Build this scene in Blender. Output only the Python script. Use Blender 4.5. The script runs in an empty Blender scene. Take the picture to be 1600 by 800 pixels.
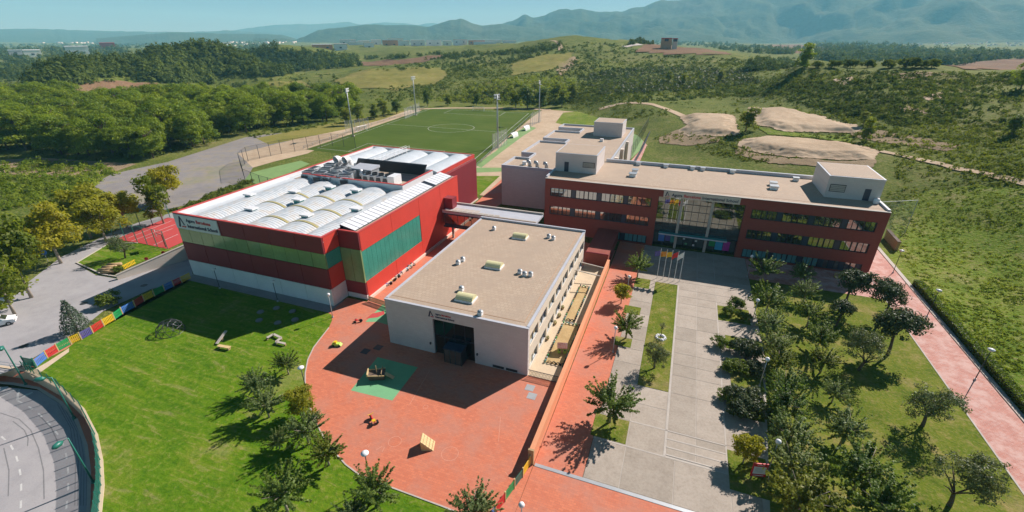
import bpy, bmesh, math, random
import numpy as np
from mathutils import Vector, Matrix

# ------------------------------------------------------------------ camera, sky, sun, exposure
scene = bpy.context.scene
C = scene.collection
CAM_H = 40.0
F_PX = 712.0
PITCH = math.atan(342.0 / F_PX)
YAW = math.radians(20.288)
SUN_AZ, SUN_EL = math.radians(58.0), math.radians(37.5)

cam_data = bpy.data.cameras.new('camera')
cam_data.sensor_width = 36.0
cam_data.lens = F_PX / 1600.0 * 36.0
cam_data.clip_start = 0.5
cam_data.clip_end = 60000.0
cam = bpy.data.objects.new('camera', cam_data)
C.objects.link(cam)
cam.location = (0, 0, CAM_H)
cam.rotation_euler = (math.pi / 2 - PITCH, 0, YAW)
scene.camera = cam

world = bpy.data.worlds.new('World')
scene.world = world
world.use_nodes = True
wn = world.node_tree
sky = wn.nodes.new('ShaderNodeTexSky')
sky.sky_type = 'NISHITA'
sky.sun_disc = False
sky.sun_elevation = SUN_EL
sky.sun_rotation = math.pi / 2 - SUN_AZ
sky.air_density = 0.55
sky.dust_density = 0.0
sky.ozone_density = 5.0
wn.nodes['Background'].inputs[1].default_value = 0.05
wn.links.new(sky.outputs[0], wn.nodes['Background'].inputs[0])

sun_data = bpy.data.lights.new('sun', 'SUN')
sun_data.energy = 5.0
sun_data.angle = math.radians(0.53)
sun_data.color = (1.0, 0.945, 0.92)
sun = bpy.data.objects.new('sun', sun_data)
C.objects.link(sun)
SUN_DIR = Vector((math.cos(SUN_EL) * math.cos(SUN_AZ), math.cos(SUN_EL) * math.sin(SUN_AZ), math.sin(SUN_EL)))
sun.location = SUN_DIR * 300
sun.rotation_euler = SUN_DIR.to_track_quat('Z', 'Y').to_euler()

scene.view_settings.view_transform = 'Standard'
scene.view_settings.look = 'None'
scene.view_settings.gamma = 1.0
scene.view_settings.use_curve_mapping = False
scene.view_settings.exposure = 0.52
scene.render.engine = 'CYCLES'
scene.cycles.use_denoising = True
scene.cycles.max_bounces = 6
scene.cycles.diffuse_bounces = 3
scene.cycles.volume_bounces = 2
scene.cycles.transparent_max_bounces = 12

# ------------------------------------------------------------------ pixel -> place helpers (photo is 1600 x 800)
_fh = np.array([-math.sin(YAW), math.cos(YAW), 0.0])
_rt = np.array([math.cos(YAW), math.sin(YAW), 0.0])
_fw = math.cos(PITCH) * _fh - math.sin(PITCH) * np.array([0, 0, 1.0])
_up = math.sin(PITCH) * _fh + math.cos(PITCH) * np.array([0, 0, 1.0])
def ray(x, y):
    return _fw + (x - 800.0) / F_PX * _rt - (y - 400.0) / F_PX * _up
def G(x, y, z=0.0):
    """point of the level plane z seen at photo pixel x, y"""
    d = ray(x, y); t = (z - CAM_H) / d[2]
    return (float(t * d[0]), float(t * d[1]), z)
def GP(pts, z=0.0):
    return [G(x, y, z)[:2] for x, y in pts]

# ------------------------------------------------------------------ objects, parts, meshes
rnd = random.Random(7)
nrs = np.random.RandomState(11)

def fast_mesh(name, verts, faces, mat=None, smooth=False):
    """verts (n,3), faces (m,k) arrays"""
    me = bpy.data.meshes.new(name)
    verts = np.asarray(verts, dtype=np.float32); faces = np.asarray(faces, dtype=np.int32)
    me.vertices.add(len(verts)); me.vertices.foreach_set('co', verts.ravel())
    m, k = faces.shape
    me.loops.add(m * k); me.loops.foreach_set('vertex_index', faces.ravel())
    me.polygons.add(m)
    me.polygons.foreach_set('loop_start', np.arange(0, m * k, k, dtype=np.int32))
    me.polygons.foreach_set('loop_total', np.full(m, k, dtype=np.int32))
    if smooth: me.polygons.foreach_set('use_smooth', np.ones(m, dtype=bool))
    me.update(calc_edges=True)
    if mat: me.materials.append(mat)
    return me

LOCAL = set()      # things whose parts are built in their own coordinates (they are turned or copied)
def origin_of(parent):
    o = Vector((0, 0, 0)); p = parent
    while p is not None:
        if p.name in LOCAL: return Vector((0, 0, 0))
        o += p.location; p = p.parent
    return o

def link(name, data, parent=None, loc=(0, 0, 0)):
    o = bpy.data.objects.new(name, data); C.objects.link(o)
    o.location = loc
    if parent is not None: o.parent = parent
    return o

def tag(o, label=None, cat=None, group=None, kind=None):
    if label: o['label'] = label
    if cat: o['category'] = cat
    if group: o['group'] = group
    if kind: o['kind'] = kind
    return o

def root(name, label, cat, loc=(0, 0, 0), group=None, rz=None):
    o = link(name, None, None, loc)
    if rz is not None: o.rotation_euler = (0, 0, rz); LOCAL.add(o.name)
    o.empty_display_size = 0.5
    return tag(o, label, cat, group)

def copy_tree(o, parent=None):
    c = o.copy(); C.objects.link(c); c.parent = parent
    for ch in o.children: copy_tree(ch, c)
    return c

class MB:
    """collects simple solids, then builds them as ONE mesh object"""
    def __init__(self): self.v = []; self.f = []
    def add(self, v, f):
        b = len(self.v); self.v += [tuple(p) for p in v]; self.f += [[b + i for i in q] for q in f]; return self
    def box(self, x0, x1, y0, y1, z0, z1):
        return self.add([(x0,y0,z0),(x1,y0,z0),(x1,y1,z0),(x0,y1,z0),(x0,y0,z1),(x1,y0,z1),(x1,y1,z1),(x0,y1,z1)],
                        [(0,3,2,1),(4,5,6,7),(0,1,5,4),(1,2,6,5),(2,3,7,6),(3,0,4,7)])
    def prism(self, poly, z0, z1):
        n = len(poly); a = sum(poly[i][0]*poly[(i+1)%n][1]-poly[(i+1)%n][0]*poly[i][1] for i in range(n))
        if a < 0: poly = poly[::-1]
        v = [(p[0], p[1], z0) for p in poly] + [(p[0], p[1], z1) for p in poly]
        f = [tuple(range(n-1, -1, -1)), tuple(range(n, 2*n))] + [(i, (i+1)%n, (i+1)%n+n, i+n) for i in range(n)]
        return self.add(v, f)
    def sheet(self, poly, z):
        n = len(poly); a = sum(poly[i][0]*poly[(i+1)%n][1]-poly[(i+1)%n][0]*poly[i][1] for i in range(n))
        if a < 0: poly = poly[::-1]
        return self.add([(p[0], p[1], z) for p in poly], [tuple(range(n))])
    def hexa(self, c8):
        return self.add(c8, [(0,3,2,1),(4,5,6,7),(0,1,5,4),(1,2,6,5),(2,3,7,6),(3,0,4,7)])
    def beam(self, p, q, w, h=None, up=(0, 0, 1)):
        p = Vector(p); q = Vector(q); h = h or w; d = (q - p).normalized(); u = Vector(up)
        if abs(d.dot(u)) > 0.98: u = Vector((1, 0, 0))
        s = d.cross(u).normalized() * (w / 2); t = s.cross(d).normalized() * (h / 2)
        return self.hexa([p-s-t, p+s-t, q+s-t, q-s-t, p-s+t, p+s+t, q+s+t, q-s+t])
    def tube(self, pts, radii, n=8, cap=True):
        pts = [Vector(p) for p in pts]
        if not hasattr(radii, '__len__'): radii = [radii] * len(pts)
        b = len(self.v)
        for i, p in enumerate(pts):
            d = (pts[min(i+1, len(pts)-1)] - pts[max(i-1, 0)]).normalized()
            u = Vector((1, 0, 0)) if abs(d.z) > 0.8 else Vector((0, 0, 1))
            s = d.cross(u).normalized(); t = s.cross(d).normalized()
            for k in range(n):
                a = 2 * math.pi * k / n
                self.v.append(tuple(p + (s * math.cos(a) + t * math.sin(a)) * radii[i]))
        for i in range(len(pts) - 1):
            for k in range(n):
                k2 = (k + 1) % n
                self.f.append([b+i*n+k, b+i*n+k2, b+(i+1)*n+k2, b+(i+1)*n+k])
        if cap:
            self.f.append([b + k for k in range(n)][::-1]); self.f.append([b + (len(pts)-1)*n + k for k in range(n)])
        return self
    def lathe(self, prof, c=(0, 0, 0), n=12):
        b = len(self.v)
        for r, z in prof:
            for k in range(n):
                a = 2*math.pi*k/n; self.v.append((c[0]+r*math.cos(a), c[1]+r*math.sin(a), c[2]+z))
        for i in range(len(prof)-1):
            for k in range(n):
                k2 = (k+1) % n; self.f.append([b+i*n+k, b+i*n+k2, b+(i+1)*n+k2, b+(i+1)*n+k])
        self.f.append([b+k for k in range(n)][::-1]); self.f.append([b+(len(prof)-1)*n+k for k in range(n)])
        return self
    def wall(self, pts, w, z0, z1):
        """upright wall of width w along a polyline (xy), z0/z1 numbers"""
        n = len(pts); L = []; R = []
        for i in range(n):
            a = Vector(pts[max(i-1, 0)][:2]); b = Vector(pts[min(i+1, n-1)][:2]); d = (b - a).normalized()
            nn = Vector((-d.y, d.x)) * (w/2); p = Vector(pts[i][:2]); L.append(p + nn); R.append(p - nn)
        b0 = len(self.v)
        for i in range(n):
            self.v += [(L[i].x, L[i].y, z0), (R[i].x, R[i].y, z0), (R[i].x, R[i].y, z1), (L[i].x, L[i].y, z1)]
        for i in range(n-1):
            a = b0 + 4*i; c = a + 4
            self.f += [[a, c, c+1, a+1][::-1], [a+3, a+2, c+2, c+3][::1], [a, a+3, c+3, c], [a+1, c+1, c+2, a+2]]
        self.f += [[b0, b0+1, b0+2, b0+3], [b0+4*(n-1)+k for k in (3, 2, 1, 0)]]
        return self
    def mesh(self, name, mat, off=(0, 0, 0), smooth=False):
        me = bpy.data.meshes.new(name)
        me.from_pydata([(x-off[0], y-off[1], z-off[2]) for x, y, z in self.v], [], self.f)
        if smooth: me.polygons.foreach_set('use_smooth', [True]*len(me.polygons))
        if mat: me.materials.append(mat)
        me.update()
        return me
    def build(self, name, mat, parent=None, smooth=False, fix=True):
        me = self.mesh(name, mat, origin_of(parent), smooth)
        if fix:
            bm = bmesh.new(); bm.from_mesh(me); bmesh.ops.recalc_face_normals(bm, faces=bm.faces); bm.to_mesh(me); bm.free()
        return link(name, me, parent)

_cube = {}
def piece(name, mat, parent, x0, x1, y0, y1, z0, z1):
    """a box-shaped piece that shares one cube mesh per material"""
    if mat.name not in _cube:
        _cube[mat.name] = MB().box(-.5, .5, -.5, .5, -.5, .5).mesh('block', mat)
    o = link(name, _cube[mat.name], parent)
    off = origin_of(parent)
    o.location = Vector(((x0+x1)/2, (y0+y1)/2, (z0+z1)/2)) - off
    o.scale = (x1-x0, y1-y0, z1-z0)
    return o

def one(name, mb, mat, label, cat, group=None, smooth=False):
    return tag(mb.build(name, mat, None, smooth), label, cat, group)
def struct(name, mb, mat, fix=False):
    o = mb.build(name, mat, None, fix=fix); o['kind'] = 'structure'; return o

# ------------------------------------------------------------------ materials
def new_mat(name):
    m = bpy.data.materials.new(name); m.use_nodes = True
    nt = m.node_tree; b = nt.nodes['Principled BSDF']
    return m, nt, b
def wpos(nt):
    g = nt.nodes.new('ShaderNodeNewGeometry'); return g.outputs['Position']
def noise(nt, vec, scale, detail=4, rough=0.6, dist=0.0):
    n = nt.nodes.new('ShaderNodeTexNoise'); n.inputs['Scale'].default_value = scale
    n.inputs['Detail'].default_value = detail; n.inputs['Roughness'].default_value = rough; n.inputs['Distortion'].default_value = dist
    nt.links.new(vec, n.inputs['Vector']); return n.outputs['Fac']
def ramp(nt, fac, stops):
    r = nt.nodes.new('ShaderNodeValToRGB'); el = r.color_ramp.elements
    while len(el) < len(stops): el.new(0.5)
    for e, (p, c) in zip(el, stops): e.position = p; e.color = (*c, 1) if len(c) == 3 else c
    nt.links.new(fac, r.inputs['Fac']); return r.outputs['Color']
def mixc(nt, fac, a, b, mode='MIX'):
    m = nt.nodes.new('ShaderNodeMix'); m.data_type = 'RGBA'; m.blend_type = mode
    sf = m.inputs[0]; sa = m.inputs[6]; sb = m.inputs[7]
    for sock, v in ((sf, fac), (sa, a), (sb, b)):
        if isinstance(v, bpy.types.NodeSocket): nt.links.new(v, sock)
        elif isinstance(v, tuple): sock.default_value = (*v, 1)
        else: sock.default_value = v
    return m.outputs[2]
def bump(nt, b, height, strength=0.3, dist=0.05):
    n = nt.nodes.new('ShaderNodeBump'); n.inputs['Strength'].default_value = strength; n.inputs['Distance'].default_value = dist
    nt.links.new(height, n.inputs['Height']); nt.links.new(n.outputs['Normal'], b.inputs['Normal'])
def sc(c, k): return tuple(min(1.0, x*k) for x in c)

def plain(name, col, rough=0.7, var=0.12, scale=0.8, metal=0.0, fine=True, spec=None):
    """painted / mineral surface with uneven tone at two scales"""
    m, nt, b = new_mat(name); p = wpos(nt)
    c = ramp(nt, noise(nt, p, scale, 5), [(0.3, sc(col, 1-var)), (0.7, sc(col, 1+var))])
    if fine:
        f = noise(nt, p, scale*14, 3); c = mixc(nt, 0.25, c, ramp(nt, f, [(0.3, sc(col, 1-2*var)), (0.7, sc(col, 1+2*var))]))
    nt.links.new(c, b.inputs['Base Color']); b.inputs['Roughness'].default_value = rough; b.inputs['Metallic'].default_value = metal
    if spec is not None: b.inputs['Specular IOR Level'].default_value = spec
    return m

def brickmat(name, c1, c2, mortar, bw, bh, msize=0.012, var=0.12, rough=0.8, swap=None, bscale=0.25, big=0.15, big_col=None):
    """small pavers or bricks laid in courses; swap picks the world axes used"""
    m, nt, b = new_mat(name); p = wpos(nt); v = p
    if swap:
        s = nt.nodes.new('ShaderNodeSeparateXYZ'); nt.links.new(p, s.inputs[0])
        k = nt.nodes.new('ShaderNodeCombineXYZ')
        if swap == 'xz':
            nt.links.new(s.outputs[0], k.inputs[0]); nt.links.new(s.outputs[2], k.inputs[1])
        elif swap == 'yz':
            nt.links.new(s.outputs[1], k.inputs[0]); nt.links.new(s.outputs[2], k.inputs[1])
        v = k.outputs[0]
    t = nt.nodes.new('ShaderNodeTexBrick'); t.inputs['Scale'].default_value = 1.0
    t.inputs['Color1'].default_value = (*c1, 1); t.inputs['Color2'].default_value = (*c2, 1); t.inputs['Mortar'].default_value = (*mortar, 1)
    t.inputs['Brick Width'].default_value = bw; t.inputs['Row Height'].default_value = bh; t.inputs['Mortar Size'].default_value = msize
    nt.links.new(v, t.inputs['Vector'])
    c = mixc(nt, ramp(nt, noise(nt, p, bscale, 6, 0.7), [(0.44, (0, 0, 0)), (0.60, (1, 1, 1))]), t.outputs['Color'], big_col or sc(c1, 0.72))
    c2_ = mixc(nt, big, t.outputs['Color'], c)
    f = noise(nt, p, 3.0, 4); c3 = mixc(nt, 0.5, c2_, ramp(nt, f, [(0.25, (1-var, )*3), (0.75, (1+var if var < 0 else 1.0, )*3)]), 'MULTIPLY')
    nt.links.new(c3, b.inputs['Base Color']); b.inputs['Roughness'].default_value = rough
    return m

def glassmat(name, col=(0.30, 0.33, 0.32), rough=0.02, metal=0.92):
    m, nt, b = new_mat(name); p = wpos(nt)
    b.inputs['Base Color'].default_value = (*col, 1); b.inputs['Metallic'].default_value = metal; b.inputs['Roughness'].default_value = rough
    bump(nt, b, noise(nt, p, 0.6, 2), 0.03, 0.05)
    return m

def leafmat(name, dark, light, trans=0.3, scale=0.35, matte=False):
    m, nt, b = new_mat(name); p = wpos(nt)
    oi = nt.nodes.new('ShaderNodeObjectInfo')
    c = ramp(nt, noise(nt, p, scale, 4, 0.7), [(0.3, dark), (0.7, light)])
    at = nt.nodes.new('ShaderNodeAttribute'); at.attribute_name = 'leaf'
    c = mixc(nt, 0.8, c, ramp(nt, at.outputs['Fac'], [(0.0, (0.55, 0.6, 0.5)), (0.6, (1, 1, 1)), (1.0, (1.0, 1.0, 0.95))]), 'MULTIPLY')
    c = mixc(nt, 0.8, c, ramp(nt, oi.outputs['Random'], [(0.0, (0.74, 0.8, 0.8)), (0.5, (0.95, 0.95, 0.9)), (1.0, (1.0, 0.93, 0.78))]), 'MULTIPLY')
    nt.links.new(c, b.inputs['Base Color']); b.inputs['Roughness'].default_value = 0.8 if matte else 0.5
    b.inputs['Specular IOR Level'].default_value = 0.05 if matte else 0.3
    tr = nt.nodes.new('ShaderNodeBsdfTranslucent')
    tc = mixc(nt, 1.0, c, (1.0, 1.0, 0.55), 'MULTIPLY'); nt.links.new(tc, tr.inputs['Color'])
    ms = nt.nodes.new('ShaderNodeMixShader'); ms.inputs[0].default_value = trans
    nt.links.new(b.outputs[0], ms.inputs[1]); nt.links.new(tr.outputs[0], ms.inputs[2])
    nt.links.new(ms.outputs[0], nt.nodes['Material Output'].inputs['Surface'])
    return m

def groundmat(name, stops, s1=0.05, s2=0.6, s3=6.0, w2=0.5, w3=0.35, rough=0.95, bumps=0.4, stretch=None, bd=0.15, swirl=0.0):
    """ground cover: colour patches at three scales"""
    m, nt, b = new_mat(name); p = wpos(nt); q = p
    if stretch:
        mp = nt.nodes.new('ShaderNodeMapping'); mp.inputs['Scale'].default_value = stretch; mp.inputs['Rotation'].default_value = (0, 0, 0.5)
        nt.links.new(p, mp.inputs['Vector']); q = mp.outputs['Vector']
    n1 = noise(nt, p, s1, 6, 0.65); n2 = noise(nt, q, s2, 5, 0.7, swirl); n3 = noise(nt, p, s3, 3, 0.7)
    stops = [(0.5+(a-0.53)*0.55, c) for a, c in stops]
    c = ramp(nt, n1, stops)
    c2 = ramp(nt, n2, stops); c3 = ramp(nt, n3, stops)
    c = mixc(nt, w2, c, c2); c = mixc(nt, w3, c, c3)
    nt.links.new(c, b.inputs['Base Color']); b.inputs['Roughness'].default_value = rough
    b.inputs['Specular IOR Level'].default_value = 0.06
    bump(nt, b, n3, bumps, bd)
    return m

M = {}
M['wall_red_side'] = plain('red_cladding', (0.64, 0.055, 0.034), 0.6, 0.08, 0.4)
M['wall_red_shaded'] = plain('shaded_red_cladding', (0.22, 0.022, 0.030), 0.55, 0.10, 0.4)  # hall red darkened in colour for the faces turned from the sun
M['red_trim'] = plain('red_coping', (0.55, 0.07, 0.06), 0.5, 0.08, 0.6)
M['white_paint'] = plain('white_paint', (0.74, 0.75, 0.74), 0.6, 0.06, 0.5)
M['roof_white'] = plain('white_metal_roof', (0.56, 0.61, 0.63), 0.4, 0.12, 0.35)
M['cream'] = plain('cream_render', (0.68, 0.60, 0.50), 0.85, 0.05, 0.3)
M['orange_wall'] = plain('orange_render', (0.70, 0.30, 0.15), 0.85, 0.06, 0.4)
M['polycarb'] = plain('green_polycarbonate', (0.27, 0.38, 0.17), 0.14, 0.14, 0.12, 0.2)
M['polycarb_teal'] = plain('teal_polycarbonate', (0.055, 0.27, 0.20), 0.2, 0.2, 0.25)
M['concrete'] = groundmat('plaza_concrete', [(0.28, (0.27, 0.24, 0.20)), (0.5, (0.40, 0.36, 0.31)), (0.72, (0.48, 0.44, 0.38))], 0.12, 0.7, 5.0, 0.5, 0.2, 0.85, 0.15, None, 0.02)
M['concrete_light'] = plain('pale_concrete', (0.46, 0.42, 0.36), 0.85, 0.12, 0.7)
M['concrete_tan'] = plain('tan_concrete', (0.58, 0.47, 0.32), 0.85, 0.1, 0.7)
M['joint'] = plain('joint_filler', (0.46, 0.42, 0.36), 0.9, 0.15, 0.7)
M['salmon'] = brickmat('salmon_pavers', (0.66, 0.208, 0.105), (0.57, 0.165, 0.085), (0.48, 0.16, 0.095), 0.5, 0.25, 0.012, 0.22, 0.85, None, 0.16, 0.75, (0.50, 0.22, 0.15))
M['pink_path'] = brickmat('pink_pavers', (0.54, 0.225, 0.165), (0.44, 0.165, 0.12), (0.50, 0.33, 0.28), 0.5, 0.25, 0.02, 0.25, 0.85, None, 0.5, 0.75, (0.62, 0.42, 0.36))
M['roof_tan'] = brickmat('roof_pavers', (0.50, 0.395, 0.285), (0.45, 0.345, 0.245), (0.36, 0.275, 0.20), 0.6, 0.6, 0.03, 0.2, 0.9, None, 0.16, 0.7, (0.41, 0.32, 0.235))
M['brick'] = brickmat('red_brown_brick', (0.30, 0.072, 0.046), (0.265, 0.06, 0.04), (0.23, 0.06, 0.045), 0.5, 0.12, 0.008, 0.1, 0.85, 'xz', 0.3, 0.2, (0.24, 0.06, 0.045))
M['white_block'] = brickmat('white_blockwork', (0.66, 0.60, 0.56), (0.62, 0.56, 0.52), (0.56, 0.50, 0.47), 0.8, 0.4, 0.01, 0.06, 0.85, 'xz', 0.3, 0.15, (0.58, 0.53, 0.5))
M['cream_block'] = brickmat('cream_blockwork', (0.72, 0.64, 0.50), (0.69, 0.60, 0.47), (0.60, 0.52, 0.41), 0.8, 0.4, 0.01, 0.06, 0.85, 'yz', 0.3, 0.15, (0.64, 0.56, 0.45))
M['coping'] = plain('zinc_coping', (0.50, 0.52, 0.55), 0.45, 0.08, 0.6)
M['frame_dark'] = plain('dark_frame', (0.018, 0.024, 0.034), 0.4, 0.1, 1.0)
M['navy'] = plain('navy_panel', (0.03, 0.05, 0.08), 0.35, 0.1, 0.8)
M['glass'] = glassmat('window_glass')
M['glass_atrium'] = glassmat('atrium_glass', (0.25, 0.27, 0.26), 0.015)
M['blind'] = plain('blind_cream', (0.66, 0.62, 0.46), 0.5, 0.08, 2.0)
M['blind_teal'] = plain('blind_teal', (0.10, 0.28, 0.30), 0.35, 0.1, 2.0)
M['metal_grey'] = plain('galvanised_steel', (0.42, 0.45, 0.46), 0.4, 0.1, 1.2, 0.35)
M['metal_dark'] = plain('dark_steel', (0.05, 0.055, 0.06), 0.45, 0.1, 1.0, 0.3)
M['metal_green'] = plain('green_painted_steel', (0.02, 0.16, 0.12), 0.4, 0.1, 1.0)
M['metal_white'] = plain('white_painted_metal', (0.80, 0.81, 0.80), 0.4, 0.05, 1.0)
M['panel_sky_white'] = plain('sky_white_collector_glass', (0.80, 0.82, 0.83), 0.2, 0.06, 0.8)
M['skylight'] = plain('yellowed_skylight', (0.66, 0.62, 0.34), 0.3, 0.08, 0.8)
M['rib_yellow'] = plain('yellowed_rooflight', (0.42, 0.37, 0.17), 0.3, 0.1, 0.8)
M['asphalt'] = groundmat('old_asphalt', [(0.3, (0.20, 0.19, 0.19)), (0.5, (0.27, 0.255, 0.25)), (0.75, (0.33, 0.31, 0.30))], 0.08, 0.5, 8.0, 0.45, 0.25, 0.9, 0.1, None, 0.02)
M['asphalt_light'] = groundmat('pale_asphalt', [(0.3, (0.28, 0.275, 0.275)), (0.5, (0.36, 0.35, 0.35)), (0.75, (0.41, 0.40, 0.39))], 0.08, 0.5, 8.0, 0.45, 0.25, 0.9, 0.1, None, 0.02)
M['gravel'] = groundmat('grey_gravel', [(0.3, (0.20, 0.19, 0.19)), (0.55, (0.28, 0.265, 0.26)), (0.68, (0.33, 0.28, 0.19)), (0.8, (0.23, 0.25, 0.10))], 0.06, 0.3, 5.0, 0.5, 0.25)
M['dirt'] = groundmat('pale_dirt', [(0.3, (0.38, 0.28, 0.18)), (0.55, (0.52, 0.40, 0.27)), (0.75, (0.60, 0.48, 0.34))], 0.06, 0.4, 5.0, 0.5, 0.3)
M['lawn'] = groundmat('mown_lawn', [(0.20, (0.030, 0.082, 0.006)), (0.38, (0.062, 0.150, 0.007)), (0.55, (0.112, 0.208, 0.010)), (0.68, (0.175, 0.215, 0.024)), (0.79, (0.33, 0.28, 0.12))], 0.10, 0.20, 1.6, 0.55, 0.28, 0.95, 0.7, (0.45, 3.4, 1.0), 0.15, 1.6)
M['lawn_tree'] = groundmat('tree_lawn', [(0.25, (0.05, 0.09, 0.010)), (0.45, (0.11, 0.16, 0.015)), (0.6, (0.17, 0.195, 0.028)), (0.72, (0.30, 0.24, 0.09)), (0.82, (0.40, 0.28, 0.15))], 0.16, 0.5, 3.0, 0.45, 0.3, 0.95, 0.6, None, 0.12)
M['turf'] = groundmat('football_turf', [(0.3, (0.055, 0.095, 0.015)), (0.55, (0.080, 0.128, 0.020)), (0.8, (0.125, 0.150, 0.036))], 0.03, 0.2, 4.0, 0.45, 0.3, 0.95, 0.2, (0.25, 1.6, 1), 0.05)
M['court_green'] = plain('green_court', (0.19, 0.31, 0.10), 0.85, 0.15, 0.3)
M['court_mint'] = plain('mint_safety_floor', (0.17, 0.42, 0.20), 0.85, 0.1, 0.5)
M['court_red'] = plain('red_court', (0.50, 0.06, 0.055), 0.85, 0.08, 0.3)
M['line_white'] = plain('line_paint', (0.55, 0.55, 0.52), 0.7, 0.2, 1.5)
M['sand'] = groundmat('garden_sand', [(0.3, (0.40, 0.28, 0.13)), (0.6, (0.52, 0.38, 0.19)), (0.8, (0.58, 0.44, 0.24))], 0.3, 1.0, 8.0, 0.5, 0.3)
M['bark'] = plain('bark', (0.13, 0.095, 0.07), 0.9, 0.25, 3.0)
M['bark_pale'] = plain('pale_bark', (0.33, 0.28, 0.22), 0.9, 0.2, 3.0)
M['wood'] = plain('weathered_timber', (0.42, 0.29, 0.15), 0.8, 0.2, 2.5)
M['wood_pale'] = plain('pale_timber', (0.62, 0.46, 0.22), 0.75, 0.15, 2.5)
M['black'] = plain('black_rubber', (0.012, 0.012, 0.014), 0.7, 0.1, 1.0)
for k, col in dict(red=(0.62, 0.03, 0.03), yellow=(0.78, 0.50, 0.02), green=(0.02, 0.34, 0.10), blue=(0.08, 0.22, 0.60), purple=(0.12, 0.10, 0.34), orange=(0.80, 0.28, 0.02), lime=(0.45, 0.70, 0.10), magenta=(0.45, 0.05, 0.35), cyan=(0.05, 0.40, 0.65), teal=(0.05, 0.30, 0.28), ink=(0.010, 0.025, 0.075), sign_red=(0.60, 0.02, 0.03), brick_tan=(0.50, 0.30, 0.17)).items():
    M[k] = plain(k + '_paint', col, 0.5, 0.08, 1.5)
M['leaf_mulberry'] = leafmat('mulberry_leaves', (0.12, 0.205, 0.042), (0.29, 0.39, 0.088), 0.5)
M['leaf_olive'] = leafmat('olive_leaves', (0.12, 0.165, 0.075), (0.24, 0.285, 0.135), 0.36)
M['leaf_oak'] = leafmat('holm_oak_leaves', (0.06, 0.095, 0.04), (0.14, 0.18, 0.072), 0.34)
M['leaf_plane'] = leafmat('yellowing_leaves', (0.36, 0.38, 0.032), (0.60, 0.56, 0.06), 0.62)
M['leaf_pine'] = leafmat('pine_needles', (0.15, 0.24, 0.022), (0.42, 0.52, 0.048), 0.55, 0.12)
M['leaf_spruce'] = leafmat('spruce_needles', (0.065, 0.105, 0.075), (0.140, 0.195, 0.130), 0.15)
M['leaf_bush'] = leafmat('bush_leaves', (0.11, 0.18, 0.024), (0.26, 0.34, 0.052), 0.5)
M['leaf_scrub'] = leafmat('scrub_leaves', (0.095, 0.135, 0.026), (0.28, 0.33, 0.065), 0.45, 0.03, True)
M['leaf_far'] = leafmat('far_wood_leaves', (0.08, 0.12, 0.028), (0.19, 0.235, 0.054), 0.4, 0.01, True)
M['leaf_fresh'] = leafmat('poplar_leaves', (0.19, 0.26, 0.028), (0.40, 0.44, 0.058), 0.65, 0.1)
M['leaf_mulberry_pale'] = leafmat('grey_mulberry_leaves', (0.16, 0.24, 0.085), (0.36, 0.44, 0.17), 0.5)
M['leaf_mulberry_warm'] = leafmat('warm_mulberry_leaves', (0.17, 0.22, 0.032), (0.36, 0.40, 0.075), 0.52)
M['stone_dull'] = plain('dull_stone', (0.22, 0.22, 0.20), 0.9, 0.15, 1.0)
M['leaf_weed'] = leafmat('weed_leaves', (0.15, 0.24, 0.024), (0.36, 0.43, 0.07), 0.5, 0.12, True)
HAZE = 1.15e-4
# ------------------------------------------------------------------ terrain
# hill points: photo pixel and distance (m); the height follows from the line of sight
HILL = [(650,130,420),(740,130,400),(560,110,560),(640,100,600),(720,105,520),(800,112,470),(860,115,430),(800,140,340),(880,140,340),(950,150,310),
 (780,85,640),(840,70,700),(870,60,760),(930,60,760),(975,68,720),(700,82,800),(620,82,900),(540,85,900),(500,72,1500),(700,72,1500),(800,68,1600),
 (900,120,420),(960,100,520),(1000,80,640),(1100,80,650),(1170,92,600),(1050,110,470),(1130,115,420),(1190,97,520),(1000,130,380),(1050,150,310),
 (1100,165,280),(1180,150,305),(1200,122,380),(1256,103,350),(1330,104,345),(1400,104,345),(1480,107,340),(1600,112,335),(1700,115,330),
 (1250,130,300),(1330,150,262),(1450,150,265),(1590,143,270),(1600,200,215),(1500,200,215),(1400,200,215),(1300,180,238),(1220,190,222),(1120,195,218),
 (1060,200,217),(1030,215,197),(1160,235,178),(1300,240,178),(1400,250,175),(1500,262,168),(1600,290,152),(1450,300,150),(1500,350,132),(1600,380,125),
 (1430,380,120),(1470,430,106),(1600,520,91),(1800,400,125),(1800,250,165),
 (235,86,620),(280,78,640),(335,79,680),(300,97,560),(95,108,520),(420,80,850),(500,80,950),(380,92,640)]
FLAT = [(0,200),(100,180),(200,150),(0,150),(300,130),(100,120),(0,110),(400,110),(200,100),(0,90),(300,90),(100,80),(0,75),(500,130),(450,95),(560,160),
 (700,160),(-200,200),(-200,100),(-200,80),(820,165),(600,300),(900,400),(300,500),(-100,400),(1000,600),(1300,600),(400,78)]
FREE = [(1256,560,10),(1400,560,8),(1560,560,8),(1330,900,2),(1500,900,4),(1600,1300,4),(1256,1300,8),(1100,1300,12),(900,1300,16),(870,1000,30)]   # pixel column, distance, height behind the crest
def _hd(x, y):
    d = ray(x, y); return d, math.hypot(d[0], d[1])
ctl = []
for x, y, D in HILL:
    d, h = _hd(x, y); ctl.append((d[0]/h*D, d[1]/h*D, CAM_H + D*d[2]/h))
for x, y in FLAT:
    p = G(x, y); ctl.append(p)
for x, D, z in FREE:
    d, h = _hd(x, 60); ctl.append((d[0]/h*D, d[1]/h*D, z))
for a in np.linspace(-1.2, 1.2, 11):
    for D, z in ((2600, 0), (5000, -10), (14000, -40)):
        f = _fh*math.cos(a) + _rt*math.sin(a); ctl.append((f[0]*D, f[1]*D, z))
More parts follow.
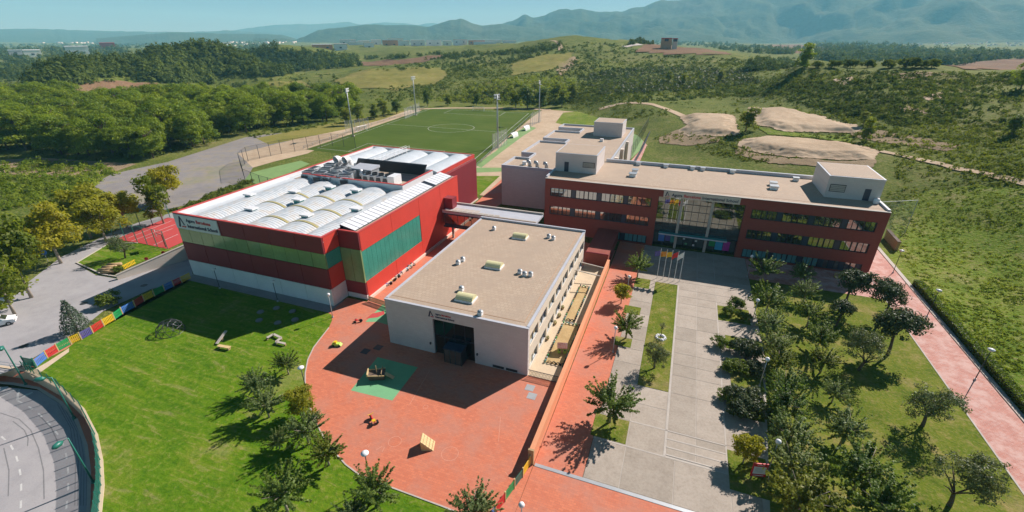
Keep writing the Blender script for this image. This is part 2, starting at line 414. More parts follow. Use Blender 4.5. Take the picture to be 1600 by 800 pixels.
for a in (-2.4, 2.4, 3.1):
    for D in (60, 600, 5000):
        f = _fh*math.cos(a) + _rt*math.sin(a); ctl.append((f[0]*D, f[1]*D, 0))
ctl = np.array(ctl)
def uv(x, y):
    a = np.arctan2(x*_rt[0] + y*_rt[1], x*_fh[0] + y*_fh[1]); D = np.hypot(x, y) + 1e-3
    return a*2.2, np.log(D)
cu, cv = uv(ctl[:, 0], ctl[:, 1])
def phi(r2): return -np.sqrt(r2 + 0.02)
_n = len(ctl)
A = np.zeros((_n+1, _n+1)); A[:_n, :_n] = phi((cu[:, None]-cu[None])**2 + (cv[:, None]-cv[None])**2) - np.eye(_n)*0.004
A[:_n, _n] = 1; A[_n, :_n] = 1
wts = np.linalg.solve(A, np.append(ctl[:, 2], 0))
def vnoise(x, y, seed=0):
    """smooth value noise, vectorised"""
    xi = np.floor(x).astype(np.int64); yi = np.floor(y).astype(np.int64); xf = x-xi; yf = y-yi
    def hsh(a, b):
        n = (a*374761393 + b*668265263 + seed*2147483647) & 0xffffffff
        n = ((n ^ (n >> 13))*1274126177) & 0xffffffff; return ((n ^ (n >> 16)) & 0xffff)/65535.0
    u = xf*xf*(3-2*xf); v = yf*yf*(3-2*yf)
    return (hsh(xi, yi)*(1-u)+hsh(xi+1, yi)*u)*(1-v) + (hsh(xi, yi+1)*(1-u)+hsh(xi+1, yi+1)*u)*v
def fbm(x, y, o=4, seed=0):
    s = 0; a = 0.5
    for i in range(o): s = s + a*(vnoise(x, y, seed+i)-0.5); x = x*2.03+17; y = y*2.03+5; a *= 0.5
    return s
def poly_sd(poly, x, y):
    """signed distance to polygon, negative inside"""
    d2 = np.full(x.shape, 1e18); ins = np.zeros(x.shape, bool); n = len(poly)
    for i in range(n):
        ax, ay = poly[i]; bx, by = poly[(i+1) % n]
        ex, ey = bx-ax, by-ay; t = np.clip(((x-ax)*ex+(y-ay)*ey)/(ex*ex+ey*ey+1e-12), 0, 1)
        d2 = np.minimum(d2, (x-ax-t*ex)**2 + (y-ay-t*ey)**2)
        c = ((ay > y) != (by > y)) & (x < (bx-ax)*(y-ay)/(by-ay+1e-12)+ax); ins ^= c
    d = np.sqrt(d2); return np.where(ins, -d, d)
CAMPUS = [(-300,-120),(46,-120),(43.6,40),(43.6,100),(43,118),(20,121),(-6,124),(-9,175),(-22,215),(-50,262),(-70,285),(-175,290),(-300,200)]
SUNK_PX = [(-160,560),(0,572),(55,585),(95,607),(130,641),(150,680),(158,720),(160,760),(156,800),(140,900),(60,1100),(-400,1100)]
SUNK = GP(SUNK_PX)
def height_exact(x, y):
    u, v = uv(x, y); z = np.full(x.shape, wts[-1])
    for i in range(_n): z = z + wts[i]*phi((u-cu[i])**2 + (v-cv[i])**2)
    D = np.hypot(x, y)
    z = z + fbm(x/45, y/45, 4, 3)*np.clip((D-90)/400, 0, 1)*9 + fbm(x/9, y/9, 3, 9)*np.clip((D-60)/100, 0, 1)*1.2
    z = z + fbm(x/900, y/900, 4, 5)*np.clip((D-1500)/3000, 0, 1)*70
    sd = poly_sd(CAMPUS, x, y); k = np.clip(sd/30, 0, 1); k = k*k*(3-2*k)
    z = -0.06 + (z+0.06)*k
    return np.where(poly_sd(SUNK, x, y) < 1.2, -1.9, z)
AZ = np.concatenate([np.radians(np.arange(-180, -60, 4.0)), np.radians(np.arange(-60, 60.01, 0.3)), np.radians(np.arange(64, 180.1, 4.0))])
LD = np.linspace(math.log(4.0), math.log(14500.0), 340)
aa, ll = np.meshgrid(AZ, LD, indexing='ij'); DD = np.exp(ll)
gx = DD*(np.cos(aa)*_fh[0] + np.sin(aa)*_rt[0]); gy = DD*(np.cos(aa)*_fh[1] + np.sin(aa)*_rt[1])
gz = height_exact(gx, gy)
na, nl = gx.shape
idx = np.arange(na*nl).reshape(na, nl)
faces = np.stack([idx[:-1, :-1], idx[:-1, 1:], idx[1:, 1:], idx[1:, :-1]], -1).reshape(-1, 4)
# close the small disc under the camera
tv = np.concatenate([np.stack([gx, gy, gz], -1).reshape(-1, 3), [[0, 0, -0.06]]])
def hgt(x, y):
    """terrain height read from the grid"""
    x = np.asarray(x, float); y = np.asarray(y, float)
    a = np.arctan2(x*_rt[0]+y*_rt[1], x*_fh[0]+y*_fh[1]); l = np.log(np.clip(np.hypot(x, y), 4.01, 14400))
    i = np.clip(np.searchsorted(AZ, a)-1, 0, na-2); fa = np.clip((a-AZ[i])/(AZ[i+1]-AZ[i]), 0, 1)
    t = (l-LD[0])/(LD[1]-LD[0]); j = np.clip(t.astype(int), 0, nl-2); fl = t-j
    return (gz[i, j]*(1-fl)+gz[i, j+1]*fl)*(1-fa) + (gz[i+1, j]*(1-fl)+gz[i+1, j+1]*fl)*fa
_ts = np.exp(np.linspace(math.log(20), math.log(9000), 700))
def Tv(xs, ys):
    """photo pixels -> points on the terrain (vectorised)"""
    xs = np.asarray(xs, float); ys = np.asarray(ys, float)
    d = _fw[None] + ((xs-800)/F_PX)[:, None]*_rt[None] - ((ys-400)/F_PX)[:, None]*_up[None]
    h = np.hypot(d[:, 0], d[:, 1]); d = d/h[:, None]
    px = d[:, 0:1]*_ts; py = d[:, 1:2]*_ts; pz = CAM_H + d[:, 2:3]*_ts
    below = pz <= hgt(px, py); k = np.argmax(below, 1); k = np.where(below.any(1), np.maximum(k, 1), len(_ts)-1)
    r = np.arange(len(xs)); z0 = pz[r, k-1]-hgt(px[r, k-1], py[r, k-1]); z1 = pz[r, k]-hgt(px[r, k], py[r, k])
    f = np.clip(z0/(z0-z1+1e-9), 0, 1); t = _ts[k-1]*(1-f)+_ts[k]*f
    X = d[:, 0]*t; Y = d[:, 1]*t
    return np.stack([X, Y, hgt(X, Y)], 1)
def T(x, y): return tuple(float(v) for v in Tv([x], [y])[0])

mt, nt, b = new_mat('hill_ground'); p = wpos(nt)
n1 = noise(nt, p, 0.012, 6, 0.65); n2 = noise(nt, p, 0.09, 6, 0.7); n3 = noise(nt, p, 1.3, 4, 0.75)
st = [(0.38, (0.040, 0.066, 0.012)), (0.46, (0.085, 0.126, 0.018)), (0.53, (0.155, 0.185, 0.033)), (0.60, (0.225, 0.205, 0.075)), (0.68, (0.36, 0.28, 0.165))]
c = mixc(nt, 0.55, ramp(nt, n1, st), ramp(nt, n2, st)); c = mixc(nt, 0.5, c, ramp(nt, n3, st))
nt.links.new(c, b.inputs['Base Color']); b.inputs['Roughness'].default_value = 1.0; b.inputs['Specular IOR Level'].default_value = 0.1
bump(nt, b, mixc(nt, 0.5, n2, n3), 0.9, 0.7)
ground = link('ground', fast_mesh('ground', tv, faces, mt, True)); tag(ground, 'rolling hill ground with patchy grass and scrub', 'terrain', kind='structure')

def drape(name, poly, mat, off=0.12, n=130, rag=1.3, world=False, kind='structure', smooth=True, mound=0.0, mw=6.0):
    """a sheet of another ground lying on the terrain; poly in photo pixels (or world xy)"""
    P = np.array(poly, float)
    W = P if world else Tv(P[:, 0], P[:, 1])[:, :2]
    x0, y0 = W.min(0); x1, y1 = W.max(0); st = max(x1-x0, y1-y0)/n
    xs = np.arange(x0-st, x1+2*st, st); ys = np.arange(y0-st, y1+2*st, st)
    X, Y = np.meshgrid(xs, ys, indexing='ij')
    sd = poly_sd([tuple(q) for q in W], X, Y) + fbm(X/(st*5), Y/(st*5), 3, 21)*st*5*rag
    I = np.arange(X.size).reshape(X.shape)
    F = np.stack([I[:-1, :-1], I[1:, :-1], I[1:, 1:], I[:-1, 1:]], -1)
    cc = (sd[:-1, :-1]+sd[1:, :-1]+sd[1:, 1:]+sd[:-1, 1:])/4; F = F[cc < 0]
    used = np.unique(F); mp = np.full(X.size, -1); mp[used] = np.arange(len(used))
    up_ = np.clip(-sd.ravel()[used]/mw, 0, 1); up_ = up_*up_*(3-2*up_)*mound*(0.9+0.2*vnoise(X.ravel()[used]/14, Y.ravel()[used]/14, 8))
    V = np.stack([X.ravel()[used], Y.ravel()[used], hgt(X.ravel()[used], Y.ravel()[used])+off+up_], 1)
    o = link(name, fast_mesh(name, V, mp[F], mat, smooth)); o['kind'] = kind
    return o
def ribbon(name, pts, w, mat, off=0.15, world=False, flat=None):
    """a track of width w along photo pixels"""
    W = np.array(pts, float)[:, :2] if world else (np.array([G(x, y, flat)[:2] for x, y in pts]) if flat is not None else Tv([q[0] for q in pts], [q[1] for q in pts])[:, :2])
    d = np.r_[0, np.cumsum(np.hypot(*np.diff(W, axis=0).T))]; s = np.arange(0, d[-1], max(w/2, d[-1]/400))
    X = np.interp(s, d, W[:, 0]); Y = np.interp(s, d, W[:, 1]); k = 3
    X = np.convolve(np.pad(X, k, 'edge'), np.ones(2*k+1)/(2*k+1), 'valid'); Y = np.convolve(np.pad(Y, k, 'edge'), np.ones(2*k+1)/(2*k+1), 'valid')
    tx = np.gradient(X); ty = np.gradient(Y); l = np.hypot(tx, ty)+1e-9; nx, ny = -ty/l, tx/l
    wv = w*(0.85+0.3*vnoise(s/(w*3), s*0, 2))/2
    rows = []
    for f in (-1, -0.33, 0.33, 1):
        x = X+nx*wv*f; y = Y+ny*wv*f; z = (hgt(x, y)+off) if flat is None else np.full(x.shape, flat+off); rows.append(np.stack([x, y, z], 1))
    V = np.concatenate(rows); n = len(X); F = []
    for r in range(3):
        i = np.arange(n-1); F.append(np.stack([r*n+i, r*n+i+1, (r+1)*n+i+1, (r+1)*n+i], 1))
    o = link(name, fast_mesh(name, V, np.concatenate(F), mat, True)); o['kind'] = 'structure'; return o

M['vine_soil'] = groundmat('vineyard_soil', [(0.3, (0.14, 0.085, 0.05)), (0.55, (0.21, 0.125, 0.075)), (0.75, (0.26, 0.18, 0.10))], 0.02, 0.12, 0.8, 0.4, 0.4)
M['dry_grass'] = groundmat('dry_grass', [(0.3, (0.13, 0.15, 0.03)), (0.5, (0.22, 0.21, 0.05)), (0.7, (0.30, 0.25, 0.09))], 0.02, 0.15, 1.5, 0.45, 0.4)
M['green_grass'] = groundmat('green_grass', [(0.3, (0.07, 0.13, 0.014)), (0.48, (0.14, 0.215, 0.020)), (0.62, (0.21, 0.255, 0.036)), (0.76, (0.36, 0.30, 0.15))], 0.05, 0.25, 2.0, 0.5, 0.35, 0.95, 0.9, None, 0.4)
M['bank'] = groundmat('bare_bank', [(0.3, (0.20, 0.15, 0.09)), (0.5, (0.31, 0.235, 0.145)), (0.75, (0.40, 0.31, 0.20))], 0.05, 0.3, 2.5, 0.5, 0.4, 0.95, 0.8, None, 0.4)
# fields, banks and tracks on the hills
drape('vineyard', [(560,97),(600,94),(640,92),(690,86),(700,88),(665,97),(600,103),(565,103)], M['vine_soil'], 0.5)
drape('vineyard', [(988,70),(1030,70),(1080,75),(1130,82),(1172,90),(1160,95),(1100,90),(1040,86),(1000,84),(993,78)], M['vine_soil'], 0.6)
drape('vineyard', [(1210,70),(1240,68),(1300,72),(1295,80),(1250,82),(1215,80)], M['vine_soil'], 0.6)
drape('vineyard', [(95,135),(130,130),(200,128),(250,130),(215,142),(170,146),(110,145)], M['vine_soil'], 0.3)
drape('vineyard', [(1465,107),(1500,98),(1560,93),(1640,90),(1640,112),(1560,109)], M['vine_soil'], 0.35)
drape('dry_meadow', [(520,128),(560,112),(620,106),(690,107),(700,118),(680,132),(620,142),(560,138)], M['dry_grass'], 0.3)
drape('dry_meadow', [(800,100),(850,86),(895,83),(890,98),(850,112),(800,118)], M['dry_grass'], 0.4)
drape('dry_meadow', [(320,140),(400,132),(470,126),(490,136),(420,146)], M['dry_grass'], 0.3)
drape('cut_bank', [(868,108),(878,98),(898,88),(902,94),(886,112),(874,118)], M['bank'], 0.4, rag=1.2)
drape('dirt_terrace', [(1062,182),(1090,179),(1146,180),(1153,200),(1158,210),(1120,214),(1075,214),(1058,205),(1072,196)], M['dirt'], 0.25, mound=1.5)
drape('dirt_bank', [(1030,215),(1058,203),(1075,214),(1120,215),(1130,222),(1080,228),(1030,224)], M['bank'], 0.15)  # brown slope strip, toned darker than the sunlit terrace top
drape('dirt_terrace', [(1170,168),(1210,172),(1290,184),(1345,198),(1340,208),(1290,207),(1225,206),(1180,196),(1172,180)], M['dirt'], 0.25, mound=1.5)
drape('dirt_terrace', [(1160,218),(1200,213),(1260,217),(1320,224),(1372,236),(1365,250),(1300,250),(1230,246),(1170,236),(1152,228)], M['dirt'], 0.22, mound=1.5)
drape('dirt_bank', [(1185,200),(1220,206),(1330,210),(1330,222),(1270,215),(1200,211)], M['green_grass'], 0.2)
drape('bare_patch', [(1325,205),(1380,205),(1450,218),(1500,228),(1480,236),(1420,228),(1370,222),(1335,215)], M['bank'], 0.18, rag=2)
drape('bare_patch', [(1300,125),(1330,120),(1338,128),(1318,134)], M['dirt'], 0.18, rag=2)
drape('bare_patch', [(1390,118),(1440,112),(1480,116),(1420,124)], M['bank'], 0.2, rag=3)
drape('bare_patch', [(1440,152),(1475,144),(1470,156),(1450,158)], M['dirt'], 0.2, rag=3)
drape('bare_patch', [(1400,165),(1440,168),(1450,178),(1410,176)], M['bank'], 0.2, rag=3)
drape('dirt_bank', [(1150,229),(1170,238),(1230,248),(1300,252),(1368,251),(1362,263),(1280,262),(1200,255),(1150,242)], M['bank'], 0.2, rag=1.5)  # darker strip paints the shaded bank below the terrace, no step modelled
drape('rough_meadow', [(1392,330),(1440,300),(1520,290),(1640,300),(1680,420),(1680,800),(1600,760),(1520,600),(1460,500),(1415,430)], M['green_grass'], 0.06, 150, 1.0)
ribbon('dirt_track', [(1372,236),(1420,246),(1480,260),(1540,272),(1600,287),(1660,300)], 2.2, M['dirt'], 0.25)
ribbon('dirt_track', [(930,172),(960,164),(1000,161),(1030,166),(1055,176),(1075,184)], 4.5, M['dirt'], 0.2)
ribbon('dirt_track', [(860,64),(872,66),(876,74),(876,80)], 6, M['dirt'], 0.5)
ribbon('dirt_track', [(973,74),(990,71),(1005,70)], 7, M['concrete_light'], 0.6)
ribbon('dirt_track', [(645,171),(700,169),(780,169),(870,172)], 4.0, M['dirt'], 0.12)
# ------------------------------------------------------------------ mountains and far country
def mountain(name, ridge, D, foot, depth, mat, amp, seed, label, nu=520, nv=40):
    X = np.array([r[0] for r in ridge], float); Yp = np.array([r[1] for r in ridge], float)
    xs = np.linspace(X[0], X[-1], nu); ys = np.interp(xs, X, Yp)
    ys = np.convolve(np.pad(ys, 3, 'edge'), np.ones(7)/7, 'valid') + fbm(xs/9, xs*0+seed, 4, seed)*1.8
    d = _fw[None] + ((xs-800)/F_PX)[:, None]*_rt[None] - ((ys-400)/F_PX)[:, None]*_up[None]
    h = np.hypot(d[:, 0], d[:, 1]); dx, dy, sl = d[:, 0]/h, d[:, 1]/h, d[:, 2]/h
    top = CAM_H + D*sl
    V = []
    vs = np.linspace(0, 1.35, nv)
    for v in vs:
        f = v if v <= 1 else 2.0-v*1.0
        prof = (np.sin((np.clip(v, 0, 1)-0.5)*math.pi)+1)/2 if v <= 1 else max(0.0, 1-(v-1)*1.6)
        prof = 0.6*prof + 0.4*min(v, 1.0) if v <= 1 else prof
        R = D + (v-1)*depth
        z = foot + (top-foot)*prof
        if v < 0.98:
            wx, wy = dx*R, dy*R; sc_ = D/9.0; k = math.sin(math.pi*min(1, v/0.98))**0.7*np.clip((top-foot)/250, 0.15, 2.2)
            z = z + (fbm(wx/sc_, wy/sc_, 5, seed+3)*amp - (0.5-np.abs(fbm(wx/sc_*1.7, wy/sc_*1.7, 4, seed+8))*2)*amp*0.35)*k
        V.append(np.stack([dx*R, dy*R, z], 1))
    V = np.concatenate(V); i = np.arange(nu-1); F = []
    for r in range(nv-1): F.append(np.stack([r*nu+i, r*nu+i+1, (r+1)*nu+i+1, (r+1)*nu+i], 1))
    o = link(name, fast_mesh(name, V, np.concatenate(F), mat, True)); return tag(o, label, 'mountain', kind='structure')
M['mountain'] = groundmat('wooded_mountain', [(0.3, (0.030, 0.050, 0.022)), (0.5, (0.055, 0.080, 0.030)), (0.7, (0.085, 0.105, 0.045)), (0.85, (0.16, 0.14, 0.09))], 0.0008, 0.006, 0.03, 0.5, 0.4, 1.0, 0.8, None, 12.0)
mountain('mountain', [(395,60),(440,60),(462,62),(480,55),(500,46),(540,42),(575,38),(600,39),(650,39),(670,42),(690,35),(705,31),(722,29),(735,35),(752,40),(780,37),(840,44),(900,52),(960,60)], 5200, -10, 1300, M['mountain'], 190, 2, 'nearer wooded ridge with a rounded peak behind the industrial estate')
mountain('mountain', [(700,58),(760,45),(800,33),(812,28),(819,23),(826,23),(830,28),(850,28),(872,19),(900,17),(917,17),(935,19),(955,18),(975,18),(985,13),(1005,11),(1015,6),(1032,0),(1060,2),(1075,0),(1100,-6),(1150,-11),(1250,-15),(1350,-16),(1450,-13),(1550,-7),(1650,-3),(1900,0)], 6800, -10, 2600, M['mountain'], 210, 5, 'great blue hazy mountain filling the right skyline', 760, 60)
mountain('mountain', [(330,52),(400,42),(440,38),(500,37),(545,34),(560,38),(600,35),(630,36),(655,39),(665,36),(680,36),(700,40),(780,46)], 12500, -30, 2500, M['mountain'], 120, 9, 'palest far range on the middle skyline')
mountain('mountain', [(-350,46),(-100,44),(0,45),(60,45),(120,47),(200,49),(300,50),(360,47),(420,52),(470,60)], 9800, -30, 2800, M['mountain'], 60, 12, 'low hazy hills on the left skyline')
mountain('mountain', [(150,60),(220,54),(270,50),(330,52),(400,53),(440,54),(470,62)], 6200, -10, 1000, M['mountain'], 50, 15, 'low wooded rise left of the nearer ridge')

# ------------------------------------------------------------------ haze: real air round the whole scene
mh = bpy.data.materials.new('haze_air'); mh.use_nodes = True; nt = mh.node_tree
nt.nodes.remove(nt.nodes['Principled BSDF'])
pv = nt.nodes.new('ShaderNodeVolumePrincipled'); pv.inputs["Color"].default_value = (0.27, 0.75, 1.0, 1); pv.inputs['Absorption Color'].default_value = (0.55, 0.6, 0.6, 1); pv.inputs['Density'].default_value = HAZE
pv.inputs['Anisotropy'].default_value = 0.0
nt.links.new(pv.outputs[0], nt.nodes['Material Output'].inputs['Volume'])
haze = MB().box(-17000, 17000, -17000, 17000, -120, 780).build('haze', mh); haze['kind'] = 'stuff'

# ------------------------------------------------------------------ campus grounds
def sheet(name, poly, mat, z):
    return struct(name, MB().sheet(poly, z), mat)
CURVE = GP([(518,492),(519,500),(514,512),(503,526),(490,543),(481,562),(477,583),(477,603),(482,628),(491,655),(505,682),(522,706),(540,726),(560,741),(590,754),(620,765),(655,778),(690,791),(720,803),(790,840)])
lawn_l = CURVE + [(-9, 12), (-30, 0), (-46, 2)] + [p for p in GP([(156,800),(160,760),(158,720),(150,680),(130,641),(95,607),(55,583),(40,578)])] + GP([(70,560),(105,540),(140,522),(170,505),(215,480),(260,457),(303,436)]) + [(-82, 48.0), (-49, 48.0)]
sheet('lawn', lawn_l, M['lawn'], 0.004)
play = CURVE[:-1] + [(-9.4, 18.0), (-9.6, 88.0), (-26, 93.0), (-45.5, 93.0), (-45.6, 53.0), (-49.5, 53.0), (-49.5, 48.1)]
sheet('playground', play, M['salmon'], 0.012)
sheet('pavement', [(-82, 48.05), (-49.3, 48.05), (-49.3, 52), (-82, 52)], M['asphalt'], 0.02)
MBk = MB(); pts = CURVE[2:-1]; MBk.wall(pts, 0.14, 0.0, 0.06); struct('kerb', MBk, M['concrete_light'], True)
# forecourt east of the orange wall
sheet('forecourt', [(-9.4, 31.95), (-4.35, 31.95), (-4.1, 93.1), (-9.4, 93.1)], M['salmon'], 0.012)
sheet('forecourt', [(-9.4, 10.0), (44, 10.0), (44, 20.0), (14, 20.0), (12, 31.8), (-9.4, 31.8)], M['salmon'], 0.014)
# tree lawn, right path and its kerbs
sheet('lawn', [(15.3, 84), (15.2, 60), (12.8, 34.6), (12.0, 20), (36.2, 20), (36.2, 84)], M['lawn_tree'], 0.008)
sheet('pavement', [(15.3, 84.01), (36.2, 84.01), (36.2, 93.1), (15.3, 93.1)], M['pink_path'], 0.01)
sheet('footpath', [(36.3, 12), (41.9, 12), (41.9, 108), (36.3, 118)], M['pink_path'], 0.016)
struct('kerb', MB().box(36.16, 36.34, 12, 92.8, 0, 0.05), M['concrete_light'], True)
struct('kerb', MB().box(41.7, 42.35, 12, 112, -0.05, 0.12), M['concrete_light'], True)
sheet('lawn', [(42.25, 12), (50, 12), (50, 112), (42.25, 112)], M['green_grass'], 0.0)

# plaza of cast concrete slabs: each slab is a piece
m, nt, b = new_mat('slab_concrete'); p = wpos(nt); oi = nt.nodes.new('ShaderNodeObjectInfo')
cs = [(0.28, (0.27, 0.225, 0.175)), (0.5, (0.41, 0.355, 0.285)), (0.74, (0.50, 0.44, 0.36))]
c = mixc(nt, 0.5, ramp(nt, noise(nt, p, 0.45, 6, 0.7), cs), ramp(nt, noise(nt, p, 3.5, 5, 0.7), cs))
c = mixc(nt, 1.0, c, ramp(nt, oi.outputs['Random'], [(0, (0.80, 0.80, 0.79)), (1, (1, 1, 1))]), 'MULTIPLY')
nt.links.new(c, b.inputs['Base Color']); b.inputs['Roughness'].default_value = 0.85
M['slab'] = m
plaza = sheet('plaza', [(-4.3, 31.95), (12.2, 31.95), (12.9, 34.6), (15.25, 60), (15.25, 93.15), (-4.1, 93.15)], M['joint'], 0.010)
def slab(x0, x1, y0, y1, z=0.03):
    g = 0.035
    piece('slab', M['slab'], plaza, x0+g, x1-g, y0+g, y1-g, 0.0, z)
slabs = []
for a, c_, xs in ((32.25, 37.7, (-4.3, -0.75, 4.3, 9.6, 12.4)), ):
    for i in range(len(xs)-1): slabs.append((xs[i], xs[i+1], a, c_))
rows_main = (41.6, 48.0, 51.6, 54.0, 56.6, 60.0, 63.4, 67.2, 70.8, 73.2, 75.6, 78.4, 81.2, 84.0, 87.0, 90.0, 93.1)
for i in range(len(rows_main)-1):
    y0, y1 = rows_main[i], rows_main[i+1]; xr = 12.9+(min(y0, 60)-34.6)*0.092
    for x0, x1 in ((3.35, 6.35), (6.35, 9.4), (9.4, xr)): slabs.append((x0, x1, y0, y1))
for y0, y1 in ((38.0, 39.1), (39.1, 40.3), (40.3, 41.4)):
    for x0, x1 in ((3.35, 6.35), (6.35, 9.4)): slabs.append((x0, x1, y0, y1))
slabs.append((9.4, 13.0, 37.7, 41.6))
for y0, y1 in ((37.7, 41.5), (41.5, 44.7), (44.7, 47.9)): slabs.append((-0.75, 3.1, y0, y1))
for y0, y1 in ((37.7, 41.5), (41.5, 44.7), (44.7, 48.4), (48.4, 52.0), (52.0, 55.3), (55.3, 57.8), (57.8, 61.5), (61.5, 65.2), (65.2, 69.0), (69.0, 73.0), (73.0, 77.0)): slabs.append((-4.25, -0.75, y0, y1))
for y0, y1 in ((77.0, 80.0), (80.0, 83.2), (83.2, 86.5), (86.5, 90.0), (90.0, 93.1)):
    for x0, x1 in ((-4.1, -0.75), (-0.75, 3.35)): slabs.append((x0, x1, y0, y1))
for s_ in slabs: slab(*s_)
for x0, x1, y0, y1 in ((3.1, 3.34, 37.7, 77), (-0.8, 9.5, 41.42, 41.6), (-4.3, 12.4, 37.62, 37.78), (9.33, 9.47, 37.7, 73)):
    piece('drain_channel', M['concrete_light'], plaza, x0, x1, y0, y1, 0.0, 0.042)
for yy in (38.05, 39.1, 40.3):
    piece('step_edge', M['concrete_light'], plaza, 3.36, 9.38, yy-0.09, yy+0.09, 0.0, 0.05)
piece('drain_channel', M['metal_grey'], plaza, -9.3, 12.2, 31.82, 32.2, 0.0, 0.046)
for nm, x0, x1, y0, y1 in (('grass_strip', -0.72, 3.08, 48.0, 77.0), ('grass_bed', -4.7, -0.85, 37.9, 41.4), ('grass_bed', -4.9, -2.5, 55.5, 57.7), ('grass_bed', 9.5, 13.2, 35.9, 41.0), ('grass_bed', 9.5, 14.2, 67.6, 72.2), ('grass_bed', 10.3, 15.0, 60.2, 63.6), ('grass_bed', 10.5, 14.4, 52.0, 56.0), ('grass_bed', 10.0, 13.8, 46.6, 50.2), ('grass_bed', -4.2, -1.6, 73.8, 77.4), ('grass_bed', -4.8, -2.2, 64.6, 67.0)):
    sheet(nm, [(x0, y0), (x1, y0), (x1, y1), (x0, y1)], M['lawn_tree'], 0.048)

# terrace between the white block and the orange wall
sheet('terrace', [(-14.4, 44.9), (-10.0, 44.9), (-10.0, 90), (-14.4, 90)], M['concrete_tan'], 0.018)
# green safety floor, painted leaf, drain covers
sheet('safety_floor', GP([(548,610),(590,558),(653,574),(613,626)]), M['court_mint'], 0.018)
sheet('painted_leaf', GP([(571,503),(600,474),(604,487),(606,508),(590,503)]), M['court_mint'], 0.018)
sheet('painted_leaf', GP([(572,498),(582,490),(600,486),(601,491),(590,496)]), M['court_red'], 0.022)
for q in ((571,549),(591,543),(828,606),(831,619)):
    x, y, _ = G(*q); tag(MB().box(x-0.55, x+0.55, y-0.55, y+0.55, 0.0, 0.03).build('drain_cover', M['metal_grey'] if q[0] > 700 else M['metal_dark']), {571:'dark square drain cover, left of the two in the white block shadow',591:'dark square drain cover, right of the two in the white block shadow',828:'square drain cover beside the low mesh gate',831:'square drain cover in front of the one by the gate'}[q[0]], 'drain cover', 'drain covers in the playground')

# left side: road, courts, gravel, verge
sheet('road', GP([(-160,640),(20,578),(90,537),(128,513),(160,487),(235,452),(303,436),(296,405),(186,436),(150,430),(118,412),(165,382),(190,372),(240,352),(274,343),(270,332),(215,348),(170,365),(95,402),(45,440),(0,482),(-160,560)]), M['asphalt_light'], 0.002)
sheet('verge', GP([(120,411),(170,381),(215,380),(265,390),(240,402),(184,424),(160,429)]), M['lawn'], 0.03)
MBk = MB().wall(GP([(215,380),(170,381),(120,411),(160,429),(184,433)]), 0.25, 0.0, 0.16); struct('kerb', MBk, M['concrete_light'], True)
sheet('sports_court', GP([(180,374),(262,340),(275,342),(286,378),(262,389),(215,379)]), M['court_red'], 0.012)
sheet('gravel_lot', GP([(143,289),(175,272),(215,263),(262,253),(325,233),(385,214),(430,208),(480,206),(395,262),(383,283),(330,300),(300,318),(240,332),(215,326)]), M['gravel'], 0.004)
sheet('dirt_bank', GP([(-60,256),(0,250),(60,246),(150,252),(214,256),(180,268),(130,276),(60,277),(0,270),(-60,276)]), M['bank'], 0.006)
sheet('dirt_strip', GP([(372,240),(480,213),(560,196),(640,172),(660,172),(590,198),(520,222),(480,240),(430,252),(395,262)]), M['dirt'], 0.008)
sheet('grass_margin', GP([(400,216),(470,202),(540,188),(600,178),(640,171),(600,186),(540,202),(480,214),(420,226)]), M['dry_grass'], 0.010)
sheet('sports_court', GP([(383,280),(391,270),(435,259),(470,251),(484,256),(425,283),(410,292)]), M['court_green'], 0.014)
sheet('pavement', GP([(20,590),(50,562),(95,540),(130,522),(128,527),(104,545),(70,562),(42,580)]), M['salmon'], 0.016)
# behind: turf, dirt yard, side grass
FLD = [(-152.3, 263.0), (-84.2, 265.5), (-65.2, 138.0), (-139.0, 141.0)]
sheet('football_field', FLD, M['turf'], 0.020)
sheet('dirt_yard', [(-64.0, 112), (-42.3, 112), (-44, 180), (-40, 195), (-8, 195), (-14, 225), (-50, 275), (-83, 280), (-79, 240), (-66.5, 145), (-63, 128)], M['dirt'], 0.006)
sheet('grass_patch', GP([(868,192),(880,176),(930,172),(950,180),(930,196),(885,196)]), M['green_grass'], 0.012)
sheet('grass_patch', GP([(735,318),(781,275),(742,275),(744,303)]), M['lawn'], 0.014)
sheet('footpath', GP([(742,318),(784,280),(784,318),(765,330)]), M['salmon'], 0.016)
sheet('painted_strip', GP([(742,258),(752,262),(783,238),(818,212),(838,200),(824,196),(800,210),(775,236)]), M['court_green'], 0.014)
sheet('painted_strip', GP([(742,270),(785,268),(785,262),(742,262)]), M['court_green'], 0.016)
sheet('sports_court', GP([(980,200),(1015,196),(1000,235),(984,250)]), M['court_green'], 0.012)
sheet('footpath', GP([(1015,196),(1022,200),(1000,252),(985,252),(1000,235)]), M['pink_path'], 0.014)
# field markings
def fpt(u, v):
    a = Vector(FLD[3]).lerp(Vector(FLD[2]), u); b_ = Vector(FLD[0]).lerp(Vector(FLD[1]), u); return a.lerp(b_, v)
mk = MB()
def mline(p, q, w=0.18): mk.wall([p, q], w, 0.022, 0.026)
e = (0.04, 0.96, 0.03, 0.97)
mline(fpt(e[0], e[2]), fpt(e[1], e[2])); mline(fpt(e[0], e[3]), fpt(e[1], e[3])); mline(fpt(e[0], e[2]), fpt(e[0], e[3])); mline(fpt(e[1], e[2]), fpt(e[1], e[3]))
mline(fpt(e[0], 0.5), fpt(e[1], 0.5))
for v0, v1 in ((0.03, 0.15), (0.97, 0.85)):
    mline(fpt(0.25, v1), fpt(0.75, v1)); mline(fpt(0.25, v0), fpt(0.25, v1)); mline(fpt(0.75, v0), fpt(0.75, v1))
cc = Vector(G(705, 200)[:2]); ring = [(cc.x+11.2*math.cos(t*math.pi/24), cc.y+11.2*math.sin(t*math.pi/24)) for t in range(49)]
mk.wall(ring, 0.18, 0.022, 0.026)
struct('field_marking', mk, M['line_white'])
